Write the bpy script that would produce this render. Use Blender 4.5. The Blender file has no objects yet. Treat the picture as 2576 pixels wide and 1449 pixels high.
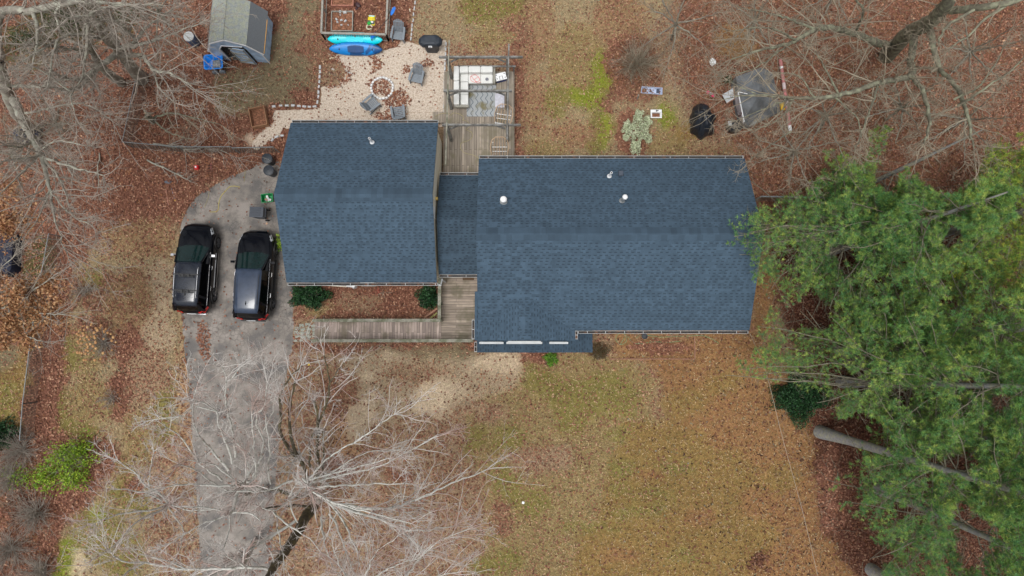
import bpy, math, random
import numpy as np
from mathutils import Vector, Matrix
R = math.radians
rng = np.random.default_rng(7)
random.seed(7)
S = bpy.context.scene
# ------------------------------------------------------------------ camera, sky, sun, exposure
H = 37.0; TILT = R(4.5); FPX = 1717.3
cd = bpy.data.cameras.new("camera"); cam = bpy.data.objects.new("camera", cd)
S.collection.objects.link(cam); S.camera = cam
cd.lens = 24.0; cd.sensor_width = 36.0; cd.clip_start = 0.5; cd.clip_end = 3000
cam.location = (0, 0, H); cam.rotation_euler = (TILT, 0, 0)
SUN_EL, SUN_AZ = R(74), R(215)
w = bpy.data.worlds.new("World"); S.world = w; w.use_nodes = True
nt = w.node_tree; bg = nt.nodes["Background"]
sky = nt.nodes.new("ShaderNodeTexSky"); sky.sky_type = 'NISHITA'; sky.sun_disc = False
sky.sun_elevation = SUN_EL; sky.sun_rotation = SUN_AZ; sky.dust_density = 6; sky.air_density = 1.0; sky.ozone_density = 1.0
hs = nt.nodes.new("ShaderNodeHueSaturation"); hs.inputs['Saturation'].default_value = 0.12
nt.links.new(sky.outputs[0], hs.inputs['Color']); nt.links.new(hs.outputs[0], bg.inputs[0])
bg.inputs[1].default_value = 0.12
sd = bpy.data.lights.new("sun", 'SUN'); sd.energy = 1.05; sd.angle = R(20); sd.color = (1.0, 0.97, 0.92)
so = bpy.data.objects.new("sun", sd); S.collection.objects.link(so)
so.rotation_euler = (R(90) - SUN_EL, 0, R(180) - SUN_AZ); so.location = (0, 0, 60)
S.view_settings.view_transform = 'Standard'; S.view_settings.look = 'None'; S.view_settings.gamma = 1
S.view_settings.exposure = 0.22
S.cycles.max_bounces = 6; S.cycles.transparent_max_bounces = 8; S.cycles.use_denoising = True
ct, st = math.cos(TILT), math.sin(TILT)

def W(px, py, z=0.0):
    """photo position (2576 wide) at real height z -> world point"""
    x = (px - 1288) / FPX; y = -(py - 724.5) / FPX
    dy = y * ct + st; dz = y * st - ct
    k = (H - z) / (-dz)
    return Vector((x * k, dy * k, z))
def Wn(px, py, z):
    px = np.asarray(px, float); py = np.asarray(py, float); z = np.asarray(z, float)
    x = (px - 1288) / FPX; y = -(py - 724.5) / FPX
    dy = y * ct + st; dz = y * st - ct; k = (H - z) / (-dz)
    return np.stack([x * k, dy * k, z + 0 * k], -1)
def PX(P):
    """world -> photo coordinates"""
    P = np.asarray(P, float); x = P[..., 0]; y = P[..., 1]; z = P[..., 2] - H
    yc = y * ct + z * st; zc = -y * st + z * ct
    return 1288 + x / (-zc) * FPX, 724.5 - yc / (-zc) * FPX

# ------------------------------------------------------------------ materials
def _n(t, ty, **k):
    n = t.nodes.new(ty)
    for a, v in k.items(): setattr(n, a, v)
    return n
def mat(name, col, rough=.75, metal=0., var=.15, vs=6., bump=0., bs=40., spec=.5, attr=None, col2=None, c2s=1.5, c2lo=.45, c2hi=.6, coat=0., detail=4., emit=None):
    m = bpy.data.materials.new(name); m.use_nodes = True; t = m.node_tree; L = t.links
    b = t.nodes["Principled BSDF"]; b.inputs['Roughness'].default_value = rough; b.inputs['Metallic'].default_value = metal
    b.inputs['Specular IOR Level'].default_value = spec; b.inputs['Coat Weight'].default_value = coat; b.inputs['Coat Roughness'].default_value = .06
    tc = _n(t, "ShaderNodeTexCoord"); src = None
    if attr:
        a = _n(t, "ShaderNodeAttribute"); a.attribute_name = attr; src = a.outputs['Color']
    else:
        c = _n(t, "ShaderNodeRGB"); c.outputs[0].default_value = (*col, 1); src = c.outputs[0]
    if col2:
        nz = _n(t, "ShaderNodeTexNoise"); nz.inputs['Scale'].default_value = c2s; nz.inputs['Detail'].default_value = 6
        L.new(tc.outputs['Object'], nz.inputs['Vector'])
        mr = _n(t, "ShaderNodeMapRange"); mr.inputs[1].default_value = c2lo; mr.inputs[2].default_value = c2hi; L.new(nz.outputs[0], mr.inputs[0])
        mx = _n(t, "ShaderNodeMix", data_type='RGBA'); L.new(mr.outputs[0], mx.inputs[0]); L.new(src, mx.inputs[6]); mx.inputs[7].default_value = (*col2, 1)
        src = mx.outputs[2]
    if var > 0:
        nz = _n(t, "ShaderNodeTexNoise"); nz.inputs['Scale'].default_value = vs; nz.inputs['Detail'].default_value = detail; nz.inputs['Roughness'].default_value = .65
        L.new(tc.outputs['Object'], nz.inputs['Vector'])
        mr = _n(t, "ShaderNodeMapRange"); mr.inputs[1].default_value = .3; mr.inputs[2].default_value = .7
        mr.inputs[3].default_value = 1 - var; mr.inputs[4].default_value = 1 + var; L.new(nz.outputs[0], mr.inputs[0])
        vm = _n(t, "ShaderNodeVectorMath", operation='SCALE'); L.new(src, vm.inputs[0]); L.new(mr.outputs[0], vm.inputs['Scale']); src = vm.outputs[0]
    L.new(src, b.inputs['Base Color'])
    if bump > 0:
        nz = _n(t, "ShaderNodeTexNoise"); nz.inputs['Scale'].default_value = bs; nz.inputs['Detail'].default_value = 3
        L.new(tc.outputs['Object'], nz.inputs['Vector'])
        bp = _n(t, "ShaderNodeBump"); bp.inputs['Strength'].default_value = bump; bp.inputs['Distance'].default_value = .02
        L.new(nz.outputs[0], bp.inputs['Height']); L.new(bp.outputs[0], b.inputs['Normal'])
    return m

def m_shingle(name, col, along='X', rowh=.135, w_=.34, butt=.7):
    """laminated asphalt shingles: courses across the slope, tabs of random tone with a thick lower edge"""
    m = bpy.data.materials.new(name); m.use_nodes = True; t = m.node_tree; L = t.links
    b = t.nodes["Principled BSDF"]; b.inputs['Roughness'].default_value = .88; b.inputs['Specular IOR Level'].default_value = .3
    tc = _n(t, "ShaderNodeTexCoord"); mp = _n(t, "ShaderNodeMapping"); L.new(tc.outputs['Object'], mp.inputs[0])
    if along == 'Y': mp.inputs['Rotation'].default_value = (0, 0, R(90))
    def brick(wd, off, mort, c1, c2, cm, fr=2, sq=1., smooth=.0):
        k = _n(t, "ShaderNodeTexBrick"); L.new(mp.outputs[0], k.inputs['Vector'])
        k.inputs['Color1'].default_value = (*c1, 1); k.inputs['Color2'].default_value = (*c2, 1); k.inputs['Mortar'].default_value = (*cm, 1)
        k.inputs['Scale'].default_value = 1; k.inputs['Mortar Size'].default_value = mort; k.inputs['Mortar Smooth'].default_value = smooth
        k.inputs['Brick Width'].default_value = wd; k.inputs['Row Height'].default_value = rowh; k.offset = off; k.offset_frequency = fr
        return k
    d = tuple(c * .68 for c in col); l = tuple(c * 1.12 for c in col)
    k1 = brick(w_ * .7, .37, 0., l, d, col, 2)
    k2 = brick(w_ * .63, .5, 0., tuple(c * 1.06 for c in col), tuple(c * .80 for c in col), col, 3)
    mx = _n(t, "ShaderNodeMix", data_type='RGBA'); mx.inputs[0].default_value = .45
    L.new(k1.outputs[0], mx.inputs[6]); L.new(k2.outputs[0], mx.inputs[7])
    # dark butt line of the raised tabs only
    sp = _n(t, "ShaderNodeSeparateXYZ"); L.new(mp.outputs[0], sp.inputs[0])
    md = _n(t, "ShaderNodeMath", operation='MODULO'); ad = _n(t, "ShaderNodeMath", operation='ADD'); ad.inputs[1].default_value = 500 * rowh
    L.new(sp.outputs[1], ad.inputs[0]); L.new(ad.outputs[0], md.inputs[0]); md.inputs[1].default_value = rowh
    lt = _n(t, "ShaderNodeMath", operation='LESS_THAN'); L.new(md.outputs[0], lt.inputs[0]); lt.inputs[1].default_value = rowh * .42
    def M_(op, a, b_=None, c_=None):
        q = _n(t, "ShaderNodeMath", operation=op)
        for k_, v_ in enumerate((a, b_, c_)):
            if v_ is None: continue
            if isinstance(v_, (int, float)): q.inputs[k_].default_value = v_
            else: L.new(v_, q.inputs[k_])
        return q.outputs[0]
    row = M_('FLOOR', M_('DIVIDE', ad.outputs[0], rowh)); off = M_('FRACT', M_('MULTIPLY', M_('SINE', M_('MULTIPLY', row, 12.9898)), 437.58))
    uu = M_('FRACT', M_('ADD', M_('DIVIDE', sp.outputs[0], .27), off)); da = M_('LESS_THAN', uu, .52)
    bk = brick(.27, .5, 0., (0, 0, 0), (1, 1, 1), (0, 0, 0), 2); kp = M_('GREATER_THAN', bk.outputs[0], .22)
    g = _n(t, "ShaderNodeMath", operation='MULTIPLY'); L.new(da, g.inputs[0]); L.new(kp, g.inputs[1])
    ml = _n(t, "ShaderNodeMath", operation='MULTIPLY'); L.new(lt.outputs[0], ml.inputs[0]); L.new(g.outputs[0], ml.inputs[1])
    m2 = _n(t, "ShaderNodeMath", operation='MULTIPLY'); L.new(ml.outputs[0], m2.inputs[0]); m2.inputs[1].default_value = butt
    mx2 = _n(t, "ShaderNodeMix", data_type='RGBA'); L.new(m2.outputs[0], mx2.inputs[0]); L.new(mx.outputs[2], mx2.inputs[6]); mx2.inputs[7].default_value = (*[c * .42 for c in col], 1)
    nz = _n(t, "ShaderNodeTexNoise"); nz.inputs['Scale'].default_value = 1.3; nz.inputs['Detail'].default_value = 9; nz.inputs['Roughness'].default_value = .72; L.new(tc.outputs['Object'], nz.inputs['Vector'])
    mr = _n(t, "ShaderNodeMapRange"); mr.inputs[1].default_value = .3; mr.inputs[2].default_value = .7; mr.inputs[3].default_value = .88; mr.inputs[4].default_value = 1.12; L.new(nz.outputs[0], mr.inputs[0])
    vm = _n(t, "ShaderNodeVectorMath", operation='SCALE'); L.new(mx2.outputs[2], vm.inputs[0]); L.new(mr.outputs[0], vm.inputs['Scale'])
    L.new(vm.outputs[0], b.inputs['Base Color'])
    bp = _n(t, "ShaderNodeBump"); bp.inputs['Strength'].default_value = .6; bp.inputs['Distance'].default_value = .015
    L.new(k1.outputs[0], bp.inputs['Height']); L.new(bp.outputs[0], b.inputs['Normal'])
    return m

def m_planks(name, col, axis='X', wd=.14, var=.25, moss=None):
    """weathered boards; axis = direction across the boards"""
    m = bpy.data.materials.new(name); m.use_nodes = True; t = m.node_tree; L = t.links
    b = t.nodes["Principled BSDF"]; b.inputs['Roughness'].default_value = .9; b.inputs['Specular IOR Level'].default_value = .25
    tc = _n(t, "ShaderNodeTexCoord"); mp = _n(t, "ShaderNodeMapping"); L.new(tc.outputs['Object'], mp.inputs[0])
    if axis == 'X': mp.inputs['Rotation'].default_value = (0, 0, R(90))
    k = _n(t, "ShaderNodeTexBrick"); L.new(mp.outputs[0], k.inputs['Vector'])
    k.inputs['Color1'].default_value = (*[c * (1 + var) for c in col], 1); k.inputs['Color2'].default_value = (*[c * (1 - var) for c in col], 1)
    k.inputs['Mortar'].default_value = (*[c * .25 for c in col], 1); k.inputs['Scale'].default_value = 1; k.inputs['Mortar Size'].default_value = .007
    k.inputs['Brick Width'].default_value = 2.4; k.inputs['Row Height'].default_value = wd; k.offset = .37; k.inputs['Mortar Smooth'].default_value = .1
    src = k.outputs[0]
    st_ = _n(t, "ShaderNodeMapping"); L.new(tc.outputs['Object'], st_.inputs[0])
    st_.inputs['Scale'].default_value = (22, 1.2, 1) if axis == 'X' else (1.2, 22, 1)
    nz = _n(t, "ShaderNodeTexNoise"); nz.inputs['Scale'].default_value = 1; nz.inputs['Detail'].default_value = 6; L.new(st_.outputs[0], nz.inputs['Vector'])
    mr = _n(t, "ShaderNodeMapRange"); mr.inputs[1].default_value = .3; mr.inputs[2].default_value = .7; mr.inputs[3].default_value = .72; mr.inputs[4].default_value = 1.3; L.new(nz.outputs[0], mr.inputs[0])
    vm = _n(t, "ShaderNodeVectorMath", operation='SCALE'); L.new(src, vm.inputs[0]); L.new(mr.outputs[0], vm.inputs['Scale']); src = vm.outputs[0]
    if moss:
        n2 = _n(t, "ShaderNodeTexNoise"); n2.inputs['Scale'].default_value = 1.6; n2.inputs['Detail'].default_value = 7; L.new(tc.outputs['Object'], n2.inputs['Vector'])
        mr = _n(t, "ShaderNodeMapRange"); mr.inputs[1].default_value = .5; mr.inputs[2].default_value = .68; mr.inputs[4].default_value = .75; L.new(n2.outputs[0], mr.inputs[0])
        mx = _n(t, "ShaderNodeMix", data_type='RGBA'); L.new(mr.outputs[0], mx.inputs[0]); L.new(src, mx.inputs[6]); mx.inputs[7].default_value = (*moss, 1); src = mx.outputs[2]
    L.new(src, b.inputs['Base Color'])
    return m

# ------------------------------------------------------------------ mesh helpers
def link(o): S.collection.objects.link(o); return o
def tag(o, label=None, cat=None, group=None, kind=None):
    if label: o['label'] = label
    if cat: o['category'] = cat
    if group: o['group'] = group
    if kind: o['kind'] = kind
    return o
def thing(name, loc, label, cat, group=None, rz=0.):
    o = bpy.data.objects.new(name, None); link(o); o.location = loc; o.rotation_euler = (0, 0, rz); o.empty_display_size = .2
    return tag(o, label, cat, group)
def copytree(o, parent=None):
    c = o.copy(); link(c)
    if parent: c.parent = parent
    for ch in list(o.children): copytree(ch, c)
    return c

class MB:
    def __init__(s): s.v = []; s.f = []; s.m = []; s.mi = 0
    def add(s, vs, fs):
        o = len(s.v); s.v += [tuple(p) for p in vs]; s.f += [tuple(i + o for i in f) for f in fs]; s.m += [s.mi] * len(fs); return s
    def box(s, c, d, rz=0., M=None, taper=1.):
        x, y, z = d[0] / 2, d[1] / 2, d[2] / 2
        vs = [Vector((a * x * (taper if e > 0 else 1), b * y * (taper if e > 0 else 1), e * z)) for e in (-1, 1) for a, b in ((-1, -1), (1, -1), (1, 1), (-1, 1))]
        mm = Matrix.Translation(c) @ (M if M is not None else Matrix.Rotation(rz, 4, 'Z'))
        return s.add([mm @ v for v in vs], [(0, 3, 2, 1), (4, 5, 6, 7), (0, 1, 5, 4), (1, 2, 6, 5), (2, 3, 7, 6), (3, 0, 4, 7)])
    def beam(s, a, b, w, h, up=(0, 0, 1)):
        a = Vector(a); b = Vector(b); d = (b - a).normalized(); u = Vector(up)
        sd_ = d.cross(u)
        if sd_.length < 1e-3: sd_ = d.cross(Vector((0, 1, 0)))
        sd_.normalize(); u = sd_.cross(d)
        vs = [p + sd_ * (i * w / 2) + u * (j * h / 2) for p in (a, b) for i, j in ((-1, -1), (1, -1), (1, 1), (-1, 1))]
        return s.add(vs, [(0, 1, 2, 3), (7, 6, 5, 4), (0, 4, 5, 1), (1, 5, 6, 2), (2, 6, 7, 3), (3, 7, 4, 0)])
    def slab(s, pts, t):
        """polygon pts (top), thickness t downward"""
        n = len(pts); vs = [Vector(p) for p in pts] + [Vector(p) - Vector((0, 0, t)) for p in pts]
        a = sum((vs[i].x * vs[(i + 1) % n].y - vs[(i + 1) % n].x * vs[i].y) for i in range(n))
        top = tuple(range(n)) if a > 0 else tuple(range(n))[::-1]
        fs = [top, tuple(n + i for i in top[::-1])]
        for i in range(n):
            j = (i + 1) % n; fs.append((i, n + i, n + j, j) if a > 0 else (i, j, n + j, n + i))
        return s.add(vs, fs)
    def tube(s, pts, r, n=8, cap=True):
        pts = [Vector(p) for p in pts]; k = len(pts); rs = r if isinstance(r, (list, tuple)) else [r] * k
        vs = []; prev = None
        for i, p in enumerate(pts):
            d = (pts[min(i + 1, k - 1)] - pts[max(i - 1, 0)]).normalized()
            if prev is None:
                a = d.cross(Vector((0, 0, 1)))
                if a.length < 1e-3: a = d.cross(Vector((0, 1, 0)))
            else: a = prev - d * prev.dot(d)
            a.normalize(); prev = a; b_ = d.cross(a)
            vs += [p + (a * math.cos(q) + b_ * math.sin(q)) * rs[i] for q in (2 * math.pi * j / n for j in range(n))]
        fs = [(i * n + j, i * n + (j + 1) % n, (i + 1) * n + (j + 1) % n, (i + 1) * n + j) for i in range(k - 1) for j in range(n)]
        if cap: fs += [tuple(range(n))[::-1], tuple((k - 1) * n + j for j in range(n))]
        return s.add(vs, fs)
    def lathe(s, c, prof, n=20, sx=1., sy=1.):
        c = Vector(c); vs = []
        for r_, z in prof: vs += [c + Vector((math.cos(2 * math.pi * j / n) * r_ * sx, math.sin(2 * math.pi * j / n) * r_ * sy, z)) for j in range(n)]
        k = len(prof)
        fs = [(i * n + j, i * n + (j + 1) % n, (i + 1) * n + (j + 1) % n, (i + 1) * n + j) for i in range(k - 1) for j in range(n)]
        fs += [tuple(range(n))[::-1], tuple((k - 1) * n + j for j in range(n))]
        return s.add(vs, fs)
    def loft(s, secs, closed=True, caps=True):
        n = len(secs[0]); k = len(secs); vs = [Vector(p) for q in secs for p in q]; m_ = n if closed else n - 1
        fs = [(i * n + j, i * n + (j + 1) % n, (i + 1) * n + (j + 1) % n, (i + 1) * n + j) for i in range(k - 1) for j in range(m_)]
        if caps: fs += [tuple(range(n))[::-1], tuple((k - 1) * n + j for j in range(n))]
        return s.add(vs, fs)
    def build(s, name, m, parent=None, world=False, smooth=False, bevel=0., recalc=True, subd=0):
        me = bpy.data.meshes.new(name); vs = s.v
        if world and parent is not None:
            mi = (Matrix.Translation(parent.location) @ Matrix.Rotation(parent.rotation_euler.z, 4, 'Z')).inverted()
            vs = [mi @ Vector(v) for v in vs]
        me.from_pydata([tuple(v) for v in vs], [], s.f)
        for q in (m if isinstance(m, (list, tuple)) else [m]): me.materials.append(q)
        if isinstance(m, (list, tuple)): me.polygons.foreach_set('material_index', s.m)
        if recalc:
            import bmesh
            bm = bmesh.new(); bm.from_mesh(me); bmesh.ops.recalc_face_normals(bm, faces=bm.faces); bm.to_mesh(me); bm.free()
        if smooth: me.polygons.foreach_set('use_smooth', [True] * len(me.polygons))
        me.update()
        o = bpy.data.objects.new(name, me); link(o)
        if parent is not None: o.parent = parent
        if bevel > 0:
            bv = o.modifiers.new("bevel", 'BEVEL'); bv.width = bevel; bv.segments = 2; bv.limit_method = 'ANGLE'
        if subd:
            sb = o.modifiers.new("subd", 'SUBSURF'); sb.levels = sb.render_levels = subd
        return o

def big_mesh(name, V, F, m, parent=None, col=None, smooth=False, loc=None):
    """V (n,3), F (k,c) arrays, one face size"""
    V = np.asarray(V, np.float32)
    if parent is not None: V = V - np.array(parent.location, np.float32)
    if loc is not None: V = V - np.array(loc, np.float32)
    F = np.asarray(F, np.int32); c = F.shape[1]
    me = bpy.data.meshes.new(name); me.vertices.add(len(V)); me.vertices.foreach_set('co', V.ravel())
    me.loops.add(F.size); me.loops.foreach_set('vertex_index', F.ravel())
    me.polygons.add(len(F)); me.polygons.foreach_set('loop_start', np.arange(0, F.size, c, dtype=np.int32)); me.polygons.foreach_set('loop_total', np.full(len(F), c, np.int32))
    me.update(calc_edges=True)
    if smooth: me.polygons.foreach_set('use_smooth', np.ones(len(F), bool))
    if col is not None:
        a = me.attributes.new('Col', 'FLOAT_COLOR', 'POINT'); cc = np.ones((len(V), 4), np.float32); cc[:, :3] = col; a.data.foreach_set('color', cc.ravel())
    me.materials.append(m); o = bpy.data.objects.new(name, me); link(o)
    if parent is not None: o.parent = parent
    if loc is not None: o.location = loc
    return o

def norm(a): return a / np.maximum(np.linalg.norm(a, axis=-1, keepdims=True), 1e-9)
def tubes(P, Rr, n=3):
    """P (N,K,3) polylines, Rr (N,K) radii -> verts, quads"""
    N, K, _ = P.shape; d = np.empty_like(P); d[:, 1:-1] = P[:, 2:] - P[:, :-2]; d[:, 0] = P[:, 1] - P[:, 0]; d[:, -1] = P[:, -1] - P[:, -2]; d = norm(d)
    ref = np.where(np.abs(d[:, :1, 2:3]) > .9, np.array([1., 0, 0]), np.array([0, 0, 1.])); a = norm(np.cross(d, np.broadcast_to(ref, d.shape))); b = np.cross(d, a)
    q = np.arange(n) * 2 * np.pi / n
    V = P[:, :, None] + (a[:, :, None] * np.cos(q)[:, None] + b[:, :, None] * np.sin(q)[:, None]) * Rr[:, :, None, None]
    idx = np.arange(N * K * n).reshape(N, K, n); nx = np.roll(idx, -1, axis=2)
    F = np.stack([idx[:, :-1], nx[:, :-1], nx[:, 1:], idx[:, 1:]], -1).reshape(-1, 4)
    return V.reshape(-1, 3), F
def joinVF(L):
    V = []; F = []; o = 0
    for v, f in L: V.append(v); F.append(f + o); o += len(v)
    return np.concatenate(V), np.concatenate(F)
def resample(pts, rad, step=.35):
    P = np.asarray(pts, float); r = np.asarray(rad, float); n = len(P)
    Q = np.vstack([2 * P[0] - P[1], P, 2 * P[-1] - P[-2]]); out = []; ro = []
    for i in range(n - 1):
        p0, p1, p2, p3 = Q[i:i + 4]; k = max(2, int(np.linalg.norm(p2 - p1) / step))
        for j in range(k):
            t = j / k; out.append(.5 * (2 * p1 + (p2 - p0) * t + (2 * p0 - 5 * p1 + 4 * p2 - p3) * t * t + (3 * p1 - p0 - 3 * p2 + p3) * t ** 3)); ro.append(r[i] * (1 - t) + r[i + 1] * t)
    out.append(P[-1]); ro.append(r[-1]); return np.array(out), np.array(ro)
def grow(st_, dr, ln, rd, K=5, wig=.18, up=.0, tip=.35):
    """vectorised wiggly shoots"""
    N = len(st_); P = np.empty((N, K, 3)); P[:, 0] = st_; d = norm(dr)
    for k in range(1, K):
        d = norm(d + rng.normal(0, wig, (N, 3)) + np.array([0, 0, up])); P[:, k] = P[:, k - 1] + d * (ln / (K - 1))[:, None]
    Rr = rd[:, None] * np.linspace(1, tip, K)[None]
    return P, Rr
def spawn(P, Rr, m, lf, ang=.9, t0=.15, flat=0.):
    """m children per polyline"""
    N, K, _ = P.shape; t = rng.uniform(t0, 1., (N, m)) * (K - 1); i = np.minimum(t.astype(int), K - 2); f = (t - i)[..., None]; ar = np.arange(N)[:, None]
    p = P[ar, i] * (1 - f) + P[ar, i + 1] * f; d = norm(P[ar, i + 1] - P[ar, i]); r = Rr[ar, i] * (1 - f[..., 0]) + Rr[ar, i + 1] * f[..., 0]
    q = rng.normal(0, 1, d.shape); q[..., 2] *= (1 - flat); q = norm(q - (q * d).sum(-1, keepdims=True) * d)
    a = rng.normal(ang, .18, d.shape[:2])[..., None]; nd = d * np.cos(a) + q * np.sin(a)
    L = np.linalg.norm(P[:, -1] - P[:, 0], axis=-1)[:, None] * lf * rng.uniform(.5, 1.15, (N, m)) * (1.1 - .55 * t / (K - 1))
    return p.reshape(-1, 3), nd.reshape(-1, 3), L.reshape(-1), r.reshape(-1)

_vn = {}
def vnoise(x, y, sc, seed=0):
    k = seed
    if k not in _vn: _vn[k] = np.random.default_rng(seed + 100).random((64, 64))
    g = _vn[k]; X = x * sc; Y = y * sc; i = np.floor(X).astype(int); j = np.floor(Y).astype(int); fx = X - i; fy = Y - j
    fx = fx * fx * (3 - 2 * fx); fy = fy * fy * (3 - 2 * fy); a = g[i % 64, j % 64]; b = g[(i + 1) % 64, j % 64]; c = g[i % 64, (j + 1) % 64]; d = g[(i + 1) % 64, (j + 1) % 64]
    return (a * (1 - fx) + b * fx) * (1 - fy) + (c * (1 - fx) + d * fx) * fy
def fbm(x, y, sc, seed=0): return vnoise(x, y, sc, seed) * .55 + vnoise(x, y, sc * 2.3, seed + 1) * .28 + vnoise(x, y, sc * 5.1, seed + 2) * .17
def inpoly(x, y, poly):
    c = np.zeros(x.shape, bool); n = len(poly)
    for i in range(n):
        x1, y1 = poly[i]; x2, y2 = poly[(i + 1) % n]
        if y1 == y2: continue
        c ^= ((y1 > y) != (y2 > y)) & (x < (x2 - x1) * (y - y1) / (y2 - y1) + x1)
    return c
# ------------------------------------------------------------------ the ground: zones painted by kind of cover
def lin(r, g, b): return tuple(((c / 255) / 12.92 if c / 255 <= .04045 else ((c / 255 + .055) / 1.055) ** 2.4) for c in (r, g, b))
ZC = {'L': lin(122, 85, 69), 'l': lin(134, 107, 84), 'T': lin(147, 130, 101), 't': lin(143, 118, 88), 'G': lin(124, 115, 66), 'g': lin(139, 121, 84),
      'B': lin(124, 132, 46), 'D': lin(119, 107, 84), 'S': lin(182, 163, 138), 's': lin(156, 138, 114), 'O': lin(140, 106, 72), 'o': lin(134, 110, 68),
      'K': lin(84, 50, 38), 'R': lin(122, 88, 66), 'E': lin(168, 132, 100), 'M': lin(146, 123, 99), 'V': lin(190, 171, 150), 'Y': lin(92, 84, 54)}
ZL = {'L': 1., 'l': .55, 'T': .10, 't': .3, 'G': .12, 'g': .15, 'B': .03, 'D': .10, 'S': .03, 's': .10, 'O': .11, 'o': .06, 'K': 1., 'R': .8, 'E': .25, 'M': .3, 'V': .06, 'Y': .3}
ZN = list(ZC)
def ell(z, cx, cy, rx, ry, n=14): return (z, [(cx + rx * math.cos(2 * math.pi * i / n), cy + ry * math.sin(2 * math.pi * i / n)) for i in range(n)])
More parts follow.
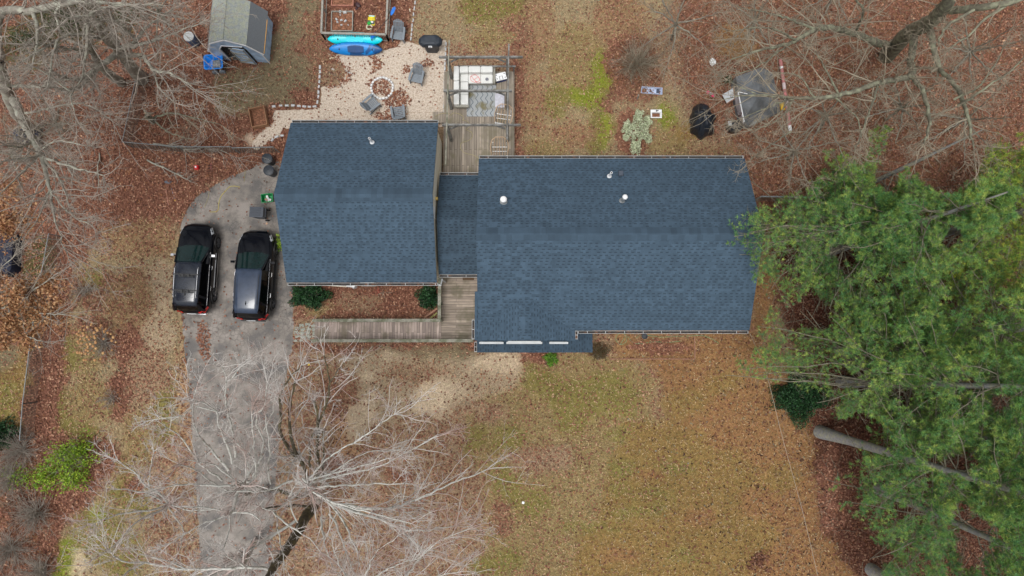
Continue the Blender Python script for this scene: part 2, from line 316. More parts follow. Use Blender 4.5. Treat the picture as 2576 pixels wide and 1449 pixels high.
ZONES = [
 ('L', [(-900, -500), (1100, -500), (820, 60), (800, 300), (690, 420), (560, 450), (470, 520), (440, 590), (330, 640), (240, 600), (170, 720), (150, 900), (130, 1100), (-900, 1200)]),
 ell('Y', 200, 60, 150, 60), ell('Y', 60, 120, 70, 60), ell('Y', 95, 660, 45, 60), ell('D', 60, 780, 60, 70),
 ('T', [(170, 800), (190, 660), (260, 620), (340, 650), (440, 600), (462, 560), (470, 800), (480, 1050), (500, 1250), (512, 1500), (110, 1500), (170, 1330), (290, 1200), (210, 1110), (150, 1100), (140, 920)]),
 ('t', [(250, 560), (440, 540), (440, 640), (260, 650)]),
 ell('s', 400, 720, 50, 70), ell('s', 380, 800, 60, 90), ell('l', 240, 730, 60, 60), ell('l', 230, 850, 70, 60), ell('t', 330, 760, 60, 90), ell('G', 232, 700, 22, 26),
 ell('g', 200, 900, 60, 60), ell('G', 170, 900, 30, 50), ell('L', 330, 870, 40, 50), ell('M', 370, 960, 60, 90), ell('L', 290, 1000, 34, 60), ell('L', 310, 950, 26, 30), ell('G', 165, 1040, 35, 50), ell('g', 220, 1010, 60, 60), ell('G', 200, 1090, 60, 30), ell('g', 370, 1080, 70, 60), ell('G', 420, 1020, 30, 40), ell('G', 410, 1100, 30, 40),
 ell('g', 350, 1180, 70, 60), ell('G', 330, 1250, 60, 40), ell('M', 440, 1200, 60, 100), ell('M', 440, 1340, 70, 120), ell('G', 250, 1350, 70, 70), ell('B', 165, 1410, 40, 60), ell('G', 300, 1400, 60, 60), ell('S', 205, 1420, 18, 40), ell('B', 240, 1290, 20, 30), ell('L', 350, 1230, 30, 20), ell('E', 462, 960, 14, 130), ell('E', 470, 1080, 14, 60),
 ('L', [(110, 700), (175, 780), (165, 880), (150, 980), (140, 1090), (280, 1110), (300, 1150), (240, 1230), (170, 1320), (120, 1500), (-400, 1500), (-400, 1080), (60, 1080), (90, 960), (105, 840)]),
 ('R', [(-400, 1150), (90, 1160), (120, 1300), (60, 1500), (-400, 1500)]), ell('K', 60, 1280, 40, 50),
 ('o', [(-300, 860), (84, 870), (66, 1000), (50, 1080), (-300, 1090)]), ell('G', 20, 1000, 30, 50), ell('D', 10, 900, 40, 30),
 ('D', [(540, 190), (660, 150), (700, 60), (760, -60), (800, -60), (800, 40), (740, 130), (800, 180), (795, 262), (690, 262), (630, 300), (560, 300), (540, 250)]),
 ell('l', 790, 120, 26, 90), ell('L', 765, 240, 30, 22), ell('L', 720, 330, 30, 14), ell('V', 640, 350, 22, 18),
 ('T', [(1046, -500), (1640, -500), (1690, 100), (1700, 200), (1740, 340), (1860, 380), (1880, 400), (1290, 400), (1290, 130), (1120, 100), (1046, 110)]),
 ell('t', 1330, 60, 60, 110), ell('l', 1300, 90, 50, 40), ell('t', 1560, 60, 80, 100), ell('G', 1215, 20, 70, 45), ell('g', 1240, 100, 60, 30), ell('G', 1290, 10, 30, 30), ell('t', 1350, 260, 35, 90),
 ell('g', 1440, 150, 60, 90), ell('G', 1500, 230, 40, 50), ell('B', 1505, 175, 22, 45), ell('B', 1480, 250, 45, 30), ell('G', 1410, 260, 45, 30), ell('G', 1505, 340, 35, 50), ell('B', 1520, 330, 14, 50), ell('t', 1440, 340, 60, 25), ell('g', 1370, 380, 60, 20), ell('B', 1680, 290, 16, 40), ell('g', 1690, 350, 60, 40), ell('L', 1523, 275, 14, 18),
 ell('R', 1600, 170, 85, 90), ell('l', 1590, 240, 60, 25), ell('M', 1700, 120, 60, 110), ell('L', 1590, 330, 50, 55), ell('t', 1800, 380, 70, 16),
 ('L', [(1292, 120), (1314, 130), (1316, 396), (1290, 396)]),
 ('L', [(800, -500), (1000, -500), (1005, 130), (1020, 140), (960, 120), (815, 150)]),
 ('L', [(995, -60), (1030, -60), (1036, 110), (1010, 120)]),
 ('R', [(1640, -500), (3600, -500), (3600, 500), (1900, 520), (1850, 360), (1760, 300), (1720, 180)]), ell('O', 1850, 110, 60, 50), ell('o', 1730, 330, 50, 30),
 ('L', [(800, 268), (1118, 268), (1118, 310), (720, 310), (640, 330), (640, 280)]),
 ('L', [(738, 715), (1108, 715), (1108, 812), (738, 812)]), ell('t', 800, 775, 45, 22), ell('g', 800, 790, 30, 12), ell('M', 900, 760, 60, 20),
 ('L', [(735, 856), (1205, 856), (1205, 880), (1100, 905), (900, 900), (790, 880), (735, 880)]),
 ('M', [(735, 880), (790, 885), (900, 905), (1200, 900), (1320, 890), (1320, 960), (1180, 1050), (1220, 1200), (1240, 1500), (600, 1500), (690, 1250), (720, 1000)]),
 ('s', [(820, 890), (1210, 885), (1330, 880), (1330, 940), (1240, 1000), (1120, 1040), (950, 1060), (900, 940)]), ell('D', 1060, 890, 170, 18), ell('M', 1040, 940, 80, 20), ell('l', 1040, 960, 40, 18),
 ell('S', 1250, 915, 75, 30), ell('s', 1180, 960, 60, 40), ell('S', 1085, 985, 50, 26), ell('s', 960, 985, 90, 40), ell('s', 860, 900, 70, 14), ell('S', 1060, 1000, 22, 46), ell('S', 1100, 1020, 30, 24), ell('s', 900, 1010, 30, 50), ell('S', 935, 1020, 16, 36), ell('l', 850, 1010, 50, 60), ell('E', 880, 1100, 40, 60), ell('L', 860, 1180, 40, 30), ell('L', 1000, 1190, 40, 20), ell('S', 980, 900, 60, 8), ell('S', 930, 950, 25, 14), ell('S', 905, 1060, 28, 50), ell('S', 1150, 985, 30, 20),
 ('g', [(1160, 1080), (1200, 1010), (1320, 960), (1330, 890), (1500, 880), (1560, 910), (1640, 930), (1660, 1080), (1560, 1250), (1400, 1500), (1230, 1500), (1210, 1200)]),
 ell('M', 1230, 1040, 50, 30), ell('G', 1190, 1100, 30, 26), ell('G', 1360, 960, 60, 30), ell('G', 1480, 1000, 110, 55), ell('G', 1560, 990, 60, 60), ell('G', 1280, 1110, 50, 40), ell('M', 1330, 1160, 60, 35), ell('G', 1270, 1210, 40, 40), ell('G', 1330, 1260, 60, 30), ell('G', 1440, 1060, 50, 30), ell('M', 1400, 1150, 40, 30), ell('G', 1250, 1420, 60, 40), ell('l', 1260, 1300, 30, 50), ell('L', 1350, 890, 40, 30),
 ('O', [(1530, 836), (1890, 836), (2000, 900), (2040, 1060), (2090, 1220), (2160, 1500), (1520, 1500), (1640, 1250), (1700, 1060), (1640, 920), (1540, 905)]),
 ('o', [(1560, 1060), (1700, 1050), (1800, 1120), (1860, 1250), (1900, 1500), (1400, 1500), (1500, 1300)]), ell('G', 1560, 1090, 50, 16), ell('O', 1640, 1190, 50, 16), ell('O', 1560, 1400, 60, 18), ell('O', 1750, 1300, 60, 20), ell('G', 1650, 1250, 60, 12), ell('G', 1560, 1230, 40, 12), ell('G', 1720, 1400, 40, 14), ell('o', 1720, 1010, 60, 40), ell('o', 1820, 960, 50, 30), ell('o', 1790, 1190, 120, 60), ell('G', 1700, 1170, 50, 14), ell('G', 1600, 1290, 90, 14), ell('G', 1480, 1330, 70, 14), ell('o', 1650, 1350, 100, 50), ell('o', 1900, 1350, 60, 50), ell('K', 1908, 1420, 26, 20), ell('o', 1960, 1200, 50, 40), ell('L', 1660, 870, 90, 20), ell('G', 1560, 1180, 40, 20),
 ('O', [(1880, 600), (1960, 600), (1950, 840), (1890, 840)]),
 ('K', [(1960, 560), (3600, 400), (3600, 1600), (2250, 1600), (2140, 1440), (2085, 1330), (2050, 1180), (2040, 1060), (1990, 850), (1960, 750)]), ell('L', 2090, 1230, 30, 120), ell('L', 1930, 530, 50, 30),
]
x_f = np.arange(-32, 32.01, .16); y_f = np.arange(-15, 22.01, .16)
gx = np.concatenate([[-220, -140, -90, -60, -42, -36], x_f, [36, 42, 60, 90, 140, 220]]); gy = np.concatenate([[-220, -140, -80, -45, -24, -18], y_f, [26, 34, 50, 90, 140, 220]])
def zone_idx(X, Y):
    px, py = PX(np.stack([X, Y, 0 * X], -1))
    wx = (fbm(X, Y, .9, 1) - .5) * 42 + (vnoise(X, Y, 4.5, 9) - .5) * 26; wy = (fbm(X, Y, .9, 5) - .5) * 42 + (vnoise(X, Y, 4.5, 11) - .5) * 26
    px = px + wx; py = py + wy; z = np.full(X.shape, ZN.index('M'))
    for k, p in ZONES:
        xs = [q[0] for q in p]; ys = [q[1] for q in p]
        m = (px > min(xs)) & (px < max(xs)) & (py > min(ys)) & (py < max(ys))
        if m.any():
            mm = np.zeros(X.shape, bool); mm[m] = inpoly(px[m], py[m], p); z[mm] = ZN.index(k)
    return z
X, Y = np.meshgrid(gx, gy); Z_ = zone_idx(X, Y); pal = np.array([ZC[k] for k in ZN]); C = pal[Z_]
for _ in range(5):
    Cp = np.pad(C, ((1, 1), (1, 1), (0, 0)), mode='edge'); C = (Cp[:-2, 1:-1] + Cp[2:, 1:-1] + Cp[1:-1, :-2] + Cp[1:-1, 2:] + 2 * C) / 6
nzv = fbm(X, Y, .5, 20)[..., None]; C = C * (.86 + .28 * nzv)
V = np.stack([X, Y, 0 * X], -1).reshape(-1, 3); ny, nx = X.shape
I = np.arange(nx * ny).reshape(ny, nx); F = np.stack([I[:-1, :-1], I[:-1, 1:], I[1:, 1:], I[1:, :-1]], -1).reshape(-1, 4)

def m_ground():
    m = bpy.data.materials.new("ground_cover"); m.use_nodes = True; t = m.node_tree; L = t.links
    b = t.nodes["Principled BSDF"]; b.inputs['Roughness'].default_value = .95; b.inputs['Specular IOR Level'].default_value = .15
    a = _n(t, "ShaderNodeAttribute"); a.attribute_name = 'Col'; tc = _n(t, "ShaderNodeTexCoord"); src = a.outputs['Color']
    for sc, lo, hi, dt in ((2.2, .84, 1.16, 8), (9., .62, 1.34, 8), (34., .6, 1.4, 3)):
        nz = _n(t, "ShaderNodeTexNoise"); nz.inputs['Scale'].default_value = sc; nz.inputs['Detail'].default_value = dt; nz.inputs['Roughness'].default_value = .7; L.new(tc.outputs['Object'], nz.inputs['Vector'])
        mr = _n(t, "ShaderNodeMapRange"); mr.inputs[1].default_value = .33; mr.inputs[2].default_value = .67; mr.inputs[3].default_value = lo; mr.inputs[4].default_value = hi; L.new(nz.outputs[0], mr.inputs[0])
        vm = _n(t, "ShaderNodeVectorMath", operation='SCALE'); L.new(src, vm.inputs[0]); L.new(mr.outputs[0], vm.inputs['Scale']); src = vm.outputs[0]
    # hue mottling between straw and green
    nz = _n(t, "ShaderNodeTexNoise"); nz.inputs['Scale'].default_value = 5.; nz.inputs['Detail'].default_value = 7; nz.inputs['Roughness'].default_value = .75; L.new(tc.outputs['Object'], nz.inputs['Vector'])
    mr = _n(t, "ShaderNodeMapRange"); mr.inputs[1].default_value = .35; mr.inputs[2].default_value = .65; mr.inputs[3].default_value = .485; mr.inputs[4].default_value = .515; L.new(nz.outputs[0], mr.inputs[0])
    h = _n(t, "ShaderNodeHueSaturation"); L.new(mr.outputs[0], h.inputs['Hue']); L.new(src, h.inputs['Color']); L.new(h.outputs[0], b.inputs['Base Color'])
    nz = _n(t, "ShaderNodeTexNoise"); nz.inputs['Scale'].default_value = 14; nz.inputs['Detail'].default_value = 6; L.new(tc.outputs['Object'], nz.inputs['Vector'])
    bp = _n(t, "ShaderNodeBump"); bp.inputs['Strength'].default_value = .8; bp.inputs['Distance'].default_value = .05; L.new(nz.outputs[0], bp.inputs['Height']); L.new(bp.outputs[0], b.inputs['Normal'])
    return m
g = big_mesh("ground", V, F, m_ground(), col=C.reshape(-1, 3)); tag(g, kind='structure')

# driveway and gravel patio: sheets just above the ground, ragged edges
DRIVE = [(458, 800), (452, 700), (452, 620), (456, 560), (474, 520), (500, 490), (545, 462), (590, 440), (640, 420), (668, 408), (700, 405), (716, 430), (722, 560), (734, 640), (736, 700), (738, 800), (738, 862), (732, 892), (718, 960), (706, 1060), (696, 1180), (688, 1300), (682, 1500), (512, 1500), (500, 1360), (492, 1200), (482, 1080), (474, 960), (464, 880)]
GRAVEL = [(632, 372), (640, 352), (684, 306), (690, 278), (740, 276), (804, 274), (808, 218), (850, 214), (872, 182), (862, 160), (838, 146), (822, 138), (880, 132), (960, 128), (1000, 118), (1008, 100), (1036, 108), (1060, 112), (1122, 100), (1122, 320), (714, 322), (704, 346), (690, 350), (672, 356), (650, 380)]
def ragged(poly, amp, step=9.):
    out = []
    for i in range(len(poly)):
        a = np.array(poly[i], float); b = np.array(poly[(i + 1) % len(poly)], float); n = max(1, int(np.linalg.norm(b - a) / step))
        for k in range(n): out.append(a + (b - a) * k / n + rng.normal(0, amp, 2))
    return [tuple(p) for p in out]
def sheet(name, poly, z, m, amp):
    b = MB(); pts = [W(x, y, z) for x, y in ragged(poly, amp)]; b.add(pts, [tuple(range(len(pts)))[::-1]])
    o = b.build(name, m, recalc=False); me = o.data
    if me.polygons[0].normal.z < 0: me.flip_normals()
    return tag(o, kind='structure')
def m_asphalt():
    m = bpy.data.materials.new("old_asphalt"); m.use_nodes = True; t = m.node_tree; L = t.links
    b = t.nodes["Principled BSDF"]; b.inputs['Roughness'].default_value = .85; b.inputs['Specular IOR Level'].default_value = .35
    tc = _n(t, "ShaderNodeTexCoord")
    nz = _n(t, "ShaderNodeTexNoise"); nz.inputs['Scale'].default_value = .9; nz.inputs['Detail'].default_value = 8; nz.inputs['Roughness'].default_value = .65; L.new(tc.outputs['Object'], nz.inputs['Vector'])
    cr = _n(t, "ShaderNodeValToRGB"); L.new(nz.outputs[0], cr.inputs[0]); e = cr.color_ramp.elements
    e[0].position = .40; e[0].color = (*lin(104, 101, 99), 1); e[1].position = .60; e[1].color = (*lin(146, 139, 133), 1)
    x = cr.color_ramp.elements.new(.5); x.color = (*lin(127, 121, 115), 1)
    # cracks: distorted cell borders, only in worn areas
    n2 = _n(t, "ShaderNodeTexNoise"); n2.inputs['Scale'].default_value = 2.5; n2.inputs['Detail'].default_value = 4; L.new(tc.outputs['Object'], n2.inputs['Vector'])
    ad = _n(t, "ShaderNodeMix", data_type='VECTOR'); ad.inputs[0].default_value = .22; L.new(tc.outputs['Object'], ad.inputs[4]); L.new(n2.outputs['Color'], ad.inputs[5])
    vo = _n(t, "ShaderNodeTexVoronoi"); vo.feature = 'DISTANCE_TO_EDGE'; vo.inputs['Scale'].default_value = 5.2; L.new(ad.outputs[1], vo.inputs['Vector'])
    lt = _n(t, "ShaderNodeMapRange"); lt.inputs[1].default_value = .0; lt.inputs[2].default_value = .085; lt.inputs[3].default_value = 1; lt.inputs[4].default_value = 0; L.new(vo.outputs[0], lt.inputs[0])
    n3 = _n(t, "ShaderNodeTexNoise"); n3.inputs['Scale'].default_value = .5; n3.inputs['Detail'].default_value = 4; L.new(tc.outputs['Object'], n3.inputs['Vector'])
    mr = _n(t, "ShaderNodeMapRange"); mr.inputs[1].default_value = .42; mr.inputs[2].default_value = .58; mr.inputs[4].default_value = .5; L.new(n3.outputs[0], mr.inputs[0])
    mu = _n(t, "ShaderNodeMath", operation='MULTIPLY'); L.new(lt.outputs[0], mu.inputs[0]); L.new(mr.outputs[0], mu.inputs[1])
    mx = _n(t, "ShaderNodeMix", data_type='RGBA'); L.new(mu.outputs[0], mx.inputs[0]); L.new(cr.outputs[0], mx.inputs[6]); mx.inputs[7].default_value = (*lin(66, 62, 60), 1)
    nz = _n(t, "ShaderNodeTexNoise"); nz.inputs['Scale'].default_value = 45; nz.inputs['Detail'].default_value = 2; L.new(tc.outputs['Object'], nz.inputs['Vector'])
    mr = _n(t, "ShaderNodeMapRange"); mr.inputs[1].default_value = .3; mr.inputs[2].default_value = .7; mr.inputs[3].default_value = .85; mr.inputs[4].default_value = 1.15; L.new(nz.outputs[0], mr.inputs[0])
    vm = _n(t, "ShaderNodeVectorMath", operation='SCALE'); L.new(mx.outputs[2], vm.inputs[0]); L.new(mr.outputs[0], vm.inputs['Scale']); L.new(vm.outputs[0], b.inputs['Base Color'])
    bp = _n(t, "ShaderNodeBump"); bp.inputs['Strength'].default_value = .4; bp.inputs['Distance'].default_value = .01; L.new(nz.outputs[0], bp.inputs['Height']); L.new(bp.outputs[0], b.inputs['Normal'])
    return m
sheet("driveway", DRIVE, .006, m_asphalt(), 1.6)
M_gravel = mat("pea_gravel", lin(200, 187, 172), .9, var=.34, vs=30, bump=.9, bs=30, col2=lin(174, 156, 138), c2s=11, c2lo=.44, c2hi=.62)
sheet("gravel_patio", GRAVEL, .006, M_gravel, 1.6)

# ------------------------------------------------------------------ loose leaves, grass, needles, cones
HOUSE_FP = [[(716, 320), (1116, 320), (1116, 705), (728, 705)], [(1104, 445), (1210, 445), (1210, 690), (1104, 690)], [(1215, 405), (1850, 405), (1850, 825), (1215, 825)], [(1210, 800), (1480, 800), (1480, 875), (1210, 875)], [(1112, 180), (1294, 180), (1294, 440), (1112, 440)], [(1088, 284), (1118, 284), (1118, 312), (1088, 312)], [(1104, 690), (1200, 690), (1200, 858), (1104, 858)], [(790, 806), (1110, 806), (1110, 858), (790, 858)]]
def scatter(n, size, colf, keep, zr=(.006, .035), tilt=.5, asp=(.5, .9)):
    x = rng.uniform(-31, 31, n); y = rng.uniform(-14, 21.5, n); px, py = PX(np.stack([x, y, 0 * x], -1))
    k = keep(x, y, px, py) > rng.random(n)
    k &= (px > -60) & (px < 2640) & (py > -40) & (py < 1490)
    for p in HOUSE_FP: k &= ~inpoly(px, py, p)
    x = x[k]; y = y[k]; px = px[k]; py = py[k]; n = len(x); a = rng.uniform(0, 6.28, n); s = rng.uniform(size[0], size[1], n) * .5; q = s * rng.uniform(asp[0], asp[1], n)
    u = np.stack([np.cos(a), np.sin(a), rng.normal(0, tilt, n) * .6], -1) * s[:, None]; v = np.stack([-np.sin(a), np.cos(a), rng.normal(0, tilt, n) * .6], -1) * q[:, None]
    c = np.stack([x, y, rng.uniform(zr[0], zr[1], n) + np.abs(u[:, 2]) + np.abs(v[:, 2])], -1)
    lift = np.array([0, 0, 1.]) * (q * .5)[:, None]
    Vv = np.stack([c - u - v * .15, c - v + lift, c + u + v * .15, c + v + lift * .6], 1).reshape(-1, 3); Ff = np.arange(4 * n).reshape(n, 4)
    return Vv, Ff, np.repeat(colf(x, y, px, py, n), 4, 0)
LEAFPAL = np.array([lin(136, 94, 76), lin(154, 110, 90), lin(112, 74, 60), lin(126, 84, 68), lin(172, 132, 108), lin(92, 60, 50), lin(146, 100, 72), lin(190, 154, 126)]); LP = [.22, .17, .18, .2, .08, .08, .05, .02]
def lcol(x, y, px, py, n):
    c = LEAFPAL[rng.choice(8, n, p=LP)] * rng.uniform(.8, 1.15, (n, 1)); z = zone_idx(x, y)
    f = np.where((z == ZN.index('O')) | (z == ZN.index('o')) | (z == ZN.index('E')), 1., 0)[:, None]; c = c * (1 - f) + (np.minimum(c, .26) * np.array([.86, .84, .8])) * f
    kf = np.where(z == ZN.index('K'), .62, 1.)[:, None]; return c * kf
zl = np.array([ZL[k] for k in ZN])
def lkeep(x, y, px, py):
    d = zl[zone_idx(x, y)] * (.35 + 1.3 * fbm(x, y, .8, 30)); on = inpoly(px, py, DRIVE); ed = on & ~inpoly(px + (fbm(x, y, 1.2, 33) - .5) * 70, py + (fbm(x, y, 1.2, 36) - .5) * 50, DRIVE)
    pt = np.clip(1.4 - ((px + (fbm(x, y, 2., 3) - .5) * 24 - 512 - (py - 850) * .12) / 16) ** 2 - ((py - 858) / 52) ** 2, 0, 1) + .6 * np.clip(1.2 - ((px - 712) / 12) ** 2 - ((py - 555) / 16) ** 2, 0, 1)
    d = np.where(on, np.maximum(np.where(ed, .28, .022), pt * .8), d)
    gr = inpoly(px, py, GRAVEL); lf = np.zeros(len(x))
    for cx, cy, rx, ry in ((962, 223, 24, 20), (945, 158, 14, 22), (1003, 250, 30, 26), (985, 290, 34, 16), (1070, 160, 14, 8), (1026, 178, 12, 10), (838, 178, 40, 40), (940, 210, 12, 14), (665, 300, 30, 12), (1050, 196, 10, 8)):
        e = ((px + (fbm(x, y, 1.5, 3) - .5) * 30 - cx) / rx) ** 2 + ((py + (fbm(x, y, 1.5, 6) - .5) * 30 - cy) / ry) ** 2; lf = np.maximum(lf, np.clip(1.6 - e, 0, 1))
    return np.where(gr, np.maximum(.03, lf * 1.), d)
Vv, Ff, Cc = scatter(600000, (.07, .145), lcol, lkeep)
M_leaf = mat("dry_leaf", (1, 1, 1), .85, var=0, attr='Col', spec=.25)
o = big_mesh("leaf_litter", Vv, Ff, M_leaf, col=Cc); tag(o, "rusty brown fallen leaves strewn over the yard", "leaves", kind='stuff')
GZ = {'T': .8, 't': .6, 'G': 1., 'g': 1., 'B': 1., 'o': .8, 'O': .6, 'D': .35, 's': .3, 'M': .6, 'l': .35, 'E': .4, 'Y': .5, 'S': .08}
gz = np.array([GZ.get(k, 0.) for k in ZN])
def gkeep(x, y, px, py): return np.where(inpoly(px, py, DRIVE) | inpoly(px, py, GRAVEL), 0, gz[zone_idx(x, y)])
def gcol(x, y, px, py, n):
    z = zone_idx(x, y); c = pal[z] * rng.uniform(.62, 1.5, (n, 1)); h = rng.normal(0, .09, (n, 1)); c = c * np.concatenate([1 + h, 1 - .3 * h, 1 - h], 1)
    s = (rng.random(n) < .22)[:, None]; return np.clip(np.where(s, np.array(lin(190, 165, 128)) * rng.uniform(.7, 1.1, (n, 1)), c), 0, 1)
Vv, Ff, Cc = scatter(420000, (.07, .19), gcol, gkeep, zr=(.01, .04), tilt=.5, asp=(.1, .28))
M_grass = mat("winter_grass", (1, 1, 1), .8, var=0, attr='Col', spec=.2)
o = big_mesh("lawn_grass", Vv, Ff, M_grass, col=Cc); tag(o, "dormant straw and green blades of the lawn", "grass", kind='stuff')
def ckeep(x, y, px, py):
    d = np.clip((px - 1480) / 480, 0, 1) ** 1.3 * np.clip((py - 850) / 120, 0, 1) * (px < 2110) * (.4 + vnoise(x, y, .9, 50))
    return np.where(inpoly(px, py, [(1450, 850), (2000, 850), (2130, 1460), (1500, 1460), (1300, 1100)]), .1 * .2 + d * .55, 0)
Vv, Ff, Cc = scatter(26000, (.12, .20), lambda x, y, px, py, n: np.array(lin(58, 38, 36)) * rng.uniform(.5, 1.3, (n, 1)), ckeep, zr=(.02, .05), tilt=.2, asp=(.25, .4))
o = big_mesh("pine_cones", Vv, Ff, M_leaf, col=Cc); tag(o, "dark fallen pine cones dotting the right lawn", "pine cones", kind='stuff')
# ------------------------------------------------------------------ the house
C_SH = lin(68, 87, 104)
M_shX = m_shingle("slate_blue_shingle", C_SH, 'X'); M_shY = m_shingle("slate_blue_shingle_turned", C_SH, 'Y')
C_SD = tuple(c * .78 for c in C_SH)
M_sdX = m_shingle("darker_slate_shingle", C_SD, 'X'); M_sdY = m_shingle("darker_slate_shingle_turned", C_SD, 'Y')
M_cream = mat("cream_siding", lin(232, 227, 210), .7, var=.06, vs=3)
M_white = mat("white_trim_paint", lin(232, 234, 236), .5, var=.05, vs=5)
M_gut = mat("painted_gutter", lin(186, 190, 192), .5, var=.12, vs=4)
M_dark = mat("gutter_dirt", lin(58, 54, 52), .95, var=.4, vs=8, col2=lin(104, 76, 60), c2s=3, c2lo=.55, c2hi=.66)
M_glass = mat("window_glass", lin(30, 38, 44), .08, var=0, spec=.8)
M_galv = mat("galvanised_metal", lin(186, 188, 188), .4, metal=.55, var=.12, vs=9)
M_black = mat("black_rubber", lin(34, 36, 38), .6, var=.15, vs=12)
def m_ridge():
    m = m_shingle("ridge_cap_shingle", tuple(c * .9 for c in C_SH), 'X', rowh=.62, w_=.40, butt=0.); return m
M_ridge = m_ridge()
house = thing("house", (0, 5, 0), "grey-blue shingled house with attached garage and breezeway", "house")
def gable(name, x0, x1, y0, y1, yr, ze, zr, axis='X', mt=None, cap=True, cap_w=.31, y_hi=None):
    """axis X: ridge along x.  axis Y: x0,x1 are eaves, yr = ridge x"""
    b = MB(); th = .11
    if axis == 'X':
        for ya in (y0, y1):
            q = [(x0, ya, ze), (x1, ya, ze), (x1, yr, zr), (x0, yr, zr)]
            b.slab(q if ya == y0 else q[::-1], th)
    else:
        for xa in (x0, x1):
            q = [(xa, y0, ze), (yr, y0, zr), (yr, y1, zr), (xa, y1, ze)]
            b.slab(q if xa == x1 else q[::-1], th)
    o = b.build(name, mt, house, world=True)
    if cap:
        b = MB(); s = (zr - ze) / ((y1 - yr) if axis == 'X' else (x1 - yr)); wv = cap_w
        if axis == 'X':
            b.slab([(x0, yr - wv, zr - s * wv + .035), (x1, yr - wv, zr - s * wv + .035), (x1, yr, zr + .035), (x0, yr, zr + .035)], .03)
            b.slab([(x0, yr, zr + .035), (x1, yr, zr + .035), (x1, yr + wv, zr - s * wv + .035), (x0, yr + wv, zr - s * wv + .035)], .03)
        else:
            b.slab([(yr - wv, y0, zr - s * wv + .035), (yr, y0, zr + .035), (yr, y1, zr + .035), (yr - wv, y1, zr - s * wv + .035)], .03)
            b.slab([(yr, y0, zr + .035), (yr + wv, y0, zr - s * wv + .035), (yr + wv, y1, zr - s * wv + .035), (yr, y1, zr + .035)], .03)
        # keep world positions: sub-part under the roof part (roof part sits at the house origin)
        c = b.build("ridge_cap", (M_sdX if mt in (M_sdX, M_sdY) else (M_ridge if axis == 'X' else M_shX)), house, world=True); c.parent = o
    return o
def walls(name, x0, x1, y0, y1, ze, gab=None):
    """box walls; gab=(axis, ridge position, ridge z) adds the gable triangles"""
    b = MB(); t = .16
    if gab and gab[0] == 'X':
        for xa, xb in ((x0, x0 + t), (x1 - t, x1)):
            sec = [(y0, 0), (y1, 0), (y1, ze), (gab[1], gab[2]), (y0, ze)]
            b.loft([[(xa, y, z) for y, z in sec], [(xb, y, z) for y, z in sec]])
        b.box(((x0 + x1) / 2, y0 + t / 2, ze / 2), (x1 - x0 - 2 * t, t, ze)); b.box(((x0 + x1) / 2, y1 - t / 2, ze / 2), (x1 - x0 - 2 * t, t, ze))
    else:
        for ya, yb in ((y0, y0 + t), (y1 - t, y1)):
            sec = [(x0, 0), (x1, 0), (x1, ze), (gab[1], gab[2]), (x0, ze)]
            b.loft([[(x, ya, z) for x, z in sec], [(x, yb, z) for x, z in sec]])
        b.box((x0 + t / 2, (y0 + y1) / 2, ze / 2), (t, y1 - y0 - 2 * t, ze)); b.box((x1 - t / 2, (y0 + y1) / 2, ze / 2), (t, y1 - y0 - 2 * t, ze))
    return b.build(name, M_cream, house, world=True)
rg = gable("garage_roof", -11.36, -3.79, 2.98, 11.2, 7.02, 2.74, 4.88, mt=M_shX)
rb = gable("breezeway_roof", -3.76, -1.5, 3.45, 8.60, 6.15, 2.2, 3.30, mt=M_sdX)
rm = gable("main_roof", -1.68, 11.80, .56, 9.26, 5.05, 3.02, 5.33, mt=M_shX)
ru = gable("front_gable_roof", -1.86, 3.14, .06, 2.5, .63, 2.98, 3.86, axis='Y', mt=M_shY, cap_w=.30)
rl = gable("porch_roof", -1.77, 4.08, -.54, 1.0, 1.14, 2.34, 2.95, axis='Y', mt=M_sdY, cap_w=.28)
walls("garage_wall", -11.22, -3.86, 3.3, 10.9, 2.62, ('X', 7.02, 4.72))
walls("breezeway_wall", -3.7, -1.56, 3.8, 8.25, 2.1, ('X', 6.15, 3.14))
walls("main_wall", -1.54, 11.62, .9, 8.95, 2.88, ('X', 5.05, 5.14))
walls("front_gable_wall", -1.5, 2.8, .16, 1.2, 2.86, ('Y', .63, 3.66))
b = MB()
for px_ in (-1.6, 3.9): b.box((px_, -.4, 1.13), (.12, .12, 2.26))
b.box((1.15, -.4, 2.24), (5.7, .1, .14)); b.build("porch_frame", M_white, house, world=True)
for x0, x1, s in ((-1.62, -.42, .0), (-.28, 1.5, .05), (1.85, 2.78, .0)):   # white hood strips of the front gable
    b = MB(); b.box(((x0 + x1) / 2, -.06, 3.08), (x1 - x0, .10, .05)); b.box(((x0 + x1) / 2, -.02, 2.98), (x1 - x0 - .1, .05, .16))
    if s: b.box(((x0 + x1) / 2, -.0, 3.2), (x1 - x0 - .14, .07, .05)); b.box(((x0 + x1) / 2, -.03, 3.14), (.06, .06, .1))
    b.build("gable_trim", M_gut, house, world=True)
def gutter(x0, x1, y, z, s, par, step=.93, extra=None):
    """s=+1 gutter hangs on the north edge, -1 on the south edge"""
    b = MB(); w_ = .13; yc = y + s * w_ / 2
    b.mi = 0; b.box(((x0 + x1) / 2, y + s * w_, z), (x1 - x0, .012, .11)); b.box(((x0 + x1) / 2, y + s * .006, z - .02), (x1 - x0, .012, .07))
    for xe in (x0, x1): b.box((xe, yc, z - .01), (.015, w_ - .02, .09))
    x = x0 + .45
    while x < x1: b.box((x, yc, z + .045), (.02, w_ - .015, .012)); x += step * random.uniform(.95, 1.05)
    b.mi = 1; b.box(((x0 + x1) / 2, yc, z - .05), (x1 - x0 - .02, w_ - .02, .012))
    o = b.build("gutter", [M_gut, M_dark], house, world=True); o.parent = par
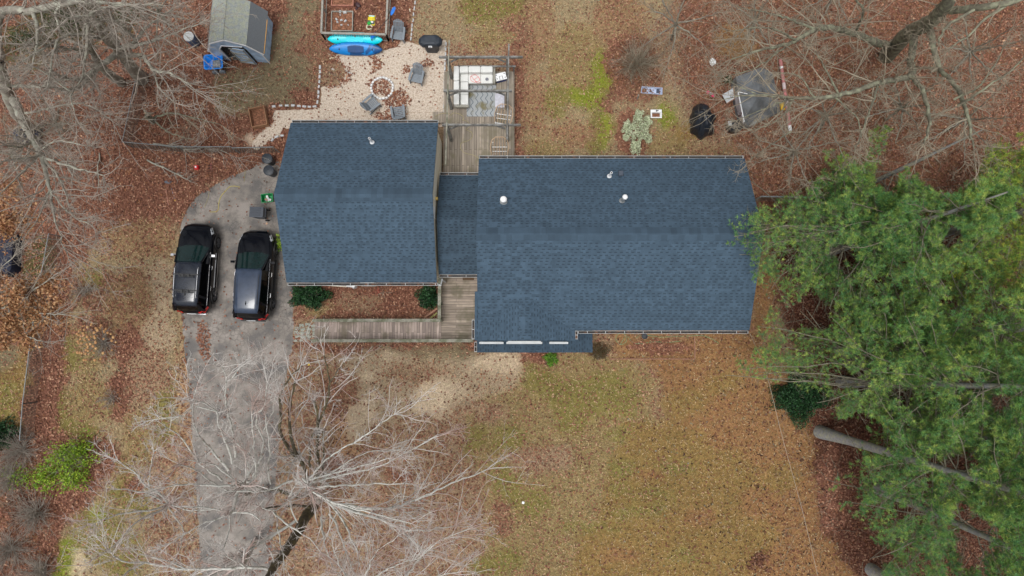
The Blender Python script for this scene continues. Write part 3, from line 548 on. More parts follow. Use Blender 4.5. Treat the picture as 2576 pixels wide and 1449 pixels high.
gutter(-11.3, -3.8, 11.22, 2.66, 1, rg); gutter(-11.3, -3.76, 2.96, 2.66, -1, rg)
gutter(-3.74, -1.72, 8.62, 2.12, 1, rb); gutter(-3.74, -1.72, 3.43, 2.12, -1, rb)
gutter(-1.66, 11.75, 9.28, 2.94, 1, rm); gutter(3.3, 11.75, .54, 2.94, -1, rm)
def side_gutter(x, y0, y1, z, s, par):
    b = MB(); w_ = .12; b.box((x + s * w_, (y0 + y1) / 2, z), (.012, y1 - y0, .1)); b.box((x + s * .006, (y0 + y1) / 2, z - .02), (.012, y1 - y0, .06))
    for yy in (y0 + .02, (y0 + y1) / 2, y1 - .02): b.box((x + s * w_ / 2, yy, z + .03), (w_ - .02, .026, .012))
    b.mi = 1; b.box((x + s * w_ / 2, (y0 + y1) / 2, z - .045), (w_ - .02, y1 - y0 - .02, .01))
    o = b.build("gutter", [M_gut, M_dark], house, world=True); o.parent = par
side_gutter(3.15, .12, .55, 2.9, 1, ru); side_gutter(-1.87, .12, 1.1, 2.9, -1, ru); side_gutter(-1.78, -.52, .0, 2.27, -1, rl)
# downspouts, meter, wall fittings
b = MB(); b.tube([(-3.9, 2.9, 2.6), (-3.62, 2.86, 2.45), (-3.58, 3.18, 2.2), (-3.58, 3.2, .4)], .045, 8); b.build("downspout", M_gut, house, world=True)
b = MB(); b.tube([W(872, 719, 2.4), W(890, 721, 2.2)], .05, 8); b.tube([W(890, 719, 2.3), W(890, 724, 1.4), W(896, 722, .5)], .07, 8); b.build("service_conduit", M_white, house, world=True)
b = MB(); b.beam(W(806, 716.5, 1.9), W(872, 721.5, 1.5), .04, .04); b.build("wall_conduit", M_cream, house, world=True)
c = W(924, 717, 1.3); b = MB(); b.box((c.x, 3.12, 1.1), (.72, .36, .55)); o = b.build("wall_cabinet", M_white, house, world=True, bevel=.02)
b = MB(); b.box((-3.84, 6.35, 3.75), (.04, .55, .5)); b.build("gable_vent", M_white, house, world=True)
b = MB(); b.box((-3.80, 7.2, 3.0), (.12, .14, .2)); b.build("wall_lamp", mat("amber_lamp_glass", lin(206, 176, 96), .3, var=0), house, world=True)
# windows and doors of the walls one sees from a step aside
def window(cx, cy, cz, w_, h_, ax):
    b = MB(); d = (w_, .06, h_) if ax == 'x' else (.06, w_, h_)
    b.box((cx, cy, cz), d); o = b.build("window", M_white, house, world=True)
    b = MB(); s = -1 if (ax == 'x' and cy < 5) else 1
    if ax == 'x': b.box((cx, cy + s * .03, cz), (w_ - .14, .03, h_ - .14))
    else: b.box((cx + .03 * (1 if cx > 0 or abs(cx + 3.83) < .1 else -1), cy, cz), (.03, w_ - .14, h_ - .14))
    p = b.build("pane", M_glass, house, world=True); p.parent = o
for cx in (5.2, 7.6, 10.0): window(cx, .88, 1.6, 1.1, 1.2, 'x'); window(cx, 8.97, 1.7, 1.0, 1.1, 'x')
window(-8.8, 3.28, 1.6, 1.0, 1.1, 'x'); window(-6.2, 10.92, 1.6, 1.0, 1.0, 'x'); window(11.64, 3.4, 1.7, 1.0, 1.1, 'y'); window(11.64, 6.6, 1.7, 1.0, 1.1, 'y')
for cy in (5.1, 8.3):
    b = MB(); b.box((-11.24, cy, 1.12), (.06, 2.5, 2.2))
    for k in range(1, 4): b.box((-11.28, cy, k * .55), (.02, 2.5, .03))
    b.build("garage_door", M_white, house, world=True)
b = MB(); b.box((-2.7, 3.78, 1.2), (.9, .06, 1.7)); b.build("entry_door", mat("entry_door_paint", lin(120, 60, 50), .5, var=.05), house, world=True)
# roof fittings
def vent_pipe(px, py, px2, py2, z0, hgt, r, m=M_white, label=None):
    a = W(px, py, z0); b = MB(); b.tube([(a.x, a.y, z0 - .05), (a.x, a.y, z0 + hgt)], r, 14); b.lathe((a.x, a.y, z0 + .0), [(r * 2.2, -.03), (r * 2.0, .03), (r * 1.05, .09)], 14)
    o = b.build("vent_pipe", m, house, world=True, smooth=False)
    b = MB(); b.lathe((a.x, a.y, z0 + hgt), [(r * .7, .0), (r * .7, .004)], 12); c = b.build("pipe_opening", M_black, house, world=True); c.parent = o
    return o
def zr_m(y): return 3.02 + (y - .56) / 4.49 * 2.31 if y < 5.05 else 5.33 - (y - 5.05) / 4.21 * 2.31
def zr_g(y): return 4.88 - (y - 7.02) / 4.18 * 2.14
y = W(936, 358, 3.5).y; vent_pipe(936, 358, 0, 0, zr_g(y) + .01, .7, .055)
y = W(1533, 443, 3.9).y; vent_pipe(1533, 443, 0, 0, zr_m(y) + .01, .7, .055)
for px, py, h_, r_ in ((1267, 508, .62, .125), (1565, 505, .88, .1)):
    y = W(px, py, 4.7).y; z = zr_m(y); a = W(px, py, z); b = MB()
    b.lathe((a.x, a.y, z), [(r_ * 1.5, -.06), (r_ * 1.35, .02), (r_ * .9, .08), (r_ * .9, h_ - .08)], 18); b.lathe((a.x, a.y, z + h_), [(r_ * 1.25, -.07), (r_ * 1.3, -.02)], 18)
    o = b.build("flue_vent", M_galv, house, world=True, smooth=False)
    b = MB(); b.lathe((a.x, a.y, z + h_), [(r_ * 1.22, -.015), (r_ * 1.15, .04), (r_ * .5, .075), (.01, .08)], 18); c = b.build("vent_cap", M_white, house, world=True, smooth=True); c.parent = o
y = W(1562, 436, 4.0).y; z = zr_m(y); a = W(1562, 436, z + .1); b = MB(); b.box((a.x, a.y, z + .05), (.24, .26, .16)); b.box((a.x, a.y, z + .145), (.20, .2, .03)); b.build("box_vent", mat("dark_vent_plastic", lin(58, 68, 82), .5, var=.05), house, world=True, bevel=.01)

# ------------------------------------------------------------------ decks, pergola, ramp
C_wd = lin(146, 136, 124)
M_dkX = m_planks("weathered_deck_boards", C_wd, 'X', .135, moss=lin(118, 112, 92)); M_dkY = m_planks("weathered_cross_boards", lin(150, 138, 126), 'Y', .14, moss=lin(100, 96, 78))
M_beam = mat("weathered_grey_timber", lin(128, 128, 126), .9, var=.3, vs=9, bump=.3, bs=30, col2=lin(100, 98, 94), c2s=3)
M_rail = mat("mossy_grey_timber", lin(138, 136, 124), .9, var=.28, vs=8, bump=.3, bs=30, col2=lin(104, 106, 88), c2s=2.5)
dk = thing("back_deck", (-1.8, 12, 0), "weathered wooden deck behind the breezeway under the pergola", "deck")
b = MB(); b.box((-1.81, 12.03, .29), (3.88, 5.7, .12)); b.build("deck_floor", M_dkX, dk, world=True)
b = MB(); b.box((-4.06, 12.3, .285), (.6, .62, .11)); b.build("deck_wing", M_dkX, dk, world=True)
b = MB(); b.box((-2.7, 8.86, .16), (2.05, .60, .1)); b.box((-2.7, 8.62, .06), (2.05, .3, .08)); b.build("deck_step", M_dkY, dk, world=True)
for x in (-3.7, -1.8, .05):
    for y_ in (9.4, 12, 14.7): b = MB(); b.box((x, y_, .115), (.12, .12, .23)); b.build("deck_footing", M_beam, dk, world=True)
b = MB(); b.beam((-2.95, 14.86, 1.1), (.2, 14.86, 1.1), .09, .05)
for x in (-2.9, -1.4, .1): b.box((x, 14.86, .715), (.08, .08, .72))
b.build("deck_railing", M_beam, dk, world=True)
pg = thing("pergola", (-1.8, 12.7, .35), "grey timber pergola of posts and open beams over the deck", "pergola")
for x in (-3.32, -.24):
    for y_ in (14.5, 12.78, 11.0):
        b = MB(); b.box((x, y_, 1.72), (.14, .14, 2.74)); b.build("post", M_beam, pg, world=True)
for y_, a_, c_ in ((14.56, -3.75, .55), (12.78, -3.5, .0), (11.0, -3.55, .45)):
    b = MB(); b.beam((a_, y_, 3.0), (c_, y_, 3.0), .09, .16)
    b.beam((-3.2, y_ - .0, 2.4), (-2.75, y_, 2.9), .07, .07); b.beam((-.36, y_, 2.4), (-.8, y_, 2.9), .07, .07)
    b.build("beam", M_beam, pg, world=True)
b = MB(); b.beam((-3.35, 8.9, 3.12), (-3.22, 15.4, 3.12), .06, .07); b.build("rafter", M_rail, pg, world=True)
b = MB(); b.beam((-.25, 10.2, 3.12), (-.16, 15.2, 3.12), .07, .07); b.build("rafter", M_beam, pg, world=True)
rp = thing("entry_ramp", (-3, 2, 0), "long weathered wooden ramp and landing with handrails by the front door", "ramp")
b = MB(); b.box((-2.83, 1.88, .29), (1.92, 3.56, .12)); b.build("landing_floor", M_dkY, rp, world=True)
b = MB(); b.slab([(-10.66, .16, .05), (-3.80, .16, .35), (-3.80, 1.05, .35), (-10.66, 1.05, .05)], .07); b.build("ramp_floor", m_planks("ramp_boards", lin(158, 144, 136), 'X', .15, .3, moss=lin(118, 110, 94)), rp, world=True)
def rail(p, q, n, name="handrail"):
    b = MB(); p = Vector(p); q = Vector(q); b.beam(p, q, .17, .045); dv = (q - p)
    b.beam(p - Vector((0, 0, .78)), q - Vector((0, 0, .78)), .04, .08); b.beam(p - Vector((0, 0, .1)), q - Vector((0, 0, .1)), .04, .08)
    o = b.build(name, M_rail, rp, world=True)
    b = MB()
    for i in range(n + 1):
        a = p + dv * (i / n); zb = max(.03, a.z - .98); big = i % 8 == 0; b.box((a.x, a.y, (zb + a.z - .03) / 2), ((.09 if big else .035), (.09 if big else .035), a.z - .03 - zb))
    c = b.build("baluster", M_rail, rp, world=True); c.parent = o
rail(W(786, 806, .88), W(1108, 806, 1.22), 48); rail(W(783, 857, .88), W(1190, 857, 1.22), 58)
a = W(1105, 802, 1.24); rail((a.x, a.y, 1.24), (a.x, 3.5, 1.24), 20)
mt_ = thing("door_mat", (-2.35, 3.46, .35), "dark brown door mat at the head of the landing", "mat"); b = MB(); b.box((0, 0, .012), (.62, .3, .02)); b.build("mat", mat("coir_mat", lin(92, 72, 54), .95, var=.3, vs=40), mt_)
def m_brick(name, c1, c2, cm, s=1.):
    m = bpy.data.materials.new(name); m.use_nodes = True; t = m.node_tree; L = t.links; q = t.nodes["Principled BSDF"]; q.inputs['Roughness'].default_value = .9
    tc = _n(t, "ShaderNodeTexCoord"); mp = _n(t, "ShaderNodeMapping"); mp.inputs['Rotation'].default_value = (0, 0, 0); L.new(tc.outputs['Object'], mp.inputs[0]); k = _n(t, "ShaderNodeTexBrick"); L.new(mp.outputs[0], k.inputs['Vector'])
    k.inputs['Color1'].default_value = (*c1, 1); k.inputs['Color2'].default_value = (*c2, 1); k.inputs['Mortar'].default_value = (*cm, 1); k.inputs['Scale'].default_value = s; k.inputs['Mortar Size'].default_value = .012; k.inputs['Brick Width'].default_value = .2; k.inputs['Row Height'].default_value = .09; L.new(k.outputs[0], q.inputs['Base Color']); return m
bp_ = MB(); bp_.box((-1.74, 2.55, .35), (.2, 1.9, .7)); o = bp_.build("brick_planter", m_brick("weathered_brick", lin(150, 104, 84), lin(120, 104, 72), lin(120, 112, 100)), None, bevel=.01)
tag(o, "narrow brown brick wall between the landing and the blue roof edge", "brick wall")
# ------------------------------------------------------------------ cars
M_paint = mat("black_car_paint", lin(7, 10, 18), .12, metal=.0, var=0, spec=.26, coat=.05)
M_sheenR = mat("black_roof_sky_sheen", lin(24, 31, 44), .2, metal=.0, var=.25, vs=2.5, spec=.5, coat=.3)  # black car roof with the sky's bluish sheen put into the colour
M_sheenS = mat("slate_roof_sky_sheen", lin(50, 62, 82), .24, metal=.0, var=.2, vs=2.5, spec=.5, coat=.3)  # black roof too; its stronger sky reflection is painted as a slate tone
M_wind = mat("green_tinted_glass", lin(14, 38, 38), .06, var=.3, vs=5, spec=.5)
M_side = mat("privacy_glass", lin(8, 9, 11), .08, var=0, spec=.3)
M_chrome = mat("chrome", (.8, .8, .82), .12, metal=1., var=0)
M_tyre = mat("tyre_rubber", lin(30, 30, 32), .85, var=.1, vs=20)
M_rim = mat("alloy_rim", lin(110, 112, 118), .35, metal=.7, var=.05)
M_red = mat("red_lamp_glass", lin(190, 26, 22), .2, var=0, spec=.6)
M_lamp = mat("headlamp_glass", lin(180, 186, 192), .1, var=0, spec=.8)
M_pl = mat("black_trim_plastic", lin(32, 33, 36), .55, var=.08)
def car(loc, rz, label, kind):
    L_ = 1.0; t = thing("parked_car", (loc[0], loc[1], 0), label, "car", "cars parked in the driveway", rz)
    b = MB()
    def sec(y, w, zb, zt, cr):
        h = [(-w * .88, zb), (-w, zb + .22), (-w * .99, zt - .24), (-w * .945, zt - .06), (-w * .86, zt), (-w * .45, zt + cr)]
        return [(x, y, z) for x, z in h] + [(0, y, zt + cr * 1.25)] + [(-x, y, z) for x, z in h[::-1]]
    tl = .0 if kind == 1 else .0
    st_ = [(2.42, .38, .38, .62, .01), (2.36, .60, .32, .78, .02), (2.22, .77, .27, .89, .03), (1.98, .88, .25, .96, .05), (1.5, .95, .25, 1.02, .05), (1.08, .955, .25, 1.07, .05), (.7, .955, .25, 1.09, .03), (-1.5, .955, .25, 1.12, .02), (-2.0, .92, .27, 1.12, .02), (-2.22, .84, .32, 1.07, .02), (-2.35, .72, .36, .92, .02), (-2.41, .52, .40, .76, .01)]
    b.loft([sec(*q) for q in st_]); b.build("body", M_paint, t, smooth=True)
    # greenhouse
    def gs(y, wb, wt, zt): return [(-wb, y, 1.06), (-wt - .02, y, zt - .07), (-wt + .06, y, zt - .015), (0, y, zt + .02), (wt - .06, y, zt - .015), (wt + .02, y, zt - .07), (wb, y, 1.06)]
    b = MB(); b.loft([gs(.22, .865, .68, 1.60), gs(-.2, .87, .69, 1.68), gs(-1.2, .87, .67, 1.70), gs(-1.75, .86, .64, 1.665)]); b.build("side_window", M_side, t, smooth=False)
    b = MB(); b.loft([[(-.84, 1.08, 1.08), (-.40, 1.20, 1.12), (.40, 1.20, 1.12), (.84, 1.08, 1.08)], [(-.695, .20, 1.60), (-.36, .27, 1.645), (.36, .27, 1.645), (.695, .20, 1.60)]], closed=False, caps=False)
    b.add([(-.84, 1.07, 1.04), (.84, 1.07, 1.04), (.69, .2, 1.57), (-.69, .2, 1.57)], [(0, 1, 2, 3)]); b.build("windshield", M_wind, t, smooth=True)
    b = MB(); b.loft([gs(-1.74, .86, .64, 1.665), gs(-2.0, .84, .61, 1.56), gs(-2.22, .80, .60, 1.22), gs(-2.28, .78, .60, 1.10)]); b.build("rear_window", M_side, t)
    b = MB()
    def rs(y, w, z, d=.035): return [(-w, y, z - .05), (-w + .02, y, z - .01), (-w * .6, y, z + d * .7), (0, y, z + d), (w * .6, y, z + d * .7), (w - .02, y, z - .01), (w, y, z - .05)]
    b.loft([rs(.30, .68, 1.59), rs(.12, .70, 1.635), rs(-.3, .715, 1.69), rs(-1.2, .695, 1.71), rs(-1.78, .655, 1.68), rs(-2.06, .60, 1.60)]); b.build("roof_panel", M_sheenR if kind == 1 else M_sheenS, t, smooth=True)
    b = MB()
    for s in (-1, 1):
        b.beam((s * .85, 1.06, 1.08), (s * .69, .24, 1.62), .07, .05); b.beam((s * .875, -.35, 1.09), (s * .71, -.32, 1.66), .05, .03); b.beam((s * .87, -1.62, 1.1), (s * .67, -1.5, 1.66), .14, .03); b.beam((s * .80, -2.28, 1.1), (s * .63, -1.95, 1.6), .1, .05)
        b.beam((s * .885, .95, 1.085), (s * .885, -2.1, 1.12), .03, .04)
    b.build("pillar", M_paint, t)
    for s in (-1, 1):
        b = MB(); b.beam((s * .905, .85, 1.10), (s * .90, -1.95, 1.125), .022 if kind == 1 else .008, .014); b.build("window_trim", M_chrome, t)
        b = MB(); b.beam((s * .88, .72, 1.10), (s * 1.0, .68, 1.13), .04, .03); b.loft([[(s * (.98 + dx), y, 1.12 + z) for dx, z in ((0, -.07), (.17, -.05), (.19, .04), (.02, .07))] for y in (.60, .72)]); b.build("wing_mirror", M_chrome if kind == 1 else M_paint, t)
        for yy in (.15, -.95):
            b = MB(); b.tube([(s * .955, yy, .95), (s * .985, yy - .03, .95), (s * .985, yy - .2, .95), (s * .955, yy - .23, .95)], .014, 6); b.build("door_handle", M_chrome, t)
        b = MB(); b.loft([[(s * x, y, z) for x, y, z in q] for q in ([(.52, 2.30, .80), (.52, 2.38, .70), (.54, 2.22, .87)], [(.74, 2.16, .87), (.76, 2.22, .74), (.74, 2.06, .93)], [(.865, 1.86, .94), (.90, 1.9, .80), (.84, 1.8, .975)])]); b.build("headlight", M_lamp, t)
        b = MB(); b.loft([[(s * x, y, z) for x, y, z in q] for q in ([(.42, -2.34, .99), (.42, -2.40, .88), (.42, -2.3, .90)], [(.72, -2.26, 1.05), (.74, -2.34, .86), (.70, -2.2, .90)], [(.93, -2.02, 1.10), (.945, -2.05, .93), (.88, -2.0, .95)])]); b.build("taillight", M_red, t)
        b = MB(); b.box((s * .96, -.25, .32), (.06, 2.3, .06)); b.build("running_board", M_chrome if kind == 1 else M_pl, t)
        for yy in (1.47, -1.42):
            e = bpy.data.objects.new("wheel", None); link(e); e.parent = t; e.location = (s * .845, yy, .35)
            b = MB(); b.loft([[(s * dx, math.cos(a) * r, math.sin(a) * r) for dx, r in ((-.13, .22), (-.13, .34), (-.09, .355), (.07, .355), (.11, .335), (.115, .24))] for a in (2 * math.pi * j / 24 for j in range(25))], closed=True, caps=False); b.build("tyre", M_tyre, e, smooth=False)
            b = MB(); b.lathe((0, 0, 0), [(.235, -.06), (.235, .0), (.05, .015)], 20)
            for j in range(5):
                a = 2 * math.pi * j / 5; b.beam((math.cos(a) * .04, math.sin(a) * .04, .06), (math.cos(a) * .225, math.sin(a) * .225, .04), .055, .03)
            b.lathe((0, 0, 0), [(.25, .02), (.255, .05), (.235, .055), (.228, .02)], 20)
            rim = b.build("rim", M_rim, e); rim.rotation_euler = (0, s * R(90), 0); rim.location = (s * .06, 0, 0)
            b = MB(); b.loft([[(s * .94, yy + math.cos(a) * r, .35 + math.sin(a) * r) for r in (.38, .45)] + [(s * .975, yy + math.cos(a) * r, .35 + math.sin(a) * r) for r in (.445, .385)] for a in (math.pi * j / 14 for j in range(15))]); b.build("wheel_arch", M_pl, t)
    b = MB(); b.box((0, -2.42, .52), (1.3, .06, .14)); b.build("bumper_trim", M_chrome if kind == 1 else M_pl, t)
    b = MB(); b.box((0, -2.425, .80), (.46, .02, .13)); b.build("number_plate", M_white, t)
    b = MB(); b.box((0, 2.40, .62), (.9, .05, .16)); b.box((0, 2.425, .70), (.5, .02, .02)); b.build("grille", M_pl, t)
    b = MB(); b.tube([(.05, 1.12, 1.125), (-.5, 1.0, 1.17)], .012, 5); b.build("wiper", M_pl, t)
    b = MB(); b.tube([(.62, 1.13, 1.11), (.1, 1.0, 1.17)], .012, 5); b.build("wiper", M_pl, t)
    for s in (-1, 1):
        b = MB(); b.tube([(s * .60, -.02, 1.70), (s * .605, -.12, 1.77), (s * .59, -1.5, 1.77), (s * .585, -1.62, 1.72)], .018 if kind == 1 else .014, 6); b.build("roof_rail", M_chrome if kind == 1 else M_pl, t)
    if kind == 1:
        for yy in (-.42, -1.25):
            b = MB(); b.beam((-.66, yy, 1.80), (.66, yy, 1.80), .06, .03); b.build("cross_bar", M_pl, t)
            for k in range(2):
                b = MB(); b.beam((-.35, yy - .06 - k * .05, 1.84), (.45, yy - .08 - k * .05, 1.84), .03, .03); b.box((-.12 + k * .3, yy - .06, 1.85), (.1, .16, .05)); b.build("rack_clamp", M_pl, t)
        b = MB(); b.beam((.0, -1.3, 1.8), (.0, -1.52, 1.76), .04, .03); b.build("rack_clamp", M_pl, t)
    else:
        b = MB(); b.loft([[(-.03, -1.42, 1.72), (.03, -1.42, 1.72), (0, -1.45, 1.74)], [(-.045, -1.56, 1.71), (.045, -1.56, 1.71), (0, -1.58, 1.80)], [(-.02, -1.66, 1.70), (.02, -1.66, 1.70), (0, -1.68, 1.72)]]); b.build("antenna_fin", M_pl, t)
    return t
car((-16.90, 3.90), -R(1.9), "black SUV with roof rack bars and chrome trim, farthest from the garage", 1)
car((-13.73, 3.53), -R(2.0), "black SUV with plain roof and fin antenna, nearest the garage", 2)

# ------------------------------------------------------------------ small things helpers
def P2(px, py, z=0.): return W(px, py, z)
def simple(name, label, cat, b, m, loc, rz=0., group=None, **k):
    """a thing of one mesh, local coordinates"""
    o = b.build(name, m, None, **k); o.location = loc; o.rotation_euler = (0, 0, rz); return tag(o, label, cat, group)
def col(name, r, g, b_, rough=.6, **k): return mat(name, lin(r, g, b_), rough, **k)
M_agrey = col("grey_resin", 122, 130, 138, .6, var=.08)
# adirondack chairs
def adirondack():
    t = thing("adirondack_chair", (0, 0, 0), "x", "chair", "grey garden chairs round the fire pit")
    b = MB()
    for k in range(6): b.box((0, .22 - k * .088, .30 + .018 * (5 - k) * -.6 + .03 * k * .5), (.52, .07, .022))
    b.build("seat", M_agrey, t)
    b = MB(); ang = R(28)
    for k in range(7):
        x = (k - 3) * .078; L2 = .80 - .018 * (k - 3) ** 2; y0, z0 = .26, .28
        b.beam((x, y0, z0), (x * 1.12, y0 + L2 * math.sin(ang), z0 + L2 * math.cos(ang)), .066, .02, up=(0, -1, .4))
    b.beam((-.27, .40, .52), (.27, .40, .52), .05, .03); b.beam((-.24, .55, .86), (.24, .55, .86), .05, .03); b.build("backrest", M_agrey, t)
    for s in (-1, 1):
        b = MB(); b.slab([(s * .27, .42, .57), (s * .36, .42, .57), (s * .40, -.02, .56), (s * .40, -.28, .545), (s * .28, -.30, .545)], .025); b.build("armrest", M_agrey, t)
        b = MB(); b.beam((s * .33, -.24, 0), (s * .33, -.22, .53), .04, .10); b.build("leg", M_agrey, t)
        b = MB(); b.beam((s * .29, -.26, .30), (s * .29, .50, .06), .035, .12); b.beam((s * .33, .38, .08), (s * .33, .36, .55), .035, .07); b.build("leg", M_agrey, t)
    return t
ch = adirondack(); spots = [((1003, 92), R(-8) + 0, "grey slatted garden chair beside the fence corner and kayaks"), ((1049, 199), R(-14), "grey slatted garden chair between the fire pit and the deck"), ((939, 262), R(130 + 0), "grey slatted garden chair turned slantwise below left of the fire pit"), ((1003, 283), R(188), "grey slatted garden chair nearest the garage roof, facing the fire pit")]
for i, (p, rz, lb) in enumerate(spots):
    o = ch if i == 0 else copytree(ch); q = P2(*p, .2); o.location = (q.x, q.y, .008); o.rotation_euler.z = rz; o['label'] = lb
# fire pit
M_stone = col("pale_concrete_stone", 188, 190, 192, .9, var=.22, vs=5, bump=.3)
M_pit = col("pale_ring_stone", 214, 214, 214, .85, var=.12, vs=5)
fp = thing("fire_pit", P2(962, 223, 0), "round fire pit ring of pale stones filled with leaves", "fire pit")
for i in range(22):
    a = 2 * math.pi * i / 22; b = MB(); r_ = .60 + random.uniform(-.015, .015); b.box((math.cos(a) * r_, math.sin(a) * r_, .07), (.12, .155 + random.uniform(-.02, .02), (.15)), rz=a + random.uniform(-.08, .08), taper=.9); b.build("stone", M_pit, fp, bevel=.015)
# block edging: each block a thing
ORD = ['first', 'second', 'third', 'fourth', 'fifth', 'sixth', 'seventh', 'eighth', 'ninth', 'tenth', 'eleventh', 'twelfth', 'thirteenth', 'fourteenth', 'fifteenth', 'sixteenth', 'seventeenth', 'eighteenth', 'nineteenth', 'twentieth', 'twenty-first', 'twenty-second', 'twenty-third', 'twenty-fourth']
def blocks(pts, frm, label, grp, w_=.11, ln=.22, gap=.03, h=.09, z=.0, m=M_stone):
    k = 0
    for a, c in zip(pts[:-1], pts[1:]):
        a = P2(*a, z); c = P2(*c, z); d = c - a; n = max(1, int(d.length / (ln + gap))); an = math.atan2(d.y, d.x)
        for i in range(n):
            q = a + d * ((i + .5) / n); b = MB(); b.box((0, 0, h / 2), (ln * random.uniform(.85, 1.05), w_ * random.uniform(.9, 1.1), h), taper=.94)
            simple("edging_block", ORD[k] + " pale edging block from the " + frm + " in the " + label, "edging block", b, m, (q.x + random.uniform(-.012, .012), q.y + random.uniform(-.012, .012), z), an + random.uniform(-.06, .06), grp, bevel=.012); k += 1
blocks([(806, 164), (805, 200), (802, 238), (799, 264)], "top", "upright row left of the gravel", "edging blocks up the left gravel side")
blocks([(799, 268), (786, 270), (760, 268), (730, 266), (700, 267), (678, 271)], "right", "level row below the leafy dirt patch", "edging blocks along the lower gravel edge")
blocks([(718, 341), (704, 342), (690, 348), (681, 358)], "right", "short curve by the garage roof corner", "edging blocks in the curve by the garage")
blocks([(1045, 0), (1042, 30), (1038, 60), (1034, 104)], "top", "row between gravel path and back lawn", "edging blocks along the lawn", w_=.08)
blocks([(1122, 105), (1119, 180), (1118, 250), (1117, 300)], "top", "row tight against the deck", "edging blocks beside the deck", w_=.09)
# kayaks
def kayak(px, py, lnD, roll, rz, m_top, label, z, patch=None):
    q = P2(px, py, z); t = thing("kayak", (q.x, q.y, z), label, "kayak", "kayaks lying by the garden fence", rz); Ln = lnD; N = 22
    def ring(u, f=1.0, dz=0.):
        w_ = .37 * (1 - abs(u) ** 2.6) ** .62 * f; rk = .10 * abs(u) ** 3
        pts = []
        for k in range(12):
            a = math.pi * 2 * k / 12; y_ = math.cos(a) * w_; zz = math.sin(a) * (.13 if a < math.pi else .20) * (1 - abs(u) ** 4) ** .5 * f + rk + dz
            pts.append((u * Ln / 2, y_, zz))
        return pts
    M = Matrix.Rotation(roll, 4, 'X')
    us = [-.999] + [-.98 + 1.96 * i / N for i in range(N + 1)] + [.999]
    b = MB(); b.loft([[M @ Vector(p) for p in ring(u)] for u in us]); b.build("hull", m_top, t, smooth=True)
    b = MB(); b.loft([[M @ Vector(p) for p in ((x, y, .125 - .0 * x + .10 * abs(u) ** 3 + dz) for x, y, dz in [(u * Ln / 2, -.22 * (1 - u * u * 3.4), .012), (u * Ln / 2, .22 * (1 - u * u * 3.4), .012), (u * Ln / 2, .17 * (1 - u * u * 3.4), .035), (u * Ln / 2, -.17 * (1 - u * u * 3.4), .035)])] for u in (-.3, -.15, 0, .15, .3)]); b.build("seat_well", patch or m_top, t)
    for u in (-.62, .62, .1, -.2):
        b = MB(); b.lathe((0, 0, 0), [(.05, 0), (.05, .02), (.03, .025)], 10); c = M @ Vector((u * Ln / 2, .12 if abs(u) < .5 else 0, .14 + .10 * abs(u) ** 3 - .07 * abs(u))); o = b.build("hatch_cap", M_black, t); o.location = c; o.rotation_euler = (roll, 0, 0)
    return t
M_cy = col("turquoise_hull", 0, 214, 228, .35, var=.08, vs=2); M_bl = mat("blue_hull", lin(0, 126, 206), .4, var=.1, vs=2, col2=lin(14, 74, 130), c2s=1.1, c2lo=.52, c2hi=.56); M_nv = col("navy_patch", 22, 66, 118, .45)
kayak(894, 99, 3.05, R(28), R(-1), M_cy, "turquoise kayak against the garden fence", .30)
kayak(896, 123, 2.95, R(34), R(-1), M_bl, "two-tone blue kayak beside the turquoise one, nearer the gravel", .26, M_nv)
pd = thing("kayak_paddle", P2(968, 60, .9), "black paddle with blue blades leaning over the fence corner", "paddle")
a = P2(982, 30, 1.05); c = P2(941, 90, .62); b = MB(); b.tube([P2(985, 36, 1.0), P2(944, 84, .7)], .016, 8); b.build("shaft", M_pl, pd, world=True)
M_bb = col("blue_paddle_blade", 10, 110, 205, .4)
for (p0, p1, z0) in (((984, 38), (993, 17), 1.02), ((946, 82), (933, 97), .68)):
    s0 = P2(*p0, z0); s1 = P2(*p1, z0 + .04); d = (s1 - s0); pr = Vector((-d.y, d.x, 0)).normalized(); b = MB()
    b.slab([s0 + pr * .03, s0 + d * .3 + pr * .09, s0 + d * .8 + pr * .09, s1 + pr * .03, s1 - pr * .04, s0 + d * .8 - pr * .09, s0 + d * .3 - pr * .08, s0 - pr * .03], .015); b.build("blade", M_bb, pd, world=True)
# garden fence with wire panels
def m_mesh(name, c, sc, th=.12, base=lin(120, 120, 116)):
    m = bpy.data.materials.new(name); m.use_nodes = True; t = m.node_tree; L = t.links; b = t.nodes["Principled BSDF"]; b.inputs['Base Color'].default_value = (*c, 1); b.inputs['Roughness'].default_value = .6
    tc = _n(t, "ShaderNodeTexCoord"); mp = _n(t, "ShaderNodeMapping"); mp.inputs['Rotation'].default_value = (R(45), R(45), R(45)); mp.inputs['Scale'].default_value = (sc, sc, sc); L.new(tc.outputs['Object'], mp.inputs[0])
    sp = _n(t, "ShaderNodeSeparateXYZ"); L.new(mp.outputs[0], sp.inputs[0]); outs = []
    for i in (0, 1):
        f = _n(t, "ShaderNodeMath", operation='FRACT'); L.new(sp.outputs[i], f.inputs[0]); q = _n(t, "ShaderNodeMath", operation='LESS_THAN'); L.new(f.outputs[0], q.inputs[0]); q.inputs[1].default_value = th; outs.append(q)
    mx = _n(t, "ShaderNodeMath", operation='MAXIMUM'); L.new(outs[0].outputs[0], mx.inputs[0]); L.new(outs[1].outputs[0], mx.inputs[1]); L.new(mx.outputs[0], b.inputs['Alpha']); return m
M_wire = m_mesh("woven_wire", lin(96, 96, 92), 16, .2); M_chain = m_mesh("chain_link", lin(104, 106, 100), 15, .24)
M_tb = col("silvered_timber", 150, 148, 140, .85, var=.25, vs=7)
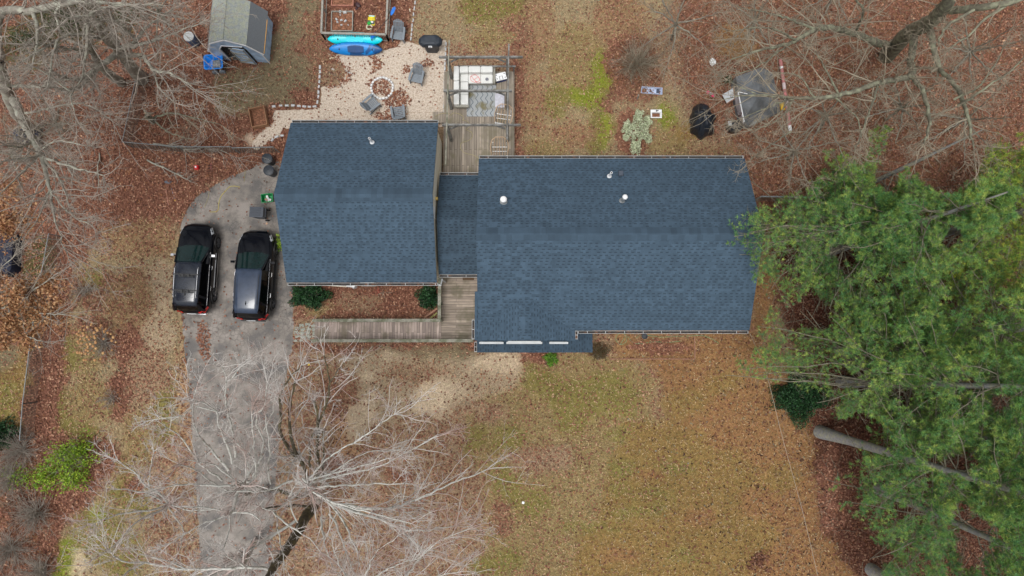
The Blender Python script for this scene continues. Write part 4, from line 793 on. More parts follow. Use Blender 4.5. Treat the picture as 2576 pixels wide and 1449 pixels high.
def fence(label, runs, h, mpost, mrail, mpan, name="garden_fence", pw=.07, rw=.06, step=1.8, base_rail=True, round_=False, cat="fence"):
    t = thing(name, runs[0][0], label, cat)
    for a, c in runs:
        a = Vector(a); c = Vector(c); d = c - a; n = max(1, round(d.length / step))
        b = MB(); up = Vector((0, 0, h))
        if round_: b.tube([a + up, c + up], rw / 2, 6)
        else: b.beam(a + up, c + up, rw * 1.5, rw)
        b.build("top_rail", mrail, t, world=True)
        if base_rail: b = MB(); b.beam(a + Vector((0, 0, .08)), c + Vector((0, 0, .08)), .04, .07); b.build("bottom_rail", mpost, t, world=True)
        for i in range(n + 1):
            q = a + d * (i / n); b = MB()
            if round_: b.tube([q, q + up * .98], rw / 2, 6)
            else: b.box(q + up * .5 - Vector((0, 0, .02)), (pw, pw, h - .04))
            b.build("post", mpost, t, world=True)
        nv = d.normalized().cross(Vector((0, 0, 1))) * .012
        b = MB(); b.add([a + nv + Vector((0, 0, .06)), c + nv + Vector((0, 0, .06)), c + nv + up, a + nv + up], [(0, 1, 2, 3)]); b.build("wire_panel", mpan, t, world=True, recalc=False)
    return t
FA = P2(819, 100); FB = P2(978, 104); FC = P2(984, -30); FD = P2(824, -30)
fence("low grey timber and wire fence around the vegetable beds", [(FA, FB), (FB, FC), (FA, FD)], .85, M_tb, M_tb, M_wire, base_rail=True, rw=.07)
def bed(px0, py0, px1, py1, h, m, label, soil):
    a = P2(px0, py1, h); c = P2(px1, py0, h); cx, cy = (a.x + c.x) / 2, (a.y + c.y) / 2; t = thing("raised_bed", (cx, cy, 0), label, "raised bed"); w_ = abs(c.x - a.x); l = abs(c.y - a.y)
    for s in (-1, 1):
        b = MB(); b.box((0, s * (l / 2), h / 2), (w_ + .05, .045, h)); b.build("board", m, t); b = MB(); b.box((s * w_ / 2, 0, h / 2), (.045, l - .06, h)); b.build("board", m, t)
    b = MB(); b.box((0, 0, h * .3), (w_ - .06, l - .06, h * .6 - .01)); b.build("soil", soil, t); return t
M_soil = mat("leafy_soil", lin(112, 76, 56), .95, var=.5, vs=14, col2=lin(150, 104, 80), c2s=9, bump=.8)
bed(833, 28, 887, 77, .22, M_tb, "square raised bed of grey boards with broken white blocks inside", M_soil)
bed(834, -40, 889, 13, .25, col("reddish_board", 178, 122, 104, .8, var=.15), "raised bed of reddish boards at the top edge of the photo", M_soil)
RB = ["topmost left", "topmost right", "small upper middle", "largest left", "lower left", "tilted middle", "flat middle right", "bottom middle", "smallest bottom right"]
for rb_, (x, y, s) in zip(RB, ((856, 30, .1), (868, 32, .11), (856, 38, .05), (847, 49, .09), (849, 56, .07), (859, 51, .08), (869, 53, .09), (859, 63, .07), (876, 63, .05))):
    b = MB(); b.box((0, 0, s * .4), (s * 1.9, s * 1.2, s * .8), taper=.75); q = P2(x, y, .14); simple("broken_block", rb_ + " white chunk of block in the square raised bed", "rubble", b, M_stone, (q.x, q.y, .14), random.uniform(0, 3), "broken white blocks in the square bed", bevel=.01)
# yellow bag
q = P2(935, 52, .0); t = thing("soil_bag", (q.x, q.y, .01), "plump yellow soil bag lying on the leaves inside the garden fence", "bag", rz=R(-4))
b = MB(); sec_ = []
for i in range(9):
    u = -1 + i / 4; ww = .235 - .02 * (abs(u) ** 2) * 0; hz = .10 * (1 - abs(u) ** 3) + .012; sec_.append([(-ww, u * .31, .01), (-ww * .8, u * .31, hz * .8), (0, u * .31, hz + .01), (ww * .8, u * .31, hz * .8), (ww, u * .31, .01)])
b.loft(sec_); b.build("bag", col("yellow_bag_film", 226, 208, 40, .4, var=.08), t, smooth=True)
for nm, x0, x1, y0, y1, c_ in (("bag_panel", -.19, .19, -.25, -.04, (72, 76, 70)), ("bag_panel", -.15, .16, .18, .25, (176, 214, 214)), ("bag_panel", -.10, .12, .06, .085, (196, 168, 60)), ("bag_panel", -.13, .15, .015, .045, (196, 168, 60)), ("bag_patch", -.06, .12, -.19, -.09, (220, 224, 224))):
    b = MB(); z_ = .118 if nm != "bag_patch" else .124; b.box(((x0 + x1) / 2, (y0 + y1) / 2, z_ - .012), (x1 - x0, y1 - y0, .02)); b.build(nm, col("bag_print", *c_, .5, var=.05), t)
q = P2(930, 70); b = MB(); b.tube([(math.cos(a) * .15, math.sin(a) * .13, .06 + .02 * math.sin(3 * a)) for a in (x * .3 for x in range(0, 20))], .045, 8); simple("hose_loop", "cream loop of flat hose beside the yellow bag", "hose", b, col("cream_plastic", 212, 204, 176), (q.x, q.y, .02), smooth=True)
q = P2(930, 62); b = MB(); b.box((0, 0, .1), (.2, .16, .08), rz=.5); b.box((.05, .05, .16), (.1, .08, .06)); simple("green_pot", "small bright green pot at the foot of the yellow bag", "pot", b, col("green_plastic", 30, 160, 60), (q.x, q.y, .06), bevel=.02)
q = P2(901, 14); b = MB(); b.lathe((0, 0, 0), [(.16, 0), (.2, .06), (.17, .12), (.08, .15)], 11, sy=.7); b.lathe((.08, -.2, 0), [(.08, .0), (.1, .05), (.05, .09)], 9); simple("torn_bag", "small crumpled dark bag on the leaves right of the reddish bed", "bag", b, col("dark_maroon_film", 62, 36, 40, .5, var=.4, vs=12), (q.x, q.y, .01), R(-40))
# covered grill
q = P2(1088, 124, 0); t = thing("covered_grill", (q.x, q.y, 0), "gas grill under a fitted black cover beside the gravel", "grill"); M_cov = mat("black_vinyl_cover", lin(40, 48, 58), .5, var=.15, vs=6, bump=.4, bs=6)
oc = [(-.64, -.12), (-.64, .14), (-.42, .34), (.40, .34), (.64, .14), (.64, -.14), (.44, -.30), (-.44, -.30)]
b = MB(); b.loft([[(x * f * fx + dx, y * f + dy, z) for x, y in oc] for z, f, fx, dx, dy in ((.02, .78, .74, 0, 0), (.45, .80, .76, 0, 0), (.78, .86, .86, 0, 0), (.86, .98, 1., 0, 0), (1.02, 1., 1., 0, 0), (1.16, .88, .9, 0, 0), (1.22, .66, .72, 0, 0))]); b.build("cover", M_cov, t, smooth=False, bevel=.03)
b = MB(); b.box((0, -.32, 1.04), (.2, .03, .10), M=Matrix.Rotation(R(-25), 4, 'X')); b.build("badge", M_white, t)
b = MB(); b.box((0, -.337, 1.046), (.12, .01, .03), M=Matrix.Rotation(R(-25), 4, 'X')); b.build("badge_mark", M_pl, t)
# planks and sticks
for (a, c, w_, cc, lb) in (((829, 148), (845, 143), .08, (206, 190, 160), "short pale plank on the leaves under the blue kayak"), ((957, 154), (962, 149), .06, (220, 208, 180), "tiny pale wood offcut lying in the gravel"), ((869, 177), (886, 187), .09, (170, 168, 164), "grey plank on the gravel between leaf pile and fire pit"), ((834, 172), (841, 176), .1, (176, 168, 160), "small grey block of wood in the leaf patch beside the edging"), ((1031, 22), (1032, 30), .06, (226, 216, 190), "pale chip of wood on the gravel path at the top")):
    p = P2(*a, .03); r_ = P2(*c, .03); b = MB(); b.beam(p, r_, w_, .035); o = b.build("plank", col("cut_wood", *cc, .8, var=.15), None); tag(o, lb, "plank")
def stick(pts, z, r_, m, name, label, cat, n=5):
    P = [P2(x, y, z if not isinstance(z, list) else z[i]) for i, (x, y) in enumerate(pts)]; A, rr = resample(P, [r_] * len(P), .12); b = MB(); b.tube([Vector(p) for p in A], r_, n); o = b.build(name, m, None, smooth=True); return tag(o, label, cat)
M_stk = col("bare_stick", 130, 112, 100, .9, var=.2)
stick([(825, 182), (842, 190), (852, 204), (862, 222)], .04, .018, M_stk, "fallen_branch", "crooked bare branch lying in the leaf patch beside the edging", "branch")
stick([(1118 - 330 - 14, 68), (783, 112)], [.4, .05], .02, col("pale_pole", 176, 150, 138), "leaning_pole", "thin pale pole standing at the outside fence corner by the kayaks", "pole") if False else None
stick([(817, 70), (824, 108)], [.9, .02], .022, col("pale_pole", 176, 150, 138), "leaning_pole", "thin pale pole leaning on the fence corner by the kayaks", "pole")
stick([(1032, 769), (974, 768)], .03, .012, M_stk, "straight_stick", "thin straight stick lying in the leaves between garage and ramp", "stick")
# planter crate left of the garage
q = P2(652, 296, .2); t = thing("wooden_crate", (q.x, q.y, 0), "brown open wooden crate of leaves beside the gravel, left of the garage", "crate", rz=R(12)); M_cr = col("brown_crate_wood", 150, 112, 84, .85, var=.25)
for dx, dy, w_, l_ in ((0, .52, .84, .04), (0, -.52, .84, .04), (-.42, 0, .04, 1.0), (.42, 0, .04, 1.0)):
    b = MB(); b.box((dx, dy, .22), (w_, l_, .44)); b.build("crate_side", M_cr, t)
b = MB(); b.box((0, 0, .08), (.8, 1.0, .1)); b.build("crate_floor", M_soil, t)
# trash cans and bins
M_can = col("black_bin_plastic", 42, 48, 56, .5, var=.12, vs=8)
for (x, y, lb, dz) in ((681, 405, "round black trash can with its lid flat, nearer the back fence", 0), (685, 434, "round black trash can with side handles, nearer the green bin", 1)):
    q = P2(x + 3, y + 3, 0); t = thing("trash_can", (q.x, q.y, .006), lb, "trash can", "round black cans beside the garage"); b = MB(); b.lathe((0, 0, 0), [(.21, 0), (.25, .68), (.27, .70), (.27, .73)], 22); b.build("can_body", M_can, t)
    b = MB(); b.lathe((0, 0, 0), [(.285, .72), (.29, .76), (.26, .775), (.245, .765), (.15, .785), (.02, .80)], 22); b.build("lid", M_can, t)
    if dz:
        for s in (-1, 1): b = MB(); b.tube([(s * .26, -.07, .62), (s * .31, -.06, .60), (s * .31, .06, .60), (s * .26, .07, .62)], .015, 6); b.build("handle", M_can, t)
def tub(t, w0, l0, w1, l1, h, m, th=.03, name="bin_body"):
    b = MB(); o_ = lambda w_, l, z: [(-w_ / 2, -l / 2, z), (w_ / 2, -l / 2, z), (w_ / 2, l / 2, z), (-w_ / 2, l / 2, z)]
    b.loft([o_(w0, l0, 0), o_(w1, l1, h - .03), o_(w1 + .04, l1 + .04, h - .03), o_(w1 + .04, l1 + .04, h), o_(w1 - th, l1 - th, h), o_(w0 - th, l0 - th, .04)]); return b.build(name, m, t, bevel=.012)
q = P2(672, 498, .3); t = thing("recycling_bin", (q.x, q.y, .006), "green open recycling box with papers and cans inside", "bin", rz=R(6)); tub(t, .5, .36, .60, .44, .34, col("green_bin_plastic", 16, 132, 74, .45))
for k in range(9):
    b = MB(); b.box((random.uniform(-.16, .16), random.uniform(-.1, .1), .12 + k * .012), (.16, .1, .05), rz=random.uniform(0, 3)); b.build("recycling_item", col("recyclate", *random.choice([(214, 216, 214), (190, 196, 200), (150, 110, 90), (230, 230, 226), (90, 120, 150)]), .5, var=.2, vs=20), t)
q = P2(662, 542, 0); t = thing("wheeled_bin", (q.x, q.y, .006), "dark grey wheeled bin with ribbed lid on the driveway", "bin", rz=R(-92)); M_wb = col("charcoal_bin_plastic", 62, 68, 78, .5, var=.1)
b = MB(); b.loft([[(x * f, y * g_ + dy, z) for x, y in ((-.24, -.3), (.24, -.3), (.24, .3), (-.24, .3))] for z, f, g_, dy in ((.05, .9, .75, -.02), (.9, 1.08, 1.15, .02), (.96, 1.15, 1.2, .02))]); b.build("bin_body", M_wb, t, bevel=.02)
b = MB(); b.box((0, .0, .985), (.57, .74, .05))
for k in range(4): b.box((-.18 + k * .12, -.02, 1.02), (.04, .5, .03))
b.build("lid", M_wb, t, bevel=.015); b = MB(); b.tube([(-.24, .40, .94), (-.24, .47, .96), (.24, .47, .96), (.24, .40, .94)], .018, 8); b.build("handle", M_wb, t)
for s in (-1, 1): b = MB(); b.tube([(s * .26, .3, .12), (s * .32, .3, .12)], .12, 14); b.build("wheel", M_tyre, t)
# ropes, hoses, cords
M_rope = col("yellow_rope", 190, 176, 96, .8); M_rope2 = col("faded_cord", 168, 158, 112, .8)
stick([(604, 471), (590, 468), (577, 470), (566, 482), (557, 492), (551, 508), (550, 520), (548, 530), (540, 533), (528, 533)], .02, .018, M_rope, "yellow_rope", "yellow rope curving over the upper driveway", "rope")
stick([(617, 427), (616, 440), (614, 457)], .02, .012, M_rope2, "short_cord", "short pale cord at the top edge of the driveway", "cord")
stick([(526, 472), (525, 490), (521, 505), (514, 522)], .02, .010, M_rope2, "thin_cord", "thin brownish cord left of the yellow rope", "cord")
M_hose = col("green_hose", 112, 150, 108, .5)
hp = [(1563 + 14 * math.cos(a), 852 + 14 * math.sin(a)) for a in (x * .5 for x in range(3, 17))]
stick(hp + [(1577, 845), (1590, 861), (1610, 865), (1640, 860), (1680, 861), (1712, 858)], .04, .014, M_hose, "garden_hose", "green garden hose looped in the front bed under the eave", "hose")
stick([(1600, 851), (1612, 843), (1640, 845), (1665, 848), (1700, 846), (1738, 845), (1765, 844), (1790, 852), (1808, 864)], .05, .014, M_hose, "garden_hose", "green garden hose trailing right along the blue eave", "hose")
q = P2(1621, 846, .2); b = MB(); b.lathe((0, 0, 0), [(.11, 0), (.14, .24), (.16, .25), (.16, .28), (.13, .28), (.11, .2)], 16); simple("plant_pot", "round black plant pot in the front bed", "pot", b, M_can, (q.x, q.y, .0))
M_edge = col("bed_timber", 150, 112, 92, .85, var=.2)
t = thing("bed_edging", P2(1748, 903), "thin timber border around the front bed right of the porch", "edging")
for a, c in (((1533, 903), (1748, 903)), ((1748, 903), (1747, 846))): b = MB(); b.beam(P2(*a, .05), P2(*c, .05), .045, .09); b.build("border_board", M_edge, t, world=True)
# toys left of the driveway
q = P2(496, 422, .05); t = thing("red_toy", (q.x, q.y, 0), "small square red toy on the leaves above the driveway", "toy", rz=.1); M_rd = col("red_plastic", 206, 36, 38, .4, var=.05); b = MB(); b.box((0, 0, .1), (.26, .26, .18), taper=.85); b.box((0, -.05, .21), (.18, .12, .05)); b.build("toy_body", M_rd, t, bevel=.03); b = MB(); b.box((0, 0, .242), (.09, .09, .01)); b.build("sticker", M_white, t)
t = thing("metal_stand", P2(529, 424), "small dark wire stand half buried in leaves above the driveway", "stand")
for y in (417, 424, 431): b = MB(); b.tube([P2(522, y, .12), P2(535, y - 1, .12)], .01, 5); b.build("bar", M_pl, t, world=True)
b = MB(); b.tube([P2(531, 410, .1), P2(531, 426, .14)], .012, 5); b.build("bar", col("pink_bar", 190, 120, 120), t, world=True)
stick([(418, 478), (421, 500), (425, 523)], .03, .016, col("pink_stick", 204, 150, 132), "toy_stick", "long pale pink stick lying in the leaves left of the driveway", "stick")
t = thing("toy_shovel", P2(436, 490), "small toy shovel with a yellow blade beside the pink stick", "toy"); b = MB(); b.tube([P2(431, 474, .03), P2(439, 500, .03)], .012, 6); b.build("handle", col("bluish_shaft", 130, 132, 150), t, world=True); b = MB(); c = P2(441, 504, .03); b.box(c, (.1, .12, .03), rz=.3); b.build("blade", col("yellow_plastic", 220, 186, 30), t, world=True, bevel=.01)
q = P2(423, 458); b = MB(); b.slab([(-.2, -.06, .04), (.1, -.1, .05), (.22, .02, .05), (.12, .08, .04), (-.18, .07, .04)], .035); simple("slate_slab", "flat bluish stone slab in the leaves above the lawn", "stone", b, col("slate", 92, 96, 106, .7, var=.15), (q.x, q.y, .0))
q = P2(1316, 1264); b = MB(); b.slab([(-.07, -.05, .05), (.05, -.07, .06), (.08, .03, .05), (.0, .08, .07), (-.06, .05, .05)], .03); simple("paper_scrap", "scrap of white paper on the front lawn", "litter", b, M_white, (q.x, q.y, .02))
q = P2(777, 917, .02); b = MB(); b.slab([(-.05, -.06, .02), (.06, -.03, .03), (.04, .06, .02), (-.04, .05, .03)], .008); simple("yellow_leaf", "single bright yellow leaf beside the driveway below the pavers", "leaf", b, col("yellow_leaf", 226, 196, 40), (q.x, q.y, .02))
# pavers at the foot of the ramp
M_pav = col("lichened_paver", 152, 156, 146, .9, var=.2, vs=3, bump=.2)
xs = [738, 752, 767, 781]; k = 0
for r_ in range(5):
    for c_ in range(4):
        if (r_, c_) == (0, 0): continue
        px = 745 + c_ * 14.4 + (3 if r_ % 2 else 0); py = 817 + r_ * 9.6 + (2 if c_ % 2 else 0); q = P2(px, py); b = MB(); b.box((0, 0, .02), (.27, .19, .045), taper=.96)
        simple("paver", f"square grey paver, {ORD[c_]} from the left in the {ORD[r_]} row down, before the ramp", "paver", b, M_pav, (q.x, q.y, .0), random.uniform(-.04, .04), "pavers at the foot of the ramp", bevel=.015)
for a, c, lb in (((1066, 800), (1100, 776), "brown board leaning by the ramp corner, the upper of two"), ((1082, 801), (1100, 787), "greenish board leaning by the ramp corner, the lower of two")):
    b = MB(); b.beam(P2(*a, .05), P2(*c, .3), .09, .035); o = b.build("leaning_board", M_edge if 'brown' in lb else col("mossy_board", 140, 136, 84, .85, var=.2), None); tag(o, lb, "board")
# things on the deck
M_cush = mat("off_white_cushion", lin(216, 217, 214), .85, var=.05, vs=5, bump=.15, bs=10); M_wick = col("grey_wicker", 150, 148, 138, .8, var=.2, vs=30)
sf = thing("sectional_sofa", P2(1190, 215, .35), "white L-shaped outdoor sectional sofa on the deck", "sofa"); zs = .35
def blk(name, x0, y0, x1, y1, z0, z1, m, bev=.03):
    a = W(x0, y1, z1); c = W(x1, y0, z1); b = MB(); b.box(((a.x + c.x) / 2, (a.y + c.y) / 2, (z0 + z1) / 2), (c.x - a.x, c.y - a.y, z1 - z0)); return b.build(name, m, sf, world=True, bevel=bev)
blk("sofa_base", 1142, 166, 1241, 210, zs, zs + .28, M_wick, .01); blk("sofa_base", 1143, 211.5, 1178, 268, zs, zs + .28, M_wick, .01)
blk("sofa_arm", 1240.5, 168, 1246, 209, zs + .28, zs + .55, M_wick, .01); blk("sofa_arm", 1144, 263.5, 1179, 269, zs + .28, zs + .5, M_wick, .01)
for x0, x1 in ((1158, 1178), (1178.4, 1209), (1209.4, 1239.5)): blk("seat_cushion", x0, 184, x1, 209 if x0 > 1170 else 205, zs + .28, zs + .46, M_cush)
for y0, y1 in ((206, 236), (237, 263)): blk("seat_cushion", 1158, y0, 1178, y1, zs + .28, zs + .46, M_cush)
for x0, x1 in ((1156, 1178), (1178.4, 1209), (1209.4, 1239.5)): blk("back_cushion", x0, 165, x1, 182, zs + .29, zs + .78, M_cush, .05)
for y0, y1 in ((165, 202), (203, 234), (235, 262)): blk("back_cushion", 1141, y0, 1155, y1, zs + .29, zs + .78, M_cush, .05)
stick([(1183, 192), (1196, 188), (1207, 199), (1200, 206), (1190, 198), (1186, 190), (1184, 201), (1194, 207), (1206, 203), (1204, 195), (1193, 200), (1201, 209), (1210, 206)], .83, .012, col("pink_cord", 222, 120, 120), "cord", "tangled pink cord on the middle sofa seat", "cord")
q = W(1225, 200, .83); b = MB(); b.lathe((0, 0, 0), [(.07, 0), (.09, .07), (.06, .08), (.03, .06)], 14); simple("small_bowl", "small grey bowl on the right sofa seat", "bowl", b, col("pewter", 120, 122, 130, .5), (q.x, q.y, .812))
def m_rug():
    m = bpy.data.materials.new("patterned_rug"); m.use_nodes = True; t = m.node_tree; L = t.links; b = t.nodes["Principled BSDF"]; b.inputs['Roughness'].default_value = .95
    tc = _n(t, "ShaderNodeTexCoord"); sp = _n(t, "ShaderNodeSeparateXYZ"); L.new(tc.outputs['Object'], sp.inputs[0])
    sn = _n(t, "ShaderNodeMath", operation='MULTIPLY'); L.new(sp.outputs[1], sn.inputs[0]); sn.inputs[1].default_value = 15; s2 = _n(t, "ShaderNodeMath", operation='SINE'); L.new(sn.outputs[0], s2.inputs[0]); s3 = _n(t, "ShaderNodeMath", operation='MULTIPLY'); L.new(s2.outputs[0], s3.inputs[0]); s3.inputs[1].default_value = .06
    ad = _n(t, "ShaderNodeMath", operation='ADD'); L.new(sp.outputs[0], ad.inputs[0]); L.new(s3.outputs[0], ad.inputs[1]); mu = _n(t, "ShaderNodeMath", operation='MULTIPLY'); L.new(ad.outputs[0], mu.inputs[0]); mu.inputs[1].default_value = 3.7; fr = _n(t, "ShaderNodeMath", operation='FRACT'); L.new(mu.outputs[0], fr.inputs[0]); lt = _n(t, "ShaderNodeMath", operation='LESS_THAN'); L.new(fr.outputs[0], lt.inputs[0]); lt.inputs[1].default_value = .16
    mx = _n(t, "ShaderNodeMix", data_type='RGBA'); L.new(lt.outputs[0], mx.inputs[0]); mx.inputs[6].default_value = (*lin(158, 162, 164), 1); mx.inputs[7].default_value = (*lin(92, 100, 110), 1)
    nz = _n(t, "ShaderNodeTexNoise"); nz.inputs['Scale'].default_value = 1.3; nz.inputs['Detail'].default_value = 5; L.new(tc.outputs['Object'], nz.inputs['Vector']); mr = _n(t, "ShaderNodeMapRange"); mr.inputs[1].default_value = .52; mr.inputs[2].default_value = .64; L.new(nz.outputs[0], mr.inputs[0])
    m2 = _n(t, "ShaderNodeMix", data_type='RGBA'); L.new(mr.outputs[0], m2.inputs[0]); L.new(mx.outputs[2], m2.inputs[6]); m2.inputs[7].default_value = (*lin(116, 110, 84), 1); L.new(m2.outputs[2], b.inputs['Base Color']); return m
a = W(1174, 293, .36); c = W(1248, 212, .36); b = MB(); b.box((0, 0, 0), (c.x - a.x, c.y - a.y, .012)); simple("outdoor_rug", "faded grey rug with wavy stripes on the deck", "rug", b, m_rug(), ((a.x + c.x) / 2, (a.y + c.y) / 2, .362))
q = W(1260, 199, .35); t = thing("cooler", (q.x, q.y, .352), "white-lidded cooler with navy sides on the deck beside the sofa", "cooler", rz=R(14)); b = MB(); b.box((0, 0, .16), (.56, .36, .32), taper=1.05); b.build("cooler_body", col("navy_plastic", 24, 52, 116, .45), t, bevel=.02); b = MB(); b.box((0, 0, .36), (.62, .42, .07)); b.build("lid", M_white, t, bevel=.025)
for x, y in ((-.22, .12), (.22, .12), (-.22, -.1), (.22, -.1)): b = MB(); b.lathe((x, y, .385), [(.028, 0), (.028, .014)], 10); b.build("cup_recess", M_pl, t)
b = MB(); b.tube([(-.09, -.2, .40), (-.08, .0, .42), (.08, .0, .42), (.09, -.2, .40)], .012, 6); b.build("handle", M_pl, t)
q = W(1257, 253, .8); t = thing("glass_side_table", (q.x, q.y, .374), "pale glass-topped side table right of the patterned rug", "table"); b = MB(); b.box((0, .01, .42), (.50, .78, .02)); b.build("table_top", col("frosted_glass", 190, 190, 200, .15, var=.2, vs=7, spec=.8), t)
for x in (-.22, .22):
    for y in (-.35, .36): b = MB(); b.tube([(x, y, 0), (x, y, .41)], .018, 6); b.build("leg", M_white, t)
b = MB(); b.box((0, .0, .2), (.44, .70, .02)); b.build("shelf", col("pale_shelf", 200, 198, 200, .3, var=.15), t)
M_ratt = col("bare_rattan", 184, 156, 128, .6); 
def rattan(label, px, py, rz):
    q = W(px, py, .45); t = thing("frame_chair", (q.x, q.y, .352), label, "chair", "chair frames without cushions on the deck", rz)
    b = MB(); b.tube([(-.42, -.40, .42), (-.5, .1, .44), (-.42, .42, .60), (-.2, .52, .82), (.2, .52, .82), (.42, .42, .60), (.5, .1, .44), (.42, -.40, .42)], .022, 8); b.build("outer_frame", M_ratt, t, smooth=True)
    b = MB()
    for x in (-.3, -.15, 0, .15, .3): b.tube([(x, -.40, .36), (x, .1, .33), (x * .95, .38, .5), (x * .85, .50, .80)], .013, 6)
    b.build("seat_rib", M_ratt, t, smooth=True)
    b = MB(); b.tube([(-.42, -.42, .40), (.42, -.42, .40)], .02, 8); b.tube([(-.40, .12, .31), (.40, .12, .31)], .018, 8); b.tube([(-.38, -.12, .31), (.38, -.12, .31)], .018, 8); b.build("cross_bar", M_white, t)
    for x, y in ((-.38, -.38), (.38, -.38), (-.36, .34), (.36, .34)): b = MB(); b.tube([(x, y, 0), (x * 1.02, y, .42)], .018, 6); b.build("leg", M_white, t)
    return t
rattan("chair frame with pale ribs, next to the glass side table", 1267, 297, R(-8)); rattan("chair frame with white bars, half under the main roof eave", 1257, 378, R(0))
stick([(1094, 293), (1110, 286), (1128, 285), (1134, 291), (1140, 284), (1156, 287), (1168, 296), (1163, 302), (1176, 305), (1182, 318), (1172, 326), (1186, 332), (1188, 344), (1178, 354), (1163, 358), (1158, 370), (1168, 384), (1190, 390), (1205, 399)], .37, .011, M_rope2, "cord", "long pale cord snaking over the deck boards", "cord")
# ------------------------------------------------------------------ shed, carts and clutter
M_shb = mat("pale_blue_shed_paint", lin(172, 198, 226), .8, var=.14, vs=6, col2=lin(148, 170, 196), c2s=3)
M_shr = mat("mossy_shed_roof", lin(144, 150, 150), .9, var=.2, vs=12, col2=lin(154, 158, 142), c2s=6, c2lo=.40, c2hi=.60, bump=.3)
M_shr2 = mat("grey_shed_roof", lin(120, 126, 132), .9, var=.14, vs=20, bump=.2)
sq = P2(665, 157); SR = R(-3.5)
cx = -14.86; cy = sq.y + 1.18
t = thing("garden_shed", (cx, cy, 0), "small pale blue shed with a mossy barn-style roof and open door", "shed", rz=SR); Y0, Y1 = -1.12, 1.18
prof = [(-1.5, 1.22), (-.97, 2.25), (0, 2.80), (.97, 2.25), (1.5, 1.22)]
for i in range(4):
    (xa, za), (xb, zb) = prof[i], prof[i + 1]; b = MB(); nx_, nz_ = -(zb - za), (xb - xa); l = math.hypot(nx_, nz_); nx_, nz_ = nx_ / l * .05, nz_ / l * .05
    b.loft([[(xa, y, za), (xb, y, zb), (xb + nx_, y, zb + nz_), (xa + nx_, y, za + nz_)] for y in (Y0 - .02, Y1 + .06)]); b.build("roof_panel", M_shr if i in (1, 2) else M_shr2, t)
b = MB(); wp = [(-1.4, 0), (1.4, 0), (1.4, 1.3), (.93, 2.2), (0, 2.72), (-.93, 2.2), (-1.4, 1.3)]
b.loft([[(x, y, z) for x, z in wp] for y in (Y1 - .06, Y1)]); b.build("back_wall", M_shb, t)
for s in (-1, 1): b = MB(); b.box((s * 1.37, .0, .66), (.06, 2.26, 1.32)); b.build("side_wall", M_shb, t)
# front wall round the opening
op = [(-.55, 0), (-.55, 1.5), (-.30, 1.95), (.62, 1.95), (.75, 1.5), (.75, 0)]
for q_ in ([(-1.4, 0), (-.75, 0), (-.75, 1.55), (-.45, 2.0), (-.93, 2.2), (-1.4, 1.3)], [(.75, 0), (1.4, 0), (1.4, 1.3), (.93, 2.2), (.66, 2.0), (.75, 1.6)], [(-.45, 2.0), (.66, 2.0), (.93, 2.2), (0, 2.72), (-.93, 2.2)]):
    b = MB(); b.loft([[(x, y, z) for x, z in q_] for y in (Y0, Y0 + .05)]); b.build("front_wall", M_shb, t)
b = MB()
for i in range(4): b.beam((prof[i][0], Y0 - .05, prof[i][1] - .02), (prof[i + 1][0], Y0 - .05, prof[i + 1][1] - .02), .03, .09)
for p_, q_ in (((-.75, 0), (-.75, 1.55)), ((-.75, 1.55), (-.45, 2.0)), ((-.45, 2.0), (.66, 2.0)), ((-1.42, 0), (-1.42, 1.3)), ((1.42, 0), (1.42, 1.3))): b.beam((p_[0], Y0 - .03, p_[1]), (q_[0], Y0 - .03, q_[1]), .03, .06)
b.build("trim", M_white, t)
b = MB(); b.beam((1.54, Y0 + .0, 1.24), (1.54, Y1 - .4, 1.24), .05, .05); b.build("eave_board", col("raw_pine_board", 196, 150, 84, .7), t)
b = MB(); b.box((0, .02, .04), (2.68, 2.2, .06)); b.build("shed_floor", M_beam, t)
e = bpy.data.objects.new("door", None); link(e); e.parent = t; e.location = (.72, Y0 - .12, 0); e.rotation_euler = (0, 0, R(-6))
b = MB(); b.loft([[(x, y, z) for x, z in [(0, .05), (-.88, .05), (-.88, 1.55), (-.62, 1.9), (0, 1.9)]] for y in (-.04, 0)]); b.build("door_panel", M_shb, e)
b = MB()
for p_, q_ in (((-.03, .05), (-.03, 1.9)), ((-.85, .05), (-.85, 1.55)), ((-.85, .1), (0, .1)), ((-.85, .62), (0, .62)), ((-.85, 1.35), (0, 1.35)), ((-.85, 1.86), (0, 1.86)), ((-.85, .15), (0, .6)), ((-.85, 1.3), (0, .7))): b.beam((p_[0], -.06, p_[1]), (q_[0], -.06, q_[1]), .035, .06)
b.build("door_brace", M_tb, e)
q = P2(554, 142, .3); b = MB(); b.lathe((0, 0, 0), [(.18, 0), (.2, .4), (.21, .42), (.19, .43)], 14); simple("blue_bucket", "dark blue bucket in the dark shed doorway", "bucket", b, col("deep_blue", 22, 34, 120, .5), (q.x, q.y, .02))
# blue cart
q = P2(538, 157, .55); t = thing("garden_cart", (q.x, q.y, 0), "bright blue wheelbarrow tub in front of the shed", "wheelbarrow", rz=R(4)); M_cb = col("bright_blue_plastic", 16, 134, 228, .4, var=.06)
def rr(w_, l, z, r_=.12, n=5): return [(sx * (w_ / 2 - r_) + r_ * math.cos(a), sy * (l / 2 - r_) + r_ * math.sin(a), z) for sx, sy, a0 in ((1, 1, 0), (-1, 1, 90), (-1, -1, 180), (1, -1, 270)) for a in (R(a0 + 90 * j / n) for j in range(n + 1))]
b = MB(); b.loft([rr(.6, .5, .28), rr(.98, .78, .62), rr(1.04, .84, .62), rr(1.04, .84, .65), rr(.94, .74, .65), rr(.56, .46, .32)]); b.build("tub", M_cb, t, smooth=False)
b = MB(); b.box((.08, -.02, .36), (.44, .42, .10)); b.build("wet_debris", mat("wet_grey_debris", lin(120, 124, 126), .5, var=.5, vs=14), t, bevel=.04)
